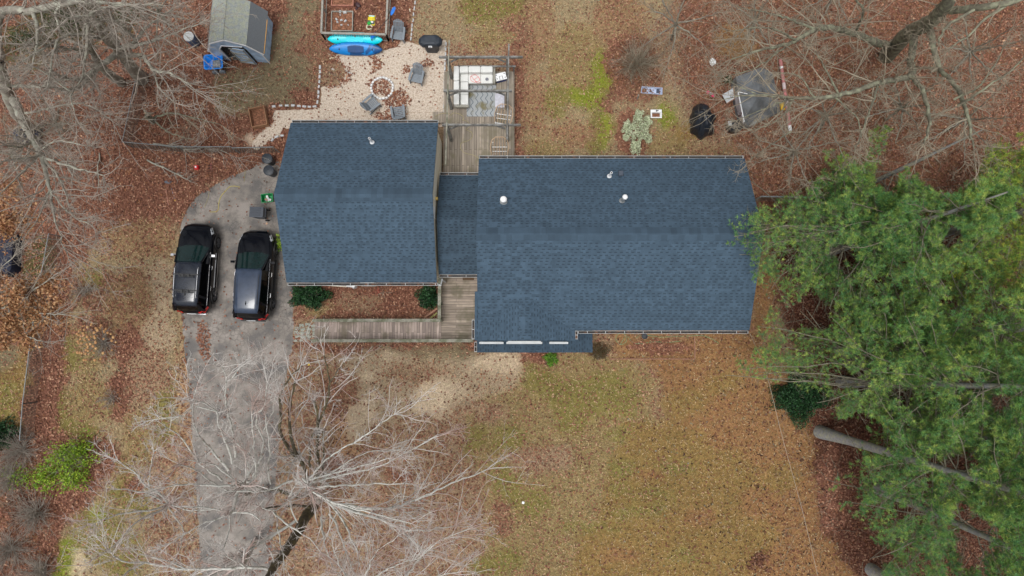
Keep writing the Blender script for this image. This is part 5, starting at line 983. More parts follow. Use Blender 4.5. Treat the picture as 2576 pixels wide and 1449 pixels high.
for y in (-.2, .2): b = MB(); b.tube([(-.2, y, .3), (.5, y * 1.2, .34), (1.15, y * 1.5, .5)], .022, 6); b.build("handle", M_tb, t)
for x, y in ((-.1, -.40), (.3, -.40)): b = MB(); b.tube([(x, y - .05, .16), (x, y + .05, .16)], .16, 14); b.build("wheel", M_agrey, t)
q = P2(476, 93, .8); t = thing("barrel", (q.x, q.y, 0), "blue-grey barrel with a white lid in the leaves left of the shed", "barrel"); b = MB(); b.lathe((0, 0, 0), [(.26, 0), (.29, .2), (.28, .45), (.29, .7), (.27, .84)], 20); b.build("barrel_body", col("barrel_blue", 70, 86, 112, .5, var=.15), t, smooth=True); b = MB(); b.lathe((0, 0, 0), [(.28, .845), (.28, .88), (.2, .875), (.02, .88)], 20); b.build("lid", M_galv, t)
q = P2(508, 150); b = MB(); b.box((0, 0, .12), (.3, .45, .24), rz=.3); simple("stacked_board", "short brown board block at the shed's left front corner", "board", b, M_edge, (q.x, q.y, 0))
# right-hand clutter
def soft(name, label, cat, px, py, rings, m, rz=0.):
    q = P2(px, py); b = MB(); n = 16
    b.loft([[(math.cos(a) * rx * (1 + .10 * math.sin(3 * a + z * 3) + random.uniform(-.03, .03)) + dx, math.sin(a) * ry * (1 + .08 * math.cos(2 * a + z)) + dy, z) for a in (2 * math.pi * j / n for j in range(n))] for rx, ry, z, dx, dy in rings]); return simple(name, label, cat, b, m, (q.x, q.y, .0), rz, smooth=True)
M_tarp = mat("black_tarpaulin", lin(28, 34, 44), .38, var=.15, vs=4, bump=.5, bs=5, spec=.6)
q = P2(1762, 310); N_ = 40; b = MB(); hp_ = [(-.62, .38), (-.58, -.55), (-.05, -.95), (.62, -.66), (.66, .05), (.38, .70), (.05, 1.0), (-.35, .86)]
def hr(a):
    d = (math.cos(a), math.sin(a)); best = 9
    for i in range(8):
        x1, y1 = hp_[i]; x2, y2 = hp_[(i + 1) % 8]; den = d[0] * (y2 - y1) - d[1] * (x2 - x1)
        if abs(den) > 1e-6:
            tt = (x1 * (y2 - y1) - y1 * (x2 - x1)) / den; uu = (x1 * d[1] - y1 * d[0]) / den
            if tt > 0 and 0 <= uu <= 1: best = min(best, tt)
    return best
rg_ = []
for f, z, cr in ((1., .01, .05), (.99, .25, .06), (.93, .55, .07), (.80, .80, .08), (.60, 1.0, .07), (.38, 1.13, .05), (.18, 1.18, .03), (.02, 1.2, 0)):
    rg_.append([(math.cos(a) * hr(a) * f * (1 + cr * math.sin(a * 7 + z * 2) + cr * .7 * math.sin(a * 13 + z)) - .1 * (1 - f), math.sin(a) * hr(a) * f * (1 + cr * math.sin(a * 7 + z * 2)) + .22 * (1 - f), z + (cr * 1.6 * math.sin(a * 5 + 1) + cr * math.sin(a * 11)) * (z > .3)) for a in (2 * math.pi * k / N_ for k in range(N_))])
b.loft(rg_); simple("covered_heap", "large black tarpaulin bundle on the back lawn near the tarp tent", "tarp", b, M_tarp, (q.x, q.y, 0))
soft("rubbish_bag", "squat black bag with a pale label beside the tarp tent corner", "bag", 1843, 323, [(.40, .34, .01, 0, 0), (.43, .36, .3, 0, 0), (.40, .33, .55, 0, 0), (.2, .16, .68, 0, 0), (.02, .02, .69, 0, 0)], M_tarp)
q = P2(1836, 311, .66); b = MB(); b.box((0, 0, 0), (.2, .26, .02), rz=.1); o = simple("paper_sheet", "pale sheet lying on the squat black bag", "paper", b, M_galv, (q.x, q.y, .69))
b = MB(); q = P2(1793, 157); b.loft([[(math.cos(a) * r_, math.sin(a) * r_ * 1.15 * (1 + .25 * math.sin(3 * a + r_ * 9)), z + .04 * math.sin(5 * a)) for a in (2 * math.pi * j / 10 for j in range(10))] for r_, z in ((.16, .01), (.2, .05), (.15, .12), (.03, .13))]); simple("white_bag", "small white plastic bag among the twigs above the tarp tent", "bag", b, M_white, (q.x, q.y, 0))
q = P2(1787, 237); t = thing("pink_toy", (q.x, q.y, 0), "small bright pink toy on the leaves left of the tarp tent", "toy", rz=-.6); M_pk = col("hot_pink", 226, 36, 108, .45)
for x in (-.16, .16): b = MB(); b.lathe((x, 0, 0), [(.08, 0), (.11, .08), (.06, .14), (.01, .15)], 10); b.build("toy_part", M_pk, t, smooth=True)
b = MB(); b.box((0, 0, .08), (.16, .1, .08)); b.build("toy_part", M_galv, t)
t = thing("tarp_tent", P2(1905, 250), "sagging grey tarpaulin shelter under the bare branches", "shelter"); M_gt = mat("grey_tarpaulin", lin(112, 116, 120), .7, var=.18, vs=3, bump=.4, bs=4, col2=lin(92, 94, 96), c2s=1.6)
pts = [(1851, 193, .9), (1915, 169, 1.0), (1943, 182, .9), (1956, 241, .6), (1963, 281, .3), (1883, 319, .5), (1871, 305, .9), (1857, 231, 1.1)]
P = [P2(x, y, z) for x, y, z in pts]; ctr = P2(1908, 240, 1.75); b = MB(); base = [Vector((p.x, p.y, .02)) for p in P]; mid = [p.lerp(ctr, .55) + Vector((0, 0, random.uniform(-.12, .05))) for p in P]
b.loft([base, P, mid, [ctr + (m_ - ctr) * .15 for m_ in mid]]); b.build("tarpaulin", M_gt, t, world=True, smooth=False)
b = MB(); b.tube([P2(1857, 231, 1.2), P2(1872, 306, 1.0)], .03, 6); b.build("tent_pole", M_white, t, world=True)
b = MB(); b.tube([P2(1857, 231, 1.2), P2(1880, 236, 1.5)], .025, 6); b.build("tent_pole", M_white, t, world=True)
b = MB(); b.add([P2(1848, 246, .4), P2(1860, 300, .3), P2(1872, 312, .9), P2(1858, 232, 1.15)], [(0, 1, 2, 3)]); o = b.build("side_flap", mat("crumpled_white_sheet", lin(176, 170, 172), .6, var=.35, vs=6, col2=lin(92, 52, 52), c2s=4, c2lo=.55), t, world=True)
sl = o.modifiers.new("thick", 'SOLIDIFY'); sl.thickness = .03
b = MB(); b.slab([P2(1883, 318, .7), P2(1902, 296, .95), P2(1912, 304, .8), P2(1890, 318, .55)], .03); b.build("loose_corner", M_galv, t, world=True)
t = thing("white_panel", P2(1834, 245), "tilted white panel with a framed edge leaning beside the tarp tent", "panel"); b = MB(); pp = [P2(1817, 238, .55), P2(1845, 221, .75), P2(1849, 248, .5), P2(1829, 260, .25)]; b.slab(pp[::-1], .03); b.build("panel", col("white_board", 196, 200, 204, .5, var=.06), t, world=True)  # a plain tilted white panel, not a writing board
b = MB(); b.beam(pp[1], pp[2], .05, .05); b.beam(pp[2], pp[3], .05, .05); b.build("frame", M_edge, t, world=True); b = MB(); c_ = (pp[1] + pp[2] + pp[0] + pp[3]) / 4 + Vector((.1, .0, .03)); b.tube([c_ + Vector((.08 * math.cos(a), .08 * math.sin(a), .03)) for a in (x * .6 for x in range(11))], .008, 5); b.build("ring", M_pl, t, world=True)
t = thing("striped_pole", P2(1975, 240), "long faded red pole with white bands lying right of the tarp tent", "pole"); A0 = P2(1963, 150, .35); A1 = P2(1988, 329, .35); M_rp = col("faded_red_paint", 176, 112, 110, .7, var=.2, vs=8)
cuts = [(0, .1, 0), (.1, .13, 1), (.13, .33, 0), (.33, .42, 2), (.42, .53, 0), (.53, .66, 2), (.66, .93, 0), (.93, 1., 1)]
for u0, u1, k in cuts: b = MB(); b.tube([A0.lerp(A1, u0), A0.lerp(A1, u1)], .095 if k == 0 else .092, 10); b.build("pole_section", [M_rp, M_white, col("pinkish_white", 200, 184, 184, .7)][k], t, world=True)
q = P2(1968, 268, .1); b = MB(); b.box((0, 0, .1), (.26, .44, .2), rz=.12); simple("yellow_crate", "small yellow box between tarp tent and red pole", "box", b, col("yellow_box_plastic", 216, 176, 32, .5, var=.1), (q.x, q.y, 0), bevel=.02)
q = P2(1638, 230); t = thing("plastic_tray", (q.x, q.y, 0), "long pale blue plastic tray with leaves lying on the back lawn", "tray", rz=R(-3))
b = MB(); b.loft([[(x * f, y * g_, z) for x, y in ((-.60, -.17), (-.56, .21), (.60, .19), (.60, -.21))] for z, f, g_ in ((0, .9, .85), (.16, 1, 1), (.16, .95, .88), (.04, .86, .78))]); b.build("tray_body", col("pale_blue_plastic", 182, 196, 224, .45, var=.08), t, bevel=.01)
b = MB(); b.box((.36, .01, .09), (.16, .22, .08)); b.build("tray_insert", col("dark_insert", 58, 66, 84), t); b = MB(); b.lathe((-.40, .02, .045), [(.13, 0), (.1, .03), (.02, .05)], 10, sx=1.1); b.build("tray_leaves", M_soil, t)
q = P2(1649, 289); t = thing("old_sink", (q.x, q.y, 0), "white sink basin full of leaves on the back lawn below the tray", "sink"); b = MB(); o_ = lambda w_, l, z, dy=0: [(-w_ / 2, -l / 2 + dy, z), (w_ / 2, -l / 2 + dy, z), (w_ / 2, l / 2 + dy, z), (-w_ / 2, l / 2 + dy, z)]
b.loft([o_(.5, .36, 0), o_(.56, .44, .16), o_(.62, .48, .17), o_(.62, .48, .2), o_(.46, .26, .2, -.05), o_(.4, .22, .06, -.05)]); b.build("basin", M_white, t, bevel=.02); b = MB(); b.box((0, -.05, .1), (.4, .2, .04)); b.build("leaf_fill", M_soil, t, bevel=.01); b = MB(); b.tube([(.0, .17, .2), (0, .17, .3), (0, .08, .32)], .018, 8); b.box((.06, .17, .22), (.12, .03, .03)); b.build("tap", M_pl, t)
q = P2(1603, 250); b = MB(); b.beam((0, 0, 0), (-.03, .05, .55), .06, .05); simple("wooden_stake", "short wooden stake standing above the silvery shrub", "stake", b, M_tb, (q.x, q.y, 0))
# dark covered box at the left edge, tractor-like thing in the trees
q = P2(-20, 640); t = thing("navy_cover", (q.x, q.y, 0), "big dark navy cover with a rounded corner at the left edge", "cover"); b = MB(); b.loft([rr(3.3 * f, 2.2 * f, z, .3) for z, f in ((.02, 1.), (.5, 1.), (.72, .98), (.78, .93))]); b.build("cover_sheet", mat("navy_fabric", lin(18, 26, 50), .75, var=.2, vs=2, bump=.3, bs=4), t, smooth=False)
for s in (-1, 1): b = MB(); b.tube([(s * 1.2, -1.25, .15), (s * 1.2, -1.12, .15)], .15, 14); b.build("wheel", M_tyre, t)
q = P2(80, 347); t = thing("covered_mower", (q.x, q.y, 0), "dark blue machine half hidden under branches by the left limb", "mower"); b = MB(); b.loft([rr(1.3 * f, .75 * f, z, .12) for z, f in ((.15, .9), (.45, 1.), (.6, .9), (.66, .6))]); b.build("machine_body", col("blue_black_enamel", 26, 36, 66, .4, var=.2), t)
b = MB(); b.box((.1, 0, .78), (.4, .4, .2)); b.build("seat", M_pl, t, bevel=.04)
for x, y in ((-.5, -.38), (.5, -.38), (-.5, .38), (.5, .38)): b = MB(); b.tube([(x, y - .06, .2), (x, y + .06, .2)], .2, 14); b.build("wheel", M_tyre, t)
# boundary fences
M_gal2 = col("grey_fence_pipe", 128, 134, 136, .5, var=.15, metal=.3)
fence("low chain-link fence between the left lawn and the neighbouring strip", [(P2(158, 596), P2(128, 760)), (P2(128, 760), P2(112, 874)), (P2(112, 874), P2(95, 1011)), (P2(95, 1011), P2(88, 1100))], 1.15, M_gal2, M_gal2, M_chain, "chainlink_fence", rw=.05, round_=True, base_rail=False, step=3.2)
fence("chain-link fence running through the leafy woods above the driveway", [(P2(376, 190), P2(337, 372)), (P2(337, 372), P2(470, 384)), (P2(470, 384), P2(602, 384))], 1.15, M_gal2, M_gal2, M_chain, "chainlink_fence", rw=.045, round_=True, base_rail=False, step=3.0)
fence("short pale gate section joining the fence to the garage corner", [(P2(604, 386), P2(704, 384))], 1.1, M_gal2, M_gal2, M_chain, "gate", rw=.05, round_=True, base_rail=False, step=2.2, cat="gate")
fence("grey boundary fence partly hidden by pine boughs right of the house", [(P2(1895, 506), P2(2060, 508)), (P2(2060, 508), P2(2200, 520))], 1.2, M_tb, M_gal2, M_chain, "boundary_fence", rw=.05, base_rail=False, step=2.4)
# overhead cable from the roof corner
cb = [P2(1886, 838, 2.8), P2(1925, 930, 3.6), P2(1968, 1100, 4.6), P2(2020, 1290, 5.6), P2(2062, 1470, 6.6)]; A, rr_ = resample(cb, [.01] * 5, 1.); b = MB(); b.tube([Vector(p) for p in A], .010, 5)
o = b.build("overhead_cable", col("pale_cable", 170, 156, 140, .6), None); tag(o, "thin pale overhead cable running down past the pines", "cable")
# ------------------------------------------------------------------ vegetation
def bark(name, c1, c2, s=3, lo=.45, hi=.6): return mat(name, c1, .9, var=.25, vs=9, col2=c2, c2s=s, c2lo=lo, c2hi=hi, bump=.4, bs=20)
B_oak = bark("grey_oak_bark", lin(138, 132, 122), lin(164, 164, 150)); B_oakr = bark("olive_oak_bark", lin(110, 107, 92), lin(142, 144, 122))
B_dark = bark("dark_wet_bark", lin(78, 72, 58), lin(100, 92, 66)); B_birch = bark("white_birch_bark", lin(196, 196, 190), lin(136, 136, 126), 5, .54, .66)
B_pine = bark("grey_pine_bark", lin(146, 146, 148), lin(158, 158, 142), 5)
M_tw = mat("fine_twigs", lin(156, 148, 138), .85, var=.18, vs=1.2); M_twb = mat("pale_birch_twigs", lin(204, 200, 196), .85, var=.15, vs=1.2, col2=lin(176, 154, 146), c2s=.8)
M_twr = mat("brown_twigs", lin(150, 140, 122), .85, var=.2, vs=1.2)
def bare_tree(name, label, limbs, mb, mtw, group=None, m2=(2.2, .42), m3=3, m4=3, twl=1., ang=.75, flat=.25, ends=True, sides=7, tw_r=1., up=.02):
    """limbs: list of point lists (px,py,z,r); the first is the trunk. twigs grow from the limbs in three orders"""
    p0 = limbs[0][0]; base = P2(p0[0], p0[1], 0); t = thing(name, (base.x, base.y, 0), label, "tree", group)
    VF = []; segs = []
    for li, lm in enumerate(limbs):
        P = [P2(x, y, z) for x, y, z, r in lm]; A, rr_ = resample([tuple(p) for p in P], [q[3] for q in lm], .3)
        A = A + rng.normal(0, .02, A.shape) * (np.arange(len(A)) > 0)[:, None]
        v, f = tubes(A[None], rr_[None], sides)
        if li == 0: big_mesh("trunk", v, f, mb, parent=t, smooth=True); segs.append((A, rr_)) if len(limbs) == 1 else segs.append((A[len(A) // 2:], rr_[len(A) // 2:]))
        else: VF.append((v, f)); segs.append((A, rr_))
    if VF: v, f = joinVF(VF); big_mesh("limbs", v, f, mb, parent=t, smooth=True)
    S0 = []; D0 = []; L0 = []; R0 = []
    for A, rr_ in segs:
        d = np.diff(A, axis=0); L = np.linalg.norm(d, axis=1); tot = L.sum(); n = max(2, int(tot * m2[0])); cu = np.concatenate([[0], np.cumsum(L)])
        s = rng.uniform(.12 * tot, tot, n); i = np.clip(np.searchsorted(cu, s) - 1, 0, len(d) - 1); dd = norm(d[i]); p = A[i] + d[i] * ((s - cu[i]) / L[i])[:, None]; r = rr_[i]
        q = rng.normal(0, 1, dd.shape); q[:, 2] *= (1 - flat); q = norm(q - (q * dd).sum(1, keepdims=True) * dd); a = rng.normal(ang, .2, (n, 1))
        S0.append(p); D0.append(dd * np.cos(a) + q * np.sin(a)); L0.append(np.minimum(tot * m2[1] * rng.uniform(.5, 1.2, n), 2.6) * twl); R0.append(np.minimum(r * .5, .035))
        if ends:
            S0.append(A[-1:].repeat(3, 0)); D0.append(norm(norm(A[-1:] - A[-2:-1]) + rng.normal(0, .35, (3, 3)))); L0.append(np.full(3, min(tot * .3, 1.6)) * twl); R0.append(np.full(3, rr_[-1] * .8))
    st_, dr, ln, rd = map(np.concatenate, (S0, D0, L0, R0)); P, Rr = grow(st_, dr, ln, np.maximum(rd, .014 * tw_r), 6, .16, up); VF = [tubes(P, Rr, 4)]
    a, d, l, r = spawn(P, Rr, m3, .5, .8, .1, flat); P2_, R2 = grow(a, d, l, np.maximum(r * .6, .0085 * tw_r), 5, .2, up); VF.append(tubes(P2_, R2, 3))
    a, d, l, r = spawn(P2_, R2, m4, .55, .8, .1, flat); P3, R3 = grow(a, d, np.maximum(l, .22), np.full(len(a), .0056 * tw_r), 4, .22, up); VF.append(tubes(P3, R3, 3))
    v, f = joinVF(VF); big_mesh("twigs", v, f, mtw, parent=t); return t
def CB(pts, z0, z1, r0, r1):
    r0 *= 1.0; r1 *= 1.2
    """birch crop coordinates -> photo"""
    n = len(pts); return [(322 + x * .4223, 837 + y * .4223, z0 + (z1 - z0) * i / (n - 1), r0 + (r1 - r0) * i / (n - 1)) for i, (x, y) in enumerate(pts)]
# big maple-like tree, lower left centre
tr = [(790, 1268, 0, .30), (776, 1290, 2., .27), (752, 1334, 4., .24), (720, 1384, 6., .2), (690, 1425, 8., .17), (664, 1470, 10, .12)]
L = [tr,
 CB([(1110, 1020), (1075, 900), (1040, 780), (985, 680), (965, 540), (970, 400), (1000, 290)], 2, 9, .12, .03), CB([(1050, 800), (960, 690), (912, 600), (910, 470), (912, 370), (960, 270), (1040, 200)], 4, 9, .09, .02),
 CB([(1110, 1000), (1120, 860), (1130, 760), (1135, 560), (1180, 430), (1200, 300), (1170, 130)], 3, 10, .10, .02), CB([(1200, 300), (1285, 180)], 9, 10.5, .03, .015), CB([(1130, 560), (1125, 460), (1105, 405)], 7, 8, .05, .04), CB([(1085, 800), (1085, 660), (1110, 590)], 5, 6.5, .05, .04),
 CB([(1150, 960), (1165, 760), (1160, 580)], 3, 7, .06, .03), CB([(1110, 960), (990, 970), (870, 935), (700, 965)], 3, 6, .12, .05), CB([(1080, 1040), (930, 1030), (800, 1050)], 3, 6, .07, .03)]
bare_tree("bare_maple", "large bare tree with a dark leaning trunk beside the lower driveway", L, B_dark, M_twb, m2=(2.2, .34), m3=4, m4=4)
L = [[(800, 1262, 0, .16), (792, 1256, 4, .13), (782, 1240, 9, .09), (775, 1225, 12, .06)],
 CB([(1080, 870), (1200, 740), (1400, 620), (1600, 480)], 9, 13, .04, .012), CB([(1060, 880), (1250, 830), (1400, 790), (1550, 745)], 10, 13, .04, .012), CB([(1130, 920), (1400, 905), (1700, 900)], 9, 12, .045, .012), CB([(1000, 880), (1200, 1000), (1450, 1070), (1700, 1140)], 10, 13, .045, .012), CB([(1040, 870), (1230, 1050), (1330, 1220), (1370, 1300)], 10, 13.5, .05, .015),
 CB([(1100, 950), (1300, 1050), (1520, 1120), (1650, 1200), (1760, 1300)], 6, 10, .08, .02), CB([(1520, 1120), (1700, 1180), (1950, 1150)], 9, 11.5, .035, .012), CB([(1200, 1020), (1500, 1050), (1680, 1010), (1900, 910), (2135, 820)], 5, 9.5, .08, .015), CB([(1080, 900), (1300, 840), (1500, 790), (1800, 640)], 9, 12, .04, .012), CB([(1150, 880), (1400, 720), (1620, 700)], 9, 12, .03, .01),
 CB([(980, 880), (870, 930), (760, 945), (600, 950)], 9, 11, .05, .02), CB([(1060, 900), (960, 1000), (880, 1060), (780, 1030)], 8, 10, .04, .02), CB([(1010, 1130), (960, 1000), (1000, 900)], 7, 10, .03, .02), CB([(860, 1060), (940, 1140), (1050, 1200), (1150, 1300)], 9, 11, .045, .012), CB([(880, 1080), (910, 1250), (935, 1400)], 9, 11, .035, .012), CB([(1200, 1080), (1240, 1150), (1300, 1300), (1340, 1420)], 8, 10.5, .05, .015), CB([(1150, 1100), (1170, 1250), (1220, 1400)], 7, 9.5, .05, .015)]
bare_tree("bare_birch", "tall bare birch fanning long white shoots right over the front lawn", L, B_birch, M_twb, m2=(2.4, .28), m3=4, m4=4, ang=.5, flat=.3)
L = [[(668, 1228, 0, .13), (660, 1232, 4, .11), (640, 1226, 8, .09), (603, 1219, 11, .06)],
 CB([(665, 905), (540, 910), (380, 905), (230, 915)], 10.5, 13, .055, .015), CB([(665, 905), (590, 840), (480, 780), (330, 760)], 10, 13, .04, .012), CB([(600, 945), (490, 880), (400, 815), (290, 780)], 10, 13, .045, .012), CB([(680, 900), (760, 860), (740, 750), (640, 650)], 9, 11.5, .045, .015), CB([(690, 890), (760, 770), (745, 650), (735, 490)], 9, 12, .045, .015),
 CB([(650, 950), (620, 1060), (600, 1080)], 10, 11, .07, .05), CB([(605, 1075), (470, 1040), (330, 1040)], 10.5, 12.5, .04, .012), CB([(605, 1085), (595, 1200), (570, 1290)], 10.5, 12, .035, .012), CB([(620, 1070), (740, 1080), (800, 1140)], 10.5, 12, .035, .012), CB([(600, 1085), (420, 1150), (250, 1260)], 10.5, 12.5, .03, .01),
 CB([(600, 820), (500, 700), (450, 640), (392, 550), (385, 460), (392, 340)], 8, 12, .05, .015), CB([(620, 780), (580, 640), (540, 560), (530, 470), (460, 420), (360, 400)], 8, 12, .05, .015), CB([(640, 740), (620, 600), (600, 500), (580, 400), (590, 290), (560, 200)], 8, 12.5, .05, .012), CB([(590, 290), (700, 180)], 11.5, 12.5, .025, .01), CB([(740, 860), (800, 720), (800, 620), (760, 510), (810, 430), (830, 300)], 8, 12, .045, .012), CB([(800, 600), (860, 470), (880, 380)], 9, 11, .03, .01), CB([(720, 850), (700, 740), (640, 640)], 8, 9.5, .05, .03),
 CB([(560, 880), (430, 780), (330, 640), (230, 560)], 9, 12, .04, .012), CB([(530, 470), (400, 440), (330, 490), (150, 520)], 11, 12.5, .025, .01), CB([(850, 900), (830, 800), (840, 700), (820, 500)], 8, 10.5, .04, .015)]
bare_tree("bare_birch", "pale bare birch whose crown spreads over the lower driveway", L, B_birch, M_twb, m2=(2.4, .34), m3=4, m4=4, ang=.6, flat=.3)
L = [[(430, 1268, 0, .12), (426, 1268, 5, .1), (421, 1269, 9, .07)], CB([(240, 1020), (185, 960), (130, 930), (60, 860), (-60, 760)], 9, 12, .05, .015), CB([(125, 930), (130, 830), (158, 700)], 10, 12, .03, .01), CB([(230, 1030), (120, 1060), (-60, 1080), (-200, 1140)], 9, 12, .05, .012), CB([(230, 1040), (80, 1110), (-40, 1220), (-130, 1300)], 9, 12, .04, .012), CB([(250, 1025), (400, 1060), (520, 1050)], 9, 11, .03, .01), CB([(200, 1000), (60, 940), (-120, 930)], 9.5, 12, .035, .01), CB([(240, 1040), (330, 1180), (300, 1320)], 9, 11, .03, .01)]
bare_tree("bare_birch", "slim bare birch over the grass at the lower left, left of the driveway", L, B_birch, M_twb, m2=(2.4, .34), m3=4, m4=4, ang=.6)
L = [[(640, 1360, 0, .14), (630, 1385, 4, .12), (610, 1420, 8, .09)], CB([(840, 1410), (700, 1400), (350, 1410), (100, 1370), (-40, 1360), (-130, 1290)], 7, 12, .07, .012), CB([(350, 1410), (200, 1350), (60, 1320)], 10, 12, .03, .01), CB([(1000, 1120), (830, 1230), (740, 1280), (600, 1390), (480, 1460)], 4, 8, .07, .05), CB([(100, 1370), (0, 1430), (-60, 1500)], 11, 12.5, .03, .01), CB([(700, 1400), (560, 1320), (440, 1340)], 8, 11, .03, .01)]
bare_tree("bare_birch", "bare birch reaching left along the bottom edge of the photo", L, B_birch, M_twb, m2=(3.2, .36), m3=5, m4=4, ang=.6)
L = [[(900, 1500, 0, .12), (905, 1510, 6, .09), (910, 1530, 9, .06)], [(905, 1500, 8, .05), (960, 1440, 10, .03), (1060, 1400, 12, .012)], [(900, 1500, 8, .05), (860, 1430, 10, .03), (840, 1390, 11, .01)], [(905, 1500, 8, .05), (1000, 1470, 10, .03), (1150, 1440, 12, .012)], [(900, 1505, 8, .05), (940, 1400, 11, .02), (1000, 1350, 12, .01)], [(1000, 1480, 8, .05), (1080, 1380, 11, .02), (1180, 1330, 12, .01)]]
bare_tree("bare_birch", "bare birch mostly below the bottom edge with twigs over the lawn", L, B_birch, M_twb, m2=(3.4, .4), m3=4, m4=3, ang=.6)
B_bough = bark("pine_bough_bark", lin(116, 110, 96), lin(134, 130, 112), 4)
# top-left oaks
L = [[(357, 200, 0, .34), (336, 176, 2.5, .30), (316, 150, 5, .26), (298, 124, 7, .22)], [(298, 124, 7, .2), (262, 96, 9, .14), (250, 60, 11, .08), (256, 38, 12, .05), (170, 45, 13, .03)], [(300, 130, 6, .16), (250, 170, 7, .12), (220, 200, 8, .10), (190, 225, 9, .06), (120, 220, 11, .03)],
 [(298, 124, 7, .14), (340, 105, 9, .09), (310, 70, 11, .06), (280, 40, 12.5, .03)], [(310, 140, 7, .12), (360, 142, 9, .08), (385, 175, 10, .06), (440, 190, 11, .04), (510, 240, 12, .015)], [(385, 175, 10, .04), (400, 220, 11, .03), (440, 260, 12, .01)], [(430, 190, 11, .03), (480, 210, 12, .01)], [(300, 120, 8, .12), (360, 110, 10, .06), (420, 90, 11.5, .03), (500, 60, 12.5, .012)], [(262, 96, 9, .1), (160, 90, 11, .06), (130, 150, 12, .04), (120, 220, 13, .02)], [(150, 100, 11, .05), (60, 150, 12, .03), (20, 200, 13, .012)], [(256, 60, 11, .06), (230, 30, 12.5, .05), (330, 10, 13, .03), (420, 14, 13.5, .01)], [(340, 105, 9, .07), (380, 60, 11, .04), (440, 20, 12.5, .015)]]
bare_tree("bare_oak", "thick-trunked bare oak in the woods left of the shed", L, B_oak, M_tw, m2=(2.4, .34), m3=4, m4=4, ang=.7)
L = [[(305, 208, 0, .26), (280, 190, 2.5, .22), (255, 168, 5, .18), (232, 130, 7.5, .14)], [(250, 165, 5, .14), (200, 200, 6.5, .09), (150, 190, 9, .06), (110, 160, 11, .03)], [(232, 130, 8, .1), (215, 85, 10, .08), (222, 55, 11, .06), (290, 50, 12, .04), (330, 60, 13, .02)], [(222, 60, 11, .07), (216, 140, 10.5, .06), (205, 195, 11, .04), (178, 240, 12, .03), (190, 290, 12.5, .012)], [(232, 130, 8, .08), (160, 120, 10.5, .05), (80, 110, 12, .03)], [(178, 230, 11.5, .04), (110, 180, 12.5, .03), (60, 160, 13, .012)]]
bare_tree("bare_oak", "second bare oak just left of the thick-trunked one, with a curving pale limb", L, B_oak, M_tw, m2=(2.4, .34), m3=4, m4=4, ang=.7)
L = [[(75, 325, 0, .30), (42, 285, 3, .28), (15, 225, 6, .26), (-5, 150, 9, .22)], [(-10, 140, 9, .2), (0, 34, 10, .17), (80, 26, 11, .15), (160, 10, 12, .12), (235, 5, 12.5, .08), (330, 12, 13, .04)], [(80, 26, 11, .10), (92, 60, 11.5, .07), (92, 110, 12, .05), (76, 180, 12.5, .02)], [(160, 10, 12, .06), (140, 30, 12, .05), (150, 70, 12.5, .03)], [(35, 250, 6, .2), (60, 310, 7.5, .17), (84, 355, 9, .14), (108, 400, 10, .11), (125, 480, 11, .06), (140, 560, 12, .03), (172, 650, 13, .012)], [(108, 395, 10, .07), (180, 420, 11, .05), (260, 440, 12, .02)], [(104, 385, 10, .06), (60, 430, 11, .04), (10, 480, 12, .02)], [(110, 400, 10, .06), (150, 450, 11, .04), (175, 520, 12, .015)], [(125, 480, 11, .04), (180, 540, 12, .03), (250, 580, 13, .01)], [(100, 380, 10, .05), (150, 355, 11, .03), (230, 370, 12, .012)], [(105, 390, 10, .05), (50, 400, 11, .04), (-30, 410, 12, .02)], [(84, 355, 9, .06), (40, 370, 10.5, .04), (-20, 350, 12, .02)], [(125, 480, 11, .04), (100, 540, 12, .02), (60, 600, 12.5, .01)], [(10, 215, 6, .08), (110, 218, 8, .06), (120, 205, 9, .05), (190, 200, 10, .02)], [(40, 285, 4, .07), (70, 285, 5, .06), (200, 260, 8, .03), (280, 300, 10, .012)]]
bare_tree("bare_oak", "huge bare oak at the left edge with a pale limb along the top", L, B_oak, M_tw, m2=(3.0, .32), m3=5, m4=4, ang=.8)
L = [[(384, 306, 0, .17), (376, 298, 1.5, .16), (370, 288, 2.6, .15)], [(378, 300, 1., .06), (430, 285, 2.5, .05), (500, 300, 4, .03), (560, 315, 5, .012)], [(384, 300, 1., .05), (420, 330, 2, .04), (470, 350, 3, .02)]]
bare_tree("tree_stump", "broken stump with a few branches in the leaves above the fence", L, B_oakr, M_twr, m2=(2., .3), m3=3, m4=3, ang=.6)
for i, (pts, lb) in enumerate((([(386, 362, .3, .07), (430, 368, .5, .05), (480, 376, .7, .04), (530, 372, .9, .02), (600, 398, .9, .01)], "fallen forked limb lying along the fence above the driveway"), ([(370, 402, .1, .05), (450, 440, .15, .04), (470, 452, .15, .02)], "thin fallen limb on the leaves left of the red toy"), ([(250, 385, .1, .04), (246, 430, .3, .03), (248, 480, .4, .015)], "slender fallen branch on the leaves below the left woods"))):
    bare_tree("fallen_limb", lb, [pts], B_oak, M_tw, m2=(4.5, .3), m3=3, m4=2, ang=.6, flat=.8, up=-.05, sides=5)
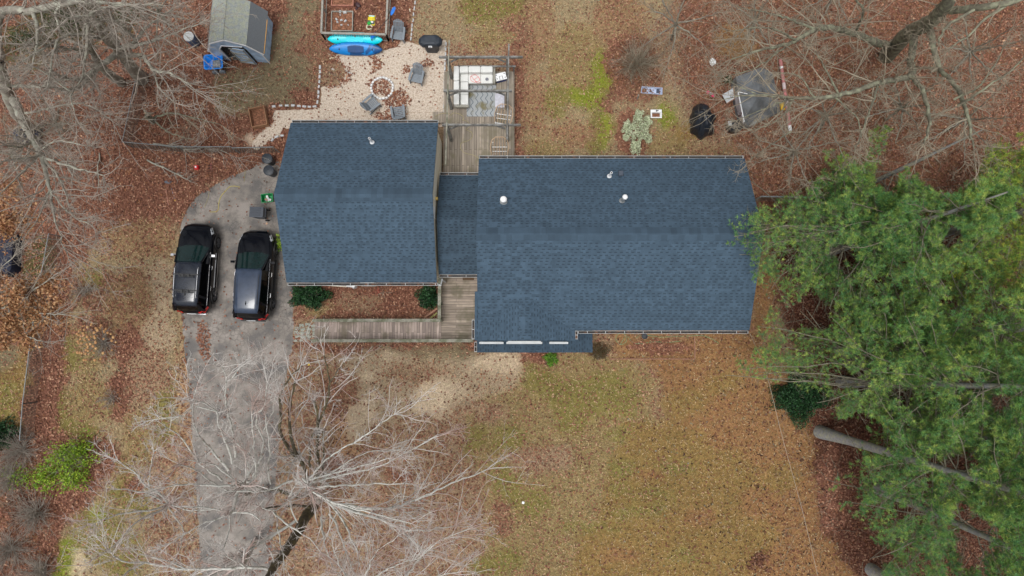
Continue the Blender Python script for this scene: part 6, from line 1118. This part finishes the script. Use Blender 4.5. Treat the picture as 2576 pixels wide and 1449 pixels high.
# top-right oaks
L = [[(2230, 140, 0, .46), (2262, 108, 3, .40), (2296, 78, 5.5, .36), (2336, 58, 8, .31), (2368, 28, 10, .28), (2400, -30, 12, .2)],
 [(2250, 118, 2., .22), (2205, 108, 4, .19), (2150, 84, 6, .15), (2090, 70, 8, .13), (2050, 74, 9, .11), (1990, 108, 10, .08), (1920, 125, 11.5, .05), (1840, 150, 12.5, .02)],
 [(2300, 80, 5.5, .2), (2292, 150, 7, .15), (2290, 190, 8.5, .13), (2210, 208, 10, .11), (2110, 240, 11, .09), (2000, 246, 12, .06), (1900, 238, 13, .03), (1820, 250, 13.5, .012)],
 [(2290, 190, 8.5, .10), (2325, 236, 9.5, .09), (2338, 300, 10.5, .07), (2325, 365, 11.5, .03)], [(2362, 172, 8, .10), (2410, 225, 9.5, .09), (2434, 290, 10.5, .07), (2448, 370, 11.5, .03)], [(2336, 58, 8, .14), (2362, 172, 8, .11)],
 [(2368, 28, 10, .16), (2440, 22, 11.5, .14), (2520, 10, 12.5, .12), (2620, -20, 13, .1)], [(2540, 8, 12.5, .06), (2466, 58, 12, .05), (2430, 95, 12, .04), (2383, 124, 12.5, .02)], [(2450, 25, 12, .06), (2390, 60, 12, .05), (2366, 88, 12.5, .035), (2360, 118, 13, .015)],
 [(2400, 250, 10, .05), (2470, 210, 11, .04), (2520, 130, 12, .02)], [(2410, 265, 10, .06), (2460, 235, 11, .05), (2540, 180, 12, .03), (2600, 120, 13, .02)], [(2110, 240, 11, .05), (2080, 180, 12, .03), (2050, 130, 13, .015)], [(2100, 245, 11, .04), (2150, 290, 12, .03), (2170, 350, 13, .012)], [(2000, 246, 12, .04), (1960, 300, 13, .02), (1890, 330, 13.5, .01)], [(2050, 245, 12, .04), (2010, 190, 13, .02), (1960, 180, 13.5, .01)], [(2150, 84, 6, .07), (2170, 20, 9, .05), (2100, -40, 11, .03)], [(2050, 74, 9, .06), (1960, 40, 11, .04), (1860, 20, 12.5, .012)], [(2000, 100, 10, .05), (1930, 70, 12, .03), (1830, 80, 13, .01)], [(1900, 235, 13, .025), (1830, 200, 13.5, .012)], [(2210, 210, 10, .06), (2190, 270, 11, .04), (2150, 380, 12.5, .015)], [(2000, 246, 12, .03), (1930, 270, 13, .02), (1860, 300, 13.5, .01)], [(1990, 108, 10, .04), (1900, 170, 12, .02), (1830, 190, 13, .01)], [(1990, 330, 10, .03), (1930, 370, 11, .02), (1890, 400, 12, .01)]]
bare_tree("bare_oak", "giant bare oak with a thick forking trunk in the upper right woods", L, B_oakr, M_twr, m2=(2.1, .24), m3=4, m4=4, ang=.8)
def small_tree(label, bx, by, tx, ty, hgt, n, spread, r0=.08, grp=None, mb=B_oak, mt=M_twr, name="bare_tree", **k):
    L = [[(bx, by, 0, r0), ((bx + tx) / 2, (by + ty) / 2, hgt * .3, r0 * .8), (tx, ty, hgt * .6, r0 * .6)]]
    for i in range(n):
        a = 2 * math.pi * i / n + random.uniform(-.3, .3); s = spread * random.uniform(.6, 1.1); L.append([(tx, ty, hgt * .6, r0 * .5), (tx + math.cos(a) * s * .5 + random.uniform(-8, 8), ty + math.sin(a) * s * .5, hgt * .8, r0 * .35), (tx + math.cos(a) * s, ty + math.sin(a) * s, hgt, r0 * .12)])
    return bare_tree(name, label, L, mb, mt, group=grp, ang=.7, **k)
for bx, by, tx, ty, h, n, sp, lb in ((1690, 100, 1700, 60, 7, 7, 110, "small bare tree over the top of the back lawn"), (1880, 90, 1900, 50, 8, 7, 120, "bare sapling in the woods above the white bag"), (2060, 330, 2080, 290, 8, 7, 110, "bare sapling between the red pole and the pines"), (2400, 180, 2440, 130, 9, 8, 130, "bare sapling right of the giant oak's trunk"), (2230, 300, 2270, 270, 8, 7, 120, "bare sapling below the giant oak, above the pine tops"), (1980, 400, 2000, 380, 7, 7, 110, "bare sapling above the right boundary fence"), (2380, 330, 2430, 300, 8, 7, 120, "bare sapling at the right edge of the upper woods"),
    (2080, 20, 2100, -20, 8, 7, 120, "bare sapling at the top edge near the giant oak"), (420, 60, 400, 30, 8, 7, 110, "bare sapling above the white-lidded barrel"), (60, 400, 30, 390, 8, 6, 110, "bare sapling at the left edge below the huge oak"), (160, 330, 140, 310, 7, 6, 100, "bare sapling below the dark blue machine")):
    small_tree(lb, bx, by, tx, ty, h, n, sp, m2=(2.0, .36), m3=3, m4=3)
# ---- leafy clumps
def leaf_cloud(c, rad, n, size, pal_, flatz=1., shell=.5, asp=.5, lump=.35, seed=0):
    """leaf-sized quads through a lumpy volume"""
    g_ = np.random.default_rng(seed + 5); d = norm(g_.normal(0, 1, (n, 3))); u = g_.random(n) ** (1 / 3 if shell < .5 else .18)
    lm = 1 + lump * (np.sin(d[:, 0] * 5 + seed) * np.cos(d[:, 1] * 4 + seed * 2) + .5 * np.sin(d[:, 2] * 7 + d[:, 0] * 6)); p = d * (u * lm)[:, None] * np.array(rad) * np.array([1, 1, flatz]); p[:, 2] = np.abs(p[:, 2])
    p = p + np.array(c); a = norm(g_.normal(0, 1, (n, 3)) + d * .3); b_ = norm(np.cross(a, g_.normal(0, 1, (n, 3)))); s = g_.uniform(size[0], size[1], n)[:, None] / 2
    V = np.stack([p - a * s, p - b_ * s * asp, p + a * s, p + b_ * s * asp], 1).reshape(-1, 3); F = np.arange(4 * n).reshape(n, 4); pl = np.array(pal_); cc = pl[g_.integers(0, len(pl), n)] * g_.uniform(.75, 1.2, (n, 1)); return V, F, np.repeat(cc, 4, 0)
def stems(c, rad, n, m, r0=.015, hz=1.):
    st_ = np.tile(np.array(c, float), (n, 1)) + rng.normal(0, .06, (n, 3)) * np.array([1, 1, 0]); d = norm(rng.normal(0, 1, (n, 3)) * np.array([1, 1, .3]) + np.array([0, 0, hz])); P, Rr = grow(st_, d, np.full(n, max(rad)) * rng.uniform(.7, 1.1, n), np.full(n, r0), 6, .15)
    a, dd, l, r = spawn(P, Rr, 4, .5, .6); P2_, R2 = grow(a, dd, l, np.maximum(r * .5, .005), 5, .2); a, dd, l, r = spawn(P2_, R2, m, .5, .6); P3, R3 = grow(a, dd, l, np.full(len(a), .0045), 4, .2)
    return joinVF([tubes(P, Rr, 4), tubes(P2_, R2, 3), tubes(P3, R3, 3)])
M_fol = mat("shrub_leaves", (1, 1, 1), .6, var=0, attr='Col', spec=.35)
def shrub(name, label, px, py, rad, n, size, pal_, cat="shrub", h0=.05, seed=1, twig=M_twr, nst=10, lump=.35, shell=.3, asp=.5, extra=()):
    q = P2(px, py); t = thing(name, (q.x, q.y, 0), label, cat); Vs, Fs, Cs = [], [], []; o = 0
    for k, (dx, dy, dz, f, nn) in enumerate([(0, 0, 0, 1., n)] + list(extra)):
        v, f_, c_ = leaf_cloud((q.x + dx, q.y + dy, h0 + dz), [r * f for r in rad], nn, size, pal_, seed=seed + k, lump=lump, shell=shell, asp=asp); Vs.append(v); Fs.append(f_ + o); Cs.append(c_); o += len(v)
    if n: big_mesh("foliage", np.concatenate(Vs), np.concatenate(Fs), M_fol, parent=t, col=np.concatenate(Cs))
    v, f_ = stems((q.x, q.y, 0), rad, nst, 3); big_mesh("stems", v, f_, twig, parent=t); return t
GD = [lin(30, 62, 34), lin(40, 78, 42), lin(22, 48, 28), lin(52, 90, 50)]; GV = [lin(128, 158, 44), lin(150, 172, 52), lin(104, 142, 42)]; GS = [lin(196, 204, 172), lin(212, 218, 188), lin(170, 182, 146)]; TN = [lin(172, 130, 92), lin(150, 104, 70), lin(186, 148, 108), lin(134, 90, 60)]
shrub("evergreen_shrub", "dark evergreen shrub tucked under the garage eave nearest the driveway", 779, 745, (.98, .62, .85), 5200, (.08, .16), GD, seed=3)
shrub("evergreen_shrub", "smaller dark evergreen shrub beside the landing corner", 1080, 748, (.60, .62, .8), 2600, (.08, .16), GD, seed=4)
shrub("green_weed", "bright yellow-green bush at the garage wall by the driveway", 712, 612, (.32, .55, .6), 700, (.06, .12), GV, seed=5)
shrub("green_weed", "low bright green clump in front of the porch roof", 1387, 902, (.36, .38, .4), 900, (.07, .13), [lin(92, 136, 40), lin(112, 150, 50), lin(70, 112, 36)], seed=6)
shrub("brown_shrub", "dense dark brown twiggy shrub at the porch roof corner", 1506, 884, (.58, .5, .55), 1500, (.05, .1), [lin(86, 66, 44), lin(104, 80, 54), lin(78, 76, 46)], seed=7, nst=40)
shrub("silvery_shrub", "pale silvery green shrub growing just behind the main roof", 1600, 335, (.55, .75, .9), 1500, (.07, .13), GS, seed=8, shell=.7, extra=[(-.55, .3, .1, .45, 500), (.55, .55, .2, .4, 450), (-.1, -.9, .2, .5, 500), (.65, -.35, .0, .35, 350), (.1, .9, .2, .4, 400), (-.6, -.3, .1, .3, 250)])
shrub("honeysuckle_bush", "large bright green leafy thicket at the lower left", 190, 1150, (1.35, 1.0, 1.5), 2300, (.08, .15), GV, seed=9, nst=40, lump=.5, extra=[(-1.3, -1.0, 0, .7, 900), (.2, -1.1, .1, .6, 800), (-2.6, -.9, 0, .6, 300), (.5, .5, .3, .5, 500)], twig=M_tw)
shrub("hydrangea", "bare shrub dotted with round tan dried flower heads on the left lawn", 262, 862, (1.1, .95, 1.0), 0, (.1, .2), TN, seed=10, nst=46, twig=M_tw)
hy = [o for o in bpy.data.objects if o.name.startswith("hydrangea")][0]
for k in range(64):
    a = random.uniform(0, 6.28); r_ = 1.15 * math.sqrt(random.random()); b = MB(); s = random.uniform(.05, .085); b.lathe((math.cos(a) * r_ + (-.1 if k % 2 else 0), math.sin(a) * r_ * .9, .75 + .35 * (1 - r_ / 1.2) + random.uniform(-.1, .1)), [(s * .5, -s * .6), (s, -s * .1), (s * .9, s * .4), (s * .3, s * .7)], 7); b.build("flower_head", col("dried_flower", *random.choice([(190, 150, 104), (172, 130, 88), (206, 172, 132)]), .9, var=.3, vs=30) if k < 4 else bpy.data.materials["dried_flower" + (".%03d" % (k % 4) if k % 4 else "")], hy)
shrub("bare_shrub", "small reddish bare shrub on the leafy patch of the left lawn", 283, 1000, (.75, .75, .8), 260, (.04, .07), [lin(134, 84, 70), lin(120, 76, 62)], seed=11, nst=26, twig=M_tw)
shrub("bare_shrub", "round dark brown bare shrub on the back lawn above the tray", 1600, 165, (1.7, 1.6, .9), 1400, (.05, .09), [lin(112, 80, 58), lin(92, 78, 50), lin(128, 92, 66)], seed=12, nst=110, twig=M_twr)
shrub("bare_shrub", "grey bare shrub overhanging the left chain-link fence", 215, 730, (.9, .9, .9), 0, (.05, .09), TN, seed=13, nst=34, twig=M_tw)
shrub("evergreen_shrub", "dark green shrub below the pine boughs at the lawn edge", 2000, 1000, (1.35, 1.15, 1.1), 11000, (.07, .15), GD, seed=14, lump=.5)
shrub("evergreen_shrub", "dark evergreen bush by the left edge beside the chain-link fence", 12, 1090, (.9, .8, 1.2), 3000, (.08, .16), GD, seed=15)
shrub("holly_bush", "dark green undergrowth beneath the oaks, top left", 195, 62, (2.2, 1.1, 1.6), 5200, (.06, .12), [lin(62, 76, 48), lin(76, 84, 54), lin(50, 62, 40)], seed=16, extra=[(-2.6, -1.0, 0, .6, 1500), (3.0, .6, 0, .5, 900)])
shrub("green_sprig", "small dark green sprig between the white panel and the tarp tent", 1827, 203, (.3, .25, .4), 300, (.06, .1), GD, seed=17, nst=5)
for k, (x, y) in enumerate(((30, 1200), (95, 1290), (30, 1380), (110, 1440), (60, 1130))):
    shrub("bramble", ["grey bramble thicket at the left edge below the fence", "dark purplish bramble left of the green thicket's foot", "tall bramble by the left edge near the bottom", "bramble thicket in the bottom left corner", "bare bramble against the lower end of the fence"][k], x, y, (1.5, 1.4, 1.3), 300, (.04, .08), [lin(120, 92, 74), lin(104, 84, 66)], seed=20 + k, nst=90, twig=M_tw)
for k, (x, y, lb) in enumerate(((948, 735, "small red-stemmed plant in the leaves under the garage eave"), (968, 736, "pale star-shaped dead plant beside the red-stemmed one"))):
    q = P2(x, y); t = thing("dead_plant", (q.x, q.y, 0), lb, "plant"); v, f_ = stems((q.x, q.y, 0), (.36, .36, .3), 14, 2, .012, .4); big_mesh("stems", v, f_, col("plant_stem", *((176, 92, 78) if k == 0 else (172, 168, 150))), parent=t)
# oak sapling still holding tan leaves, far left
L = [[(60, 800, 0, .14), (30, 790, 3, .12), (0, 780, 6, .09)], [(0, 780, 5, .06), (70, 740, 7, .04), (130, 700, 8, .02)], [(0, 780, 5, .06), (90, 790, 7, .04), (170, 790, 8, .02)], [(0, 780, 6, .06), (60, 840, 7, .03), (110, 860, 8, .015)], [(0, 780, 6, .06), (-10, 700, 8, .03), (40, 640, 9, .015)], [(0, 780, 6, .06), (-60, 830, 8, .03)]]
ot = bare_tree("leafy_oak", "young oak still holding tan leaves at the left edge", L, B_oak, M_tw, m2=(2.4, .36), m3=3, m4=2)
Vs, Fs, Cs, o_i = [], [], [], 0
for k, (x, y, z, r_, n) in enumerate(((70, 740, 7, .9, 1500), (130, 715, 7.5, .6, 700), (130, 790, 7, .8, 1200), (40, 800, 7, 1., 1500), (80, 850, 7, .6, 700), (10, 850, 7, .7, 700), (15, 570, 7.5, .9, 900), (60, 560, 7, .7, 500), (20, 500, 8, 1.1, 700), (5, 700, 8, .35, 120), (40, 745, 8, .5, 300))):
    q = P2(x, y, z); v, f_, c_ = leaf_cloud((q.x, q.y, z), (r_, r_, r_ * .5), n, (.09, .17), TN, seed=40 + k, lump=.5, shell=.2, asp=.55); Vs.append(v); Fs.append(f_ + o_i); Cs.append(c_); o_i += len(v)
big_mesh("leaves", np.concatenate(Vs), np.concatenate(Fs), M_fol, parent=ot, col=np.concatenate(Cs))
# leaf litter tufts on twigs of saplings are skipped; brush on the forest floor:
def brush(name, label, keep, n, rr_=(.25, .8)):
    x = rng.uniform(-31, 31, n); y = rng.uniform(-14, 21.5, n); px, py = PX(np.stack([x, y, 0 * x], -1)); k = keep(px, py) > rng.random(n); x, y = x[k], y[k]; n = len(x)
    st_ = np.stack([x, y, np.full(n, .02)], -1); d = norm(rng.normal(0, 1, (n, 3)) * [1, 1, .25] + [0, 0, .35]); P, Rr = grow(st_, d, rng.uniform(*rr_, n) * 1.6, np.full(n, .009), 5, .2); a, dd, l, r = spawn(P, Rr, 3, .55, .6, .2, .5); P2_, R2 = grow(a, dd, l, np.full(len(a), .006), 4, .2)
    v, f_ = joinVF([tubes(P, Rr, 3), tubes(P2_, R2, 3)]); o = big_mesh(name, v, f_, M_twr); return tag(o, label, "brush", kind='stuff')
brush("undergrowth", "tangled brown undergrowth twigs on the woodland floor", lambda px, py: np.where((px > 1660) & (py < 480) & (px - 1660 > (py - 100) * .5), .9, 0) + np.where((px > 1960) & (py > 480), .35, 0) + np.where((px < 120) & (py > 1100), .9, 0) + np.where((px < 480) & (py < 400), .35, 0), 15000)

# ------------------------------------------------------------------ white pines
M_need = mat("pine_needles", (1, 1, 1), .55, var=0, attr='Col', spec=.3)
GAPS = [(2138, 960, 46, 20), (2105, 1092, 66, 30), (2150, 1062, 36, 22), (2035, 785, 72, 42), (2125, 640, 32, 34), (2400, 1160, 78, 26), (2445, 1345, 52, 80), (2262, 985, 40, 22), (2440, 960, 34, 22), (2300, 1290, 40, 16), (2240, 430, 30, 60), (1975, 640, 30, 14), (2520, 1010, 30, 30), (2390, 600, 26, 30)]
PINE_OUT = [(1835, 545), (1900, 525), (1960, 500), (2030, 480), (2060, 430), (2050, 370), (2110, 360), (2180, 420), (2186, 310), (2230, 330), (2262, 420), (2330, 470), (2380, 500), (2430, 490), (2470, 440), (2490, 380), (2530, 330), (2700, 320), (2700, 1600), (2160, 1600), (2215, 1440), (2250, 1400), (2190, 1350), (2140, 1320), (2088, 1290), (2080, 1240), (2130, 1180), (2150, 1120), (2110, 1050), (2090, 985), (1990, 960), (1930, 950), (1840, 935), (1838, 900), (1890, 860), (1925, 790), (1945, 730), (1900, 700), (1880, 650), (1840, 610)]
def pmask(C):
    px, py = PX(C); nx_ = (fbm(C[:, 0] + C[:, 2], C[:, 1], 1.1, 70) - .5) * 70; ny_ = (fbm(C[:, 0], C[:, 1] + C[:, 2], 1.1, 74) - .5) * 70; px = px + nx_; py = py + ny_; k = inpoly(px, py, PINE_OUT)
    for cx, cy, rx, ry in GAPS: k &= ((px - cx) / rx) ** 2 + ((py - cy) / ry) ** 2 > 1
    return k
def pine(label, bx, by, lean, hgt, z0, reach, r0, tone, ext=(), az_bias=math.pi, seed=0, dens=1., biasf=.25, cmax=None):
    """lean = photo offset of the trunk top per real growth; whorls of boughs with needle tufts"""
    g_ = np.random.default_rng(seed + 77); q = P2(bx, by); t = thing("white_pine", (q.x, q.y, 0), label, "tree", "white pines along the right side")
    T = np.array([[q.x + lean[0] * (k / 6) ** 1.3, q.y + lean[1] * (k / 6) ** 1.3, hgt * k / 6] for k in range(7)]); A, rr_ = resample(T, np.linspace(r0, r0 * .15, 7) + np.array([r0 * .35] + [0] * 6), .5); v, f_ = tubes(A[None], rr_[None], 10); big_mesh("trunk", v, f_, B_pine, parent=t, smooth=True)
    SS, DD, LL, RR = [], [], [], []; z = z0
    while z < hgt - .3:
        u = (z - z0) / (hgt - z0); c = np.array([np.interp(z, T[:, 2], T[:, 0]), np.interp(z, T[:, 2], T[:, 1]), z]); nb = g_.integers(5, 8); a0 = g_.uniform(0, 6.28)
        for k in range(nb):
            az = a0 + 2 * np.pi * k / nb + g_.normal(0, .25); ln = reach * (1 - u) ** .75 * g_.uniform(.65, 1.1) * (1 + biasf * math.cos(az - az_bias)) + .3
            if cmax: ln = min(ln, cmax)
            SS.append(c + g_.normal(0, .08, 3)); DD.append([math.cos(az), math.sin(az), .05 + .45 * u]); LL.append(ln); RR.append(.010 + .0075 * ln)
        z += g_.uniform(.5, .85)
    P, Rr = grow(np.array(SS), np.array(DD), np.array(LL), np.array(RR), 8, .09, .03, .25)
    for (x, y, z_) in ext:
        e_ = np.array(P2(x, y, z_)); zs_ = z_ + g_.uniform(-2.2, 1.6); c0 = np.array([np.interp(zs_, T[:, 2], T[:, 0]), np.interp(zs_, T[:, 2], T[:, 1]), zs_]); pl_ = c0 + (e_ - c0) * np.linspace(0, 1, 8)[:, None] + np.cumsum(np.concatenate([np.zeros((1, 3)), g_.normal(0, .10, (7, 3))]), 0) + np.sin(np.linspace(0, np.pi, 8))[:, None] * g_.normal(0, .45, 3); P = np.concatenate([P, pl_[None]]); Rr = np.concatenate([Rr, np.linspace(.045, .012, 8)[None]])
    n2 = 13; a, d, l, r = spawn(P, Rr, n2, .36, .85, .2, .75); l = np.clip(l, .3, 1.6); P2_, R2 = grow(a, d, l, np.maximum(r * .45, .008), 5, .12, .05)
    kk = pmask(P2_[:, 3]); P2_, R2 = P2_[kk], R2[kk]
    a, d, l3, r = spawn(P2_, R2, 6, .5, .7, .15, .6); P3, R3 = grow(a, d, np.clip(l3, .2, .6), np.full(len(a), .006), 4, .12, .06)
    km = pmask(P[:, 5]) & pmask(P[:, 3])
    v, f_ = joinVF([tubes(P[km], Rr[km], 5), tubes(P2_, R2, 3), tubes(P3, R3, 3)]); big_mesh("boughs", v, f_, B_bough, parent=t)
    # tufts at shoot ends and along outer shoots
    C_ = [P3[:, -1], P3[::2, 2], P2_[:, -1], P2_[:, 3], P2_[:, 2], P[:, -1]]; D_ = [P3[:, -1] - P3[:, -2], P3[::2, 2] - P3[::2, 1], P2_[:, -1] - P2_[:, -2], P2_[:, 3] - P2_[:, 2], P2_[:, 2] - P2_[:, 1], P[:, -1] - P[:, -2]]
    C0 = np.concatenate(C_); D0 = norm(norm(np.concatenate(D_)) + np.array([0, 0, .55])); k = (g_.random(len(C0)) < .92 * dens) & pmask(C0); C0, D0 = C0[k], D0[k]; n = len(C0); nb = 20
    br = g_.normal(0, .7, (n, nb, 3)) + D0[:, None]; br = norm(br); s = g_.uniform(.11, .19, (n, nb, 1)); w_ = norm(np.cross(br, g_.normal(0, 1, br.shape))) * .0068
    c = C0[:, None] - D0[:, None] * .04 + 0 * br; V = np.stack([c - w_, c + w_, c + br * s], 2).reshape(-1, 3); F = np.arange(len(V)).reshape(-1, 3)
    pl = np.array([lin(126, 160, 80), lin(144, 172, 82), lin(104, 144, 78), lin(172, 184, 92), lin(110, 150, 90)]); pa = vnoise(C0[:, 0] + C0[:, 2], C0[:, 1] - C0[:, 2], .9, 60 + seed)[:, None]; tc_ = pl[g_.integers(0, 5, n)] * g_.uniform(.78, 1.2, (n, 1)) * np.array(tone) * (1 + (pa - .5) * np.array([.7, .35, .2]))
    big_mesh("needles", V, F, M_need, parent=t, col=np.repeat(np.clip(tc_, 0, 1), nb * 3, 0)); return n
PN = 0
G1 = (.80, .92, .98); G2 = (1.2, 1.08, .78); G3 = (.66, .84, .92); G4 = (.98, 1.04, 1.0)
PN += pine("white pine with boughs reaching the roof's right end", 2116, 960, (2.2, .6), 13.5, 2.6, 5.2, .26, G1, seed=1, biasf=.3, ext=[(1850, 916, 4.5), (1870, 905, 4.9), (1880, 928, 4.7), (1890, 890, 4.8), (1905, 870, 4.5), (1915, 905, 5.2), (1930, 830, 5), (1960, 945, 4.6)])
PN += pine("white pine whose grey trunk base shows at the lawn edge", 2062, 1086, (3.6, -1.2), 14.5, 6.0, 3.8, .28, G1, seed=2, biasf=.0, az_bias=0)
PN += pine("white pine behind the house's right gable", 2070, 640, (1.8, .9), 11.5, 2.0, 4.8, .22, G1, seed=3, biasf=.35, az_bias=math.pi, ext=[(1832, 580, 6.), (1850, 560, 6.), (1862, 600, 5.6), (1880, 630, 5.8), (1868, 575, 6.4), (1880, 598, 6.2), (1905, 590, 6.2), (1895, 560, 5.6), (1885, 640, 6.), (1900, 670, 5.5), (1925, 540, 5.), (1945, 710, 5)])
PN += pine("yellowish white pine in the upper right group", 2330, 600, (1.6, .8), 12, 2.5, 4.6, .24, G2, seed=4)
PN += pine("white pine at the right edge below the bare woods", 2480, 560, (1., .6), 11, 2.5, 4.4, .22, G2, seed=5, ext=[(2460, 380, 8), (2540, 370, 8), (2420, 470, 8)])
PN += pine("white pine in the middle of the right-hand stand", 2290, 840, (1.5, .3), 13, 2.6, 4.8, .26, G4, seed=6)
PN += pine("yellow-tipped white pine at the right edge, mid height", 2460, 950, (1., .0), 12, 2.6, 4.6, .24, G2, seed=7)
PN += pine("white pine low in the right-hand stand", 2210, 1230, (1.5, -1.0), 12.5, 3., 4.2, .25, G3, seed=8, biasf=.2, dens=.8)
PN += pine("white pine at the bottom right corner", 2190, 1432, (2., -1.2), 12, 4.0, 3.6, .26, G1, seed=9, biasf=.1)
PN += pine("darker white pine at the right edge near the bottom", 2420, 1200, (1., -.6), 10, 2.6, 3.8, .22, G3, seed=10)
PN += pine("small pine above the boundary fence", 2150, 480, (.9, .6), 9, 1.6, 3.0, .16, G4, seed=11, ext=[(2205, 325, 6), (2090, 400, 6)])
PN += pine("pine between the two grey trunks and the right edge", 2290, 1060, (1.2, -.3), 11, 2.6, 3.8, .2, G1, seed=13)
PN += pine("low green pine between the roof corner and the lawn", 2105, 880, (.6, .1), 8.5, 2.0, 4.4, .15, G1, seed=14, biasf=.35)
PN += pine("low dark pine just off the roof's right gable", 2040, 625, (.5, .3), 8, 2.0, 3.6, .14, G3, seed=15, biasf=.3)
print("tufts", PN)
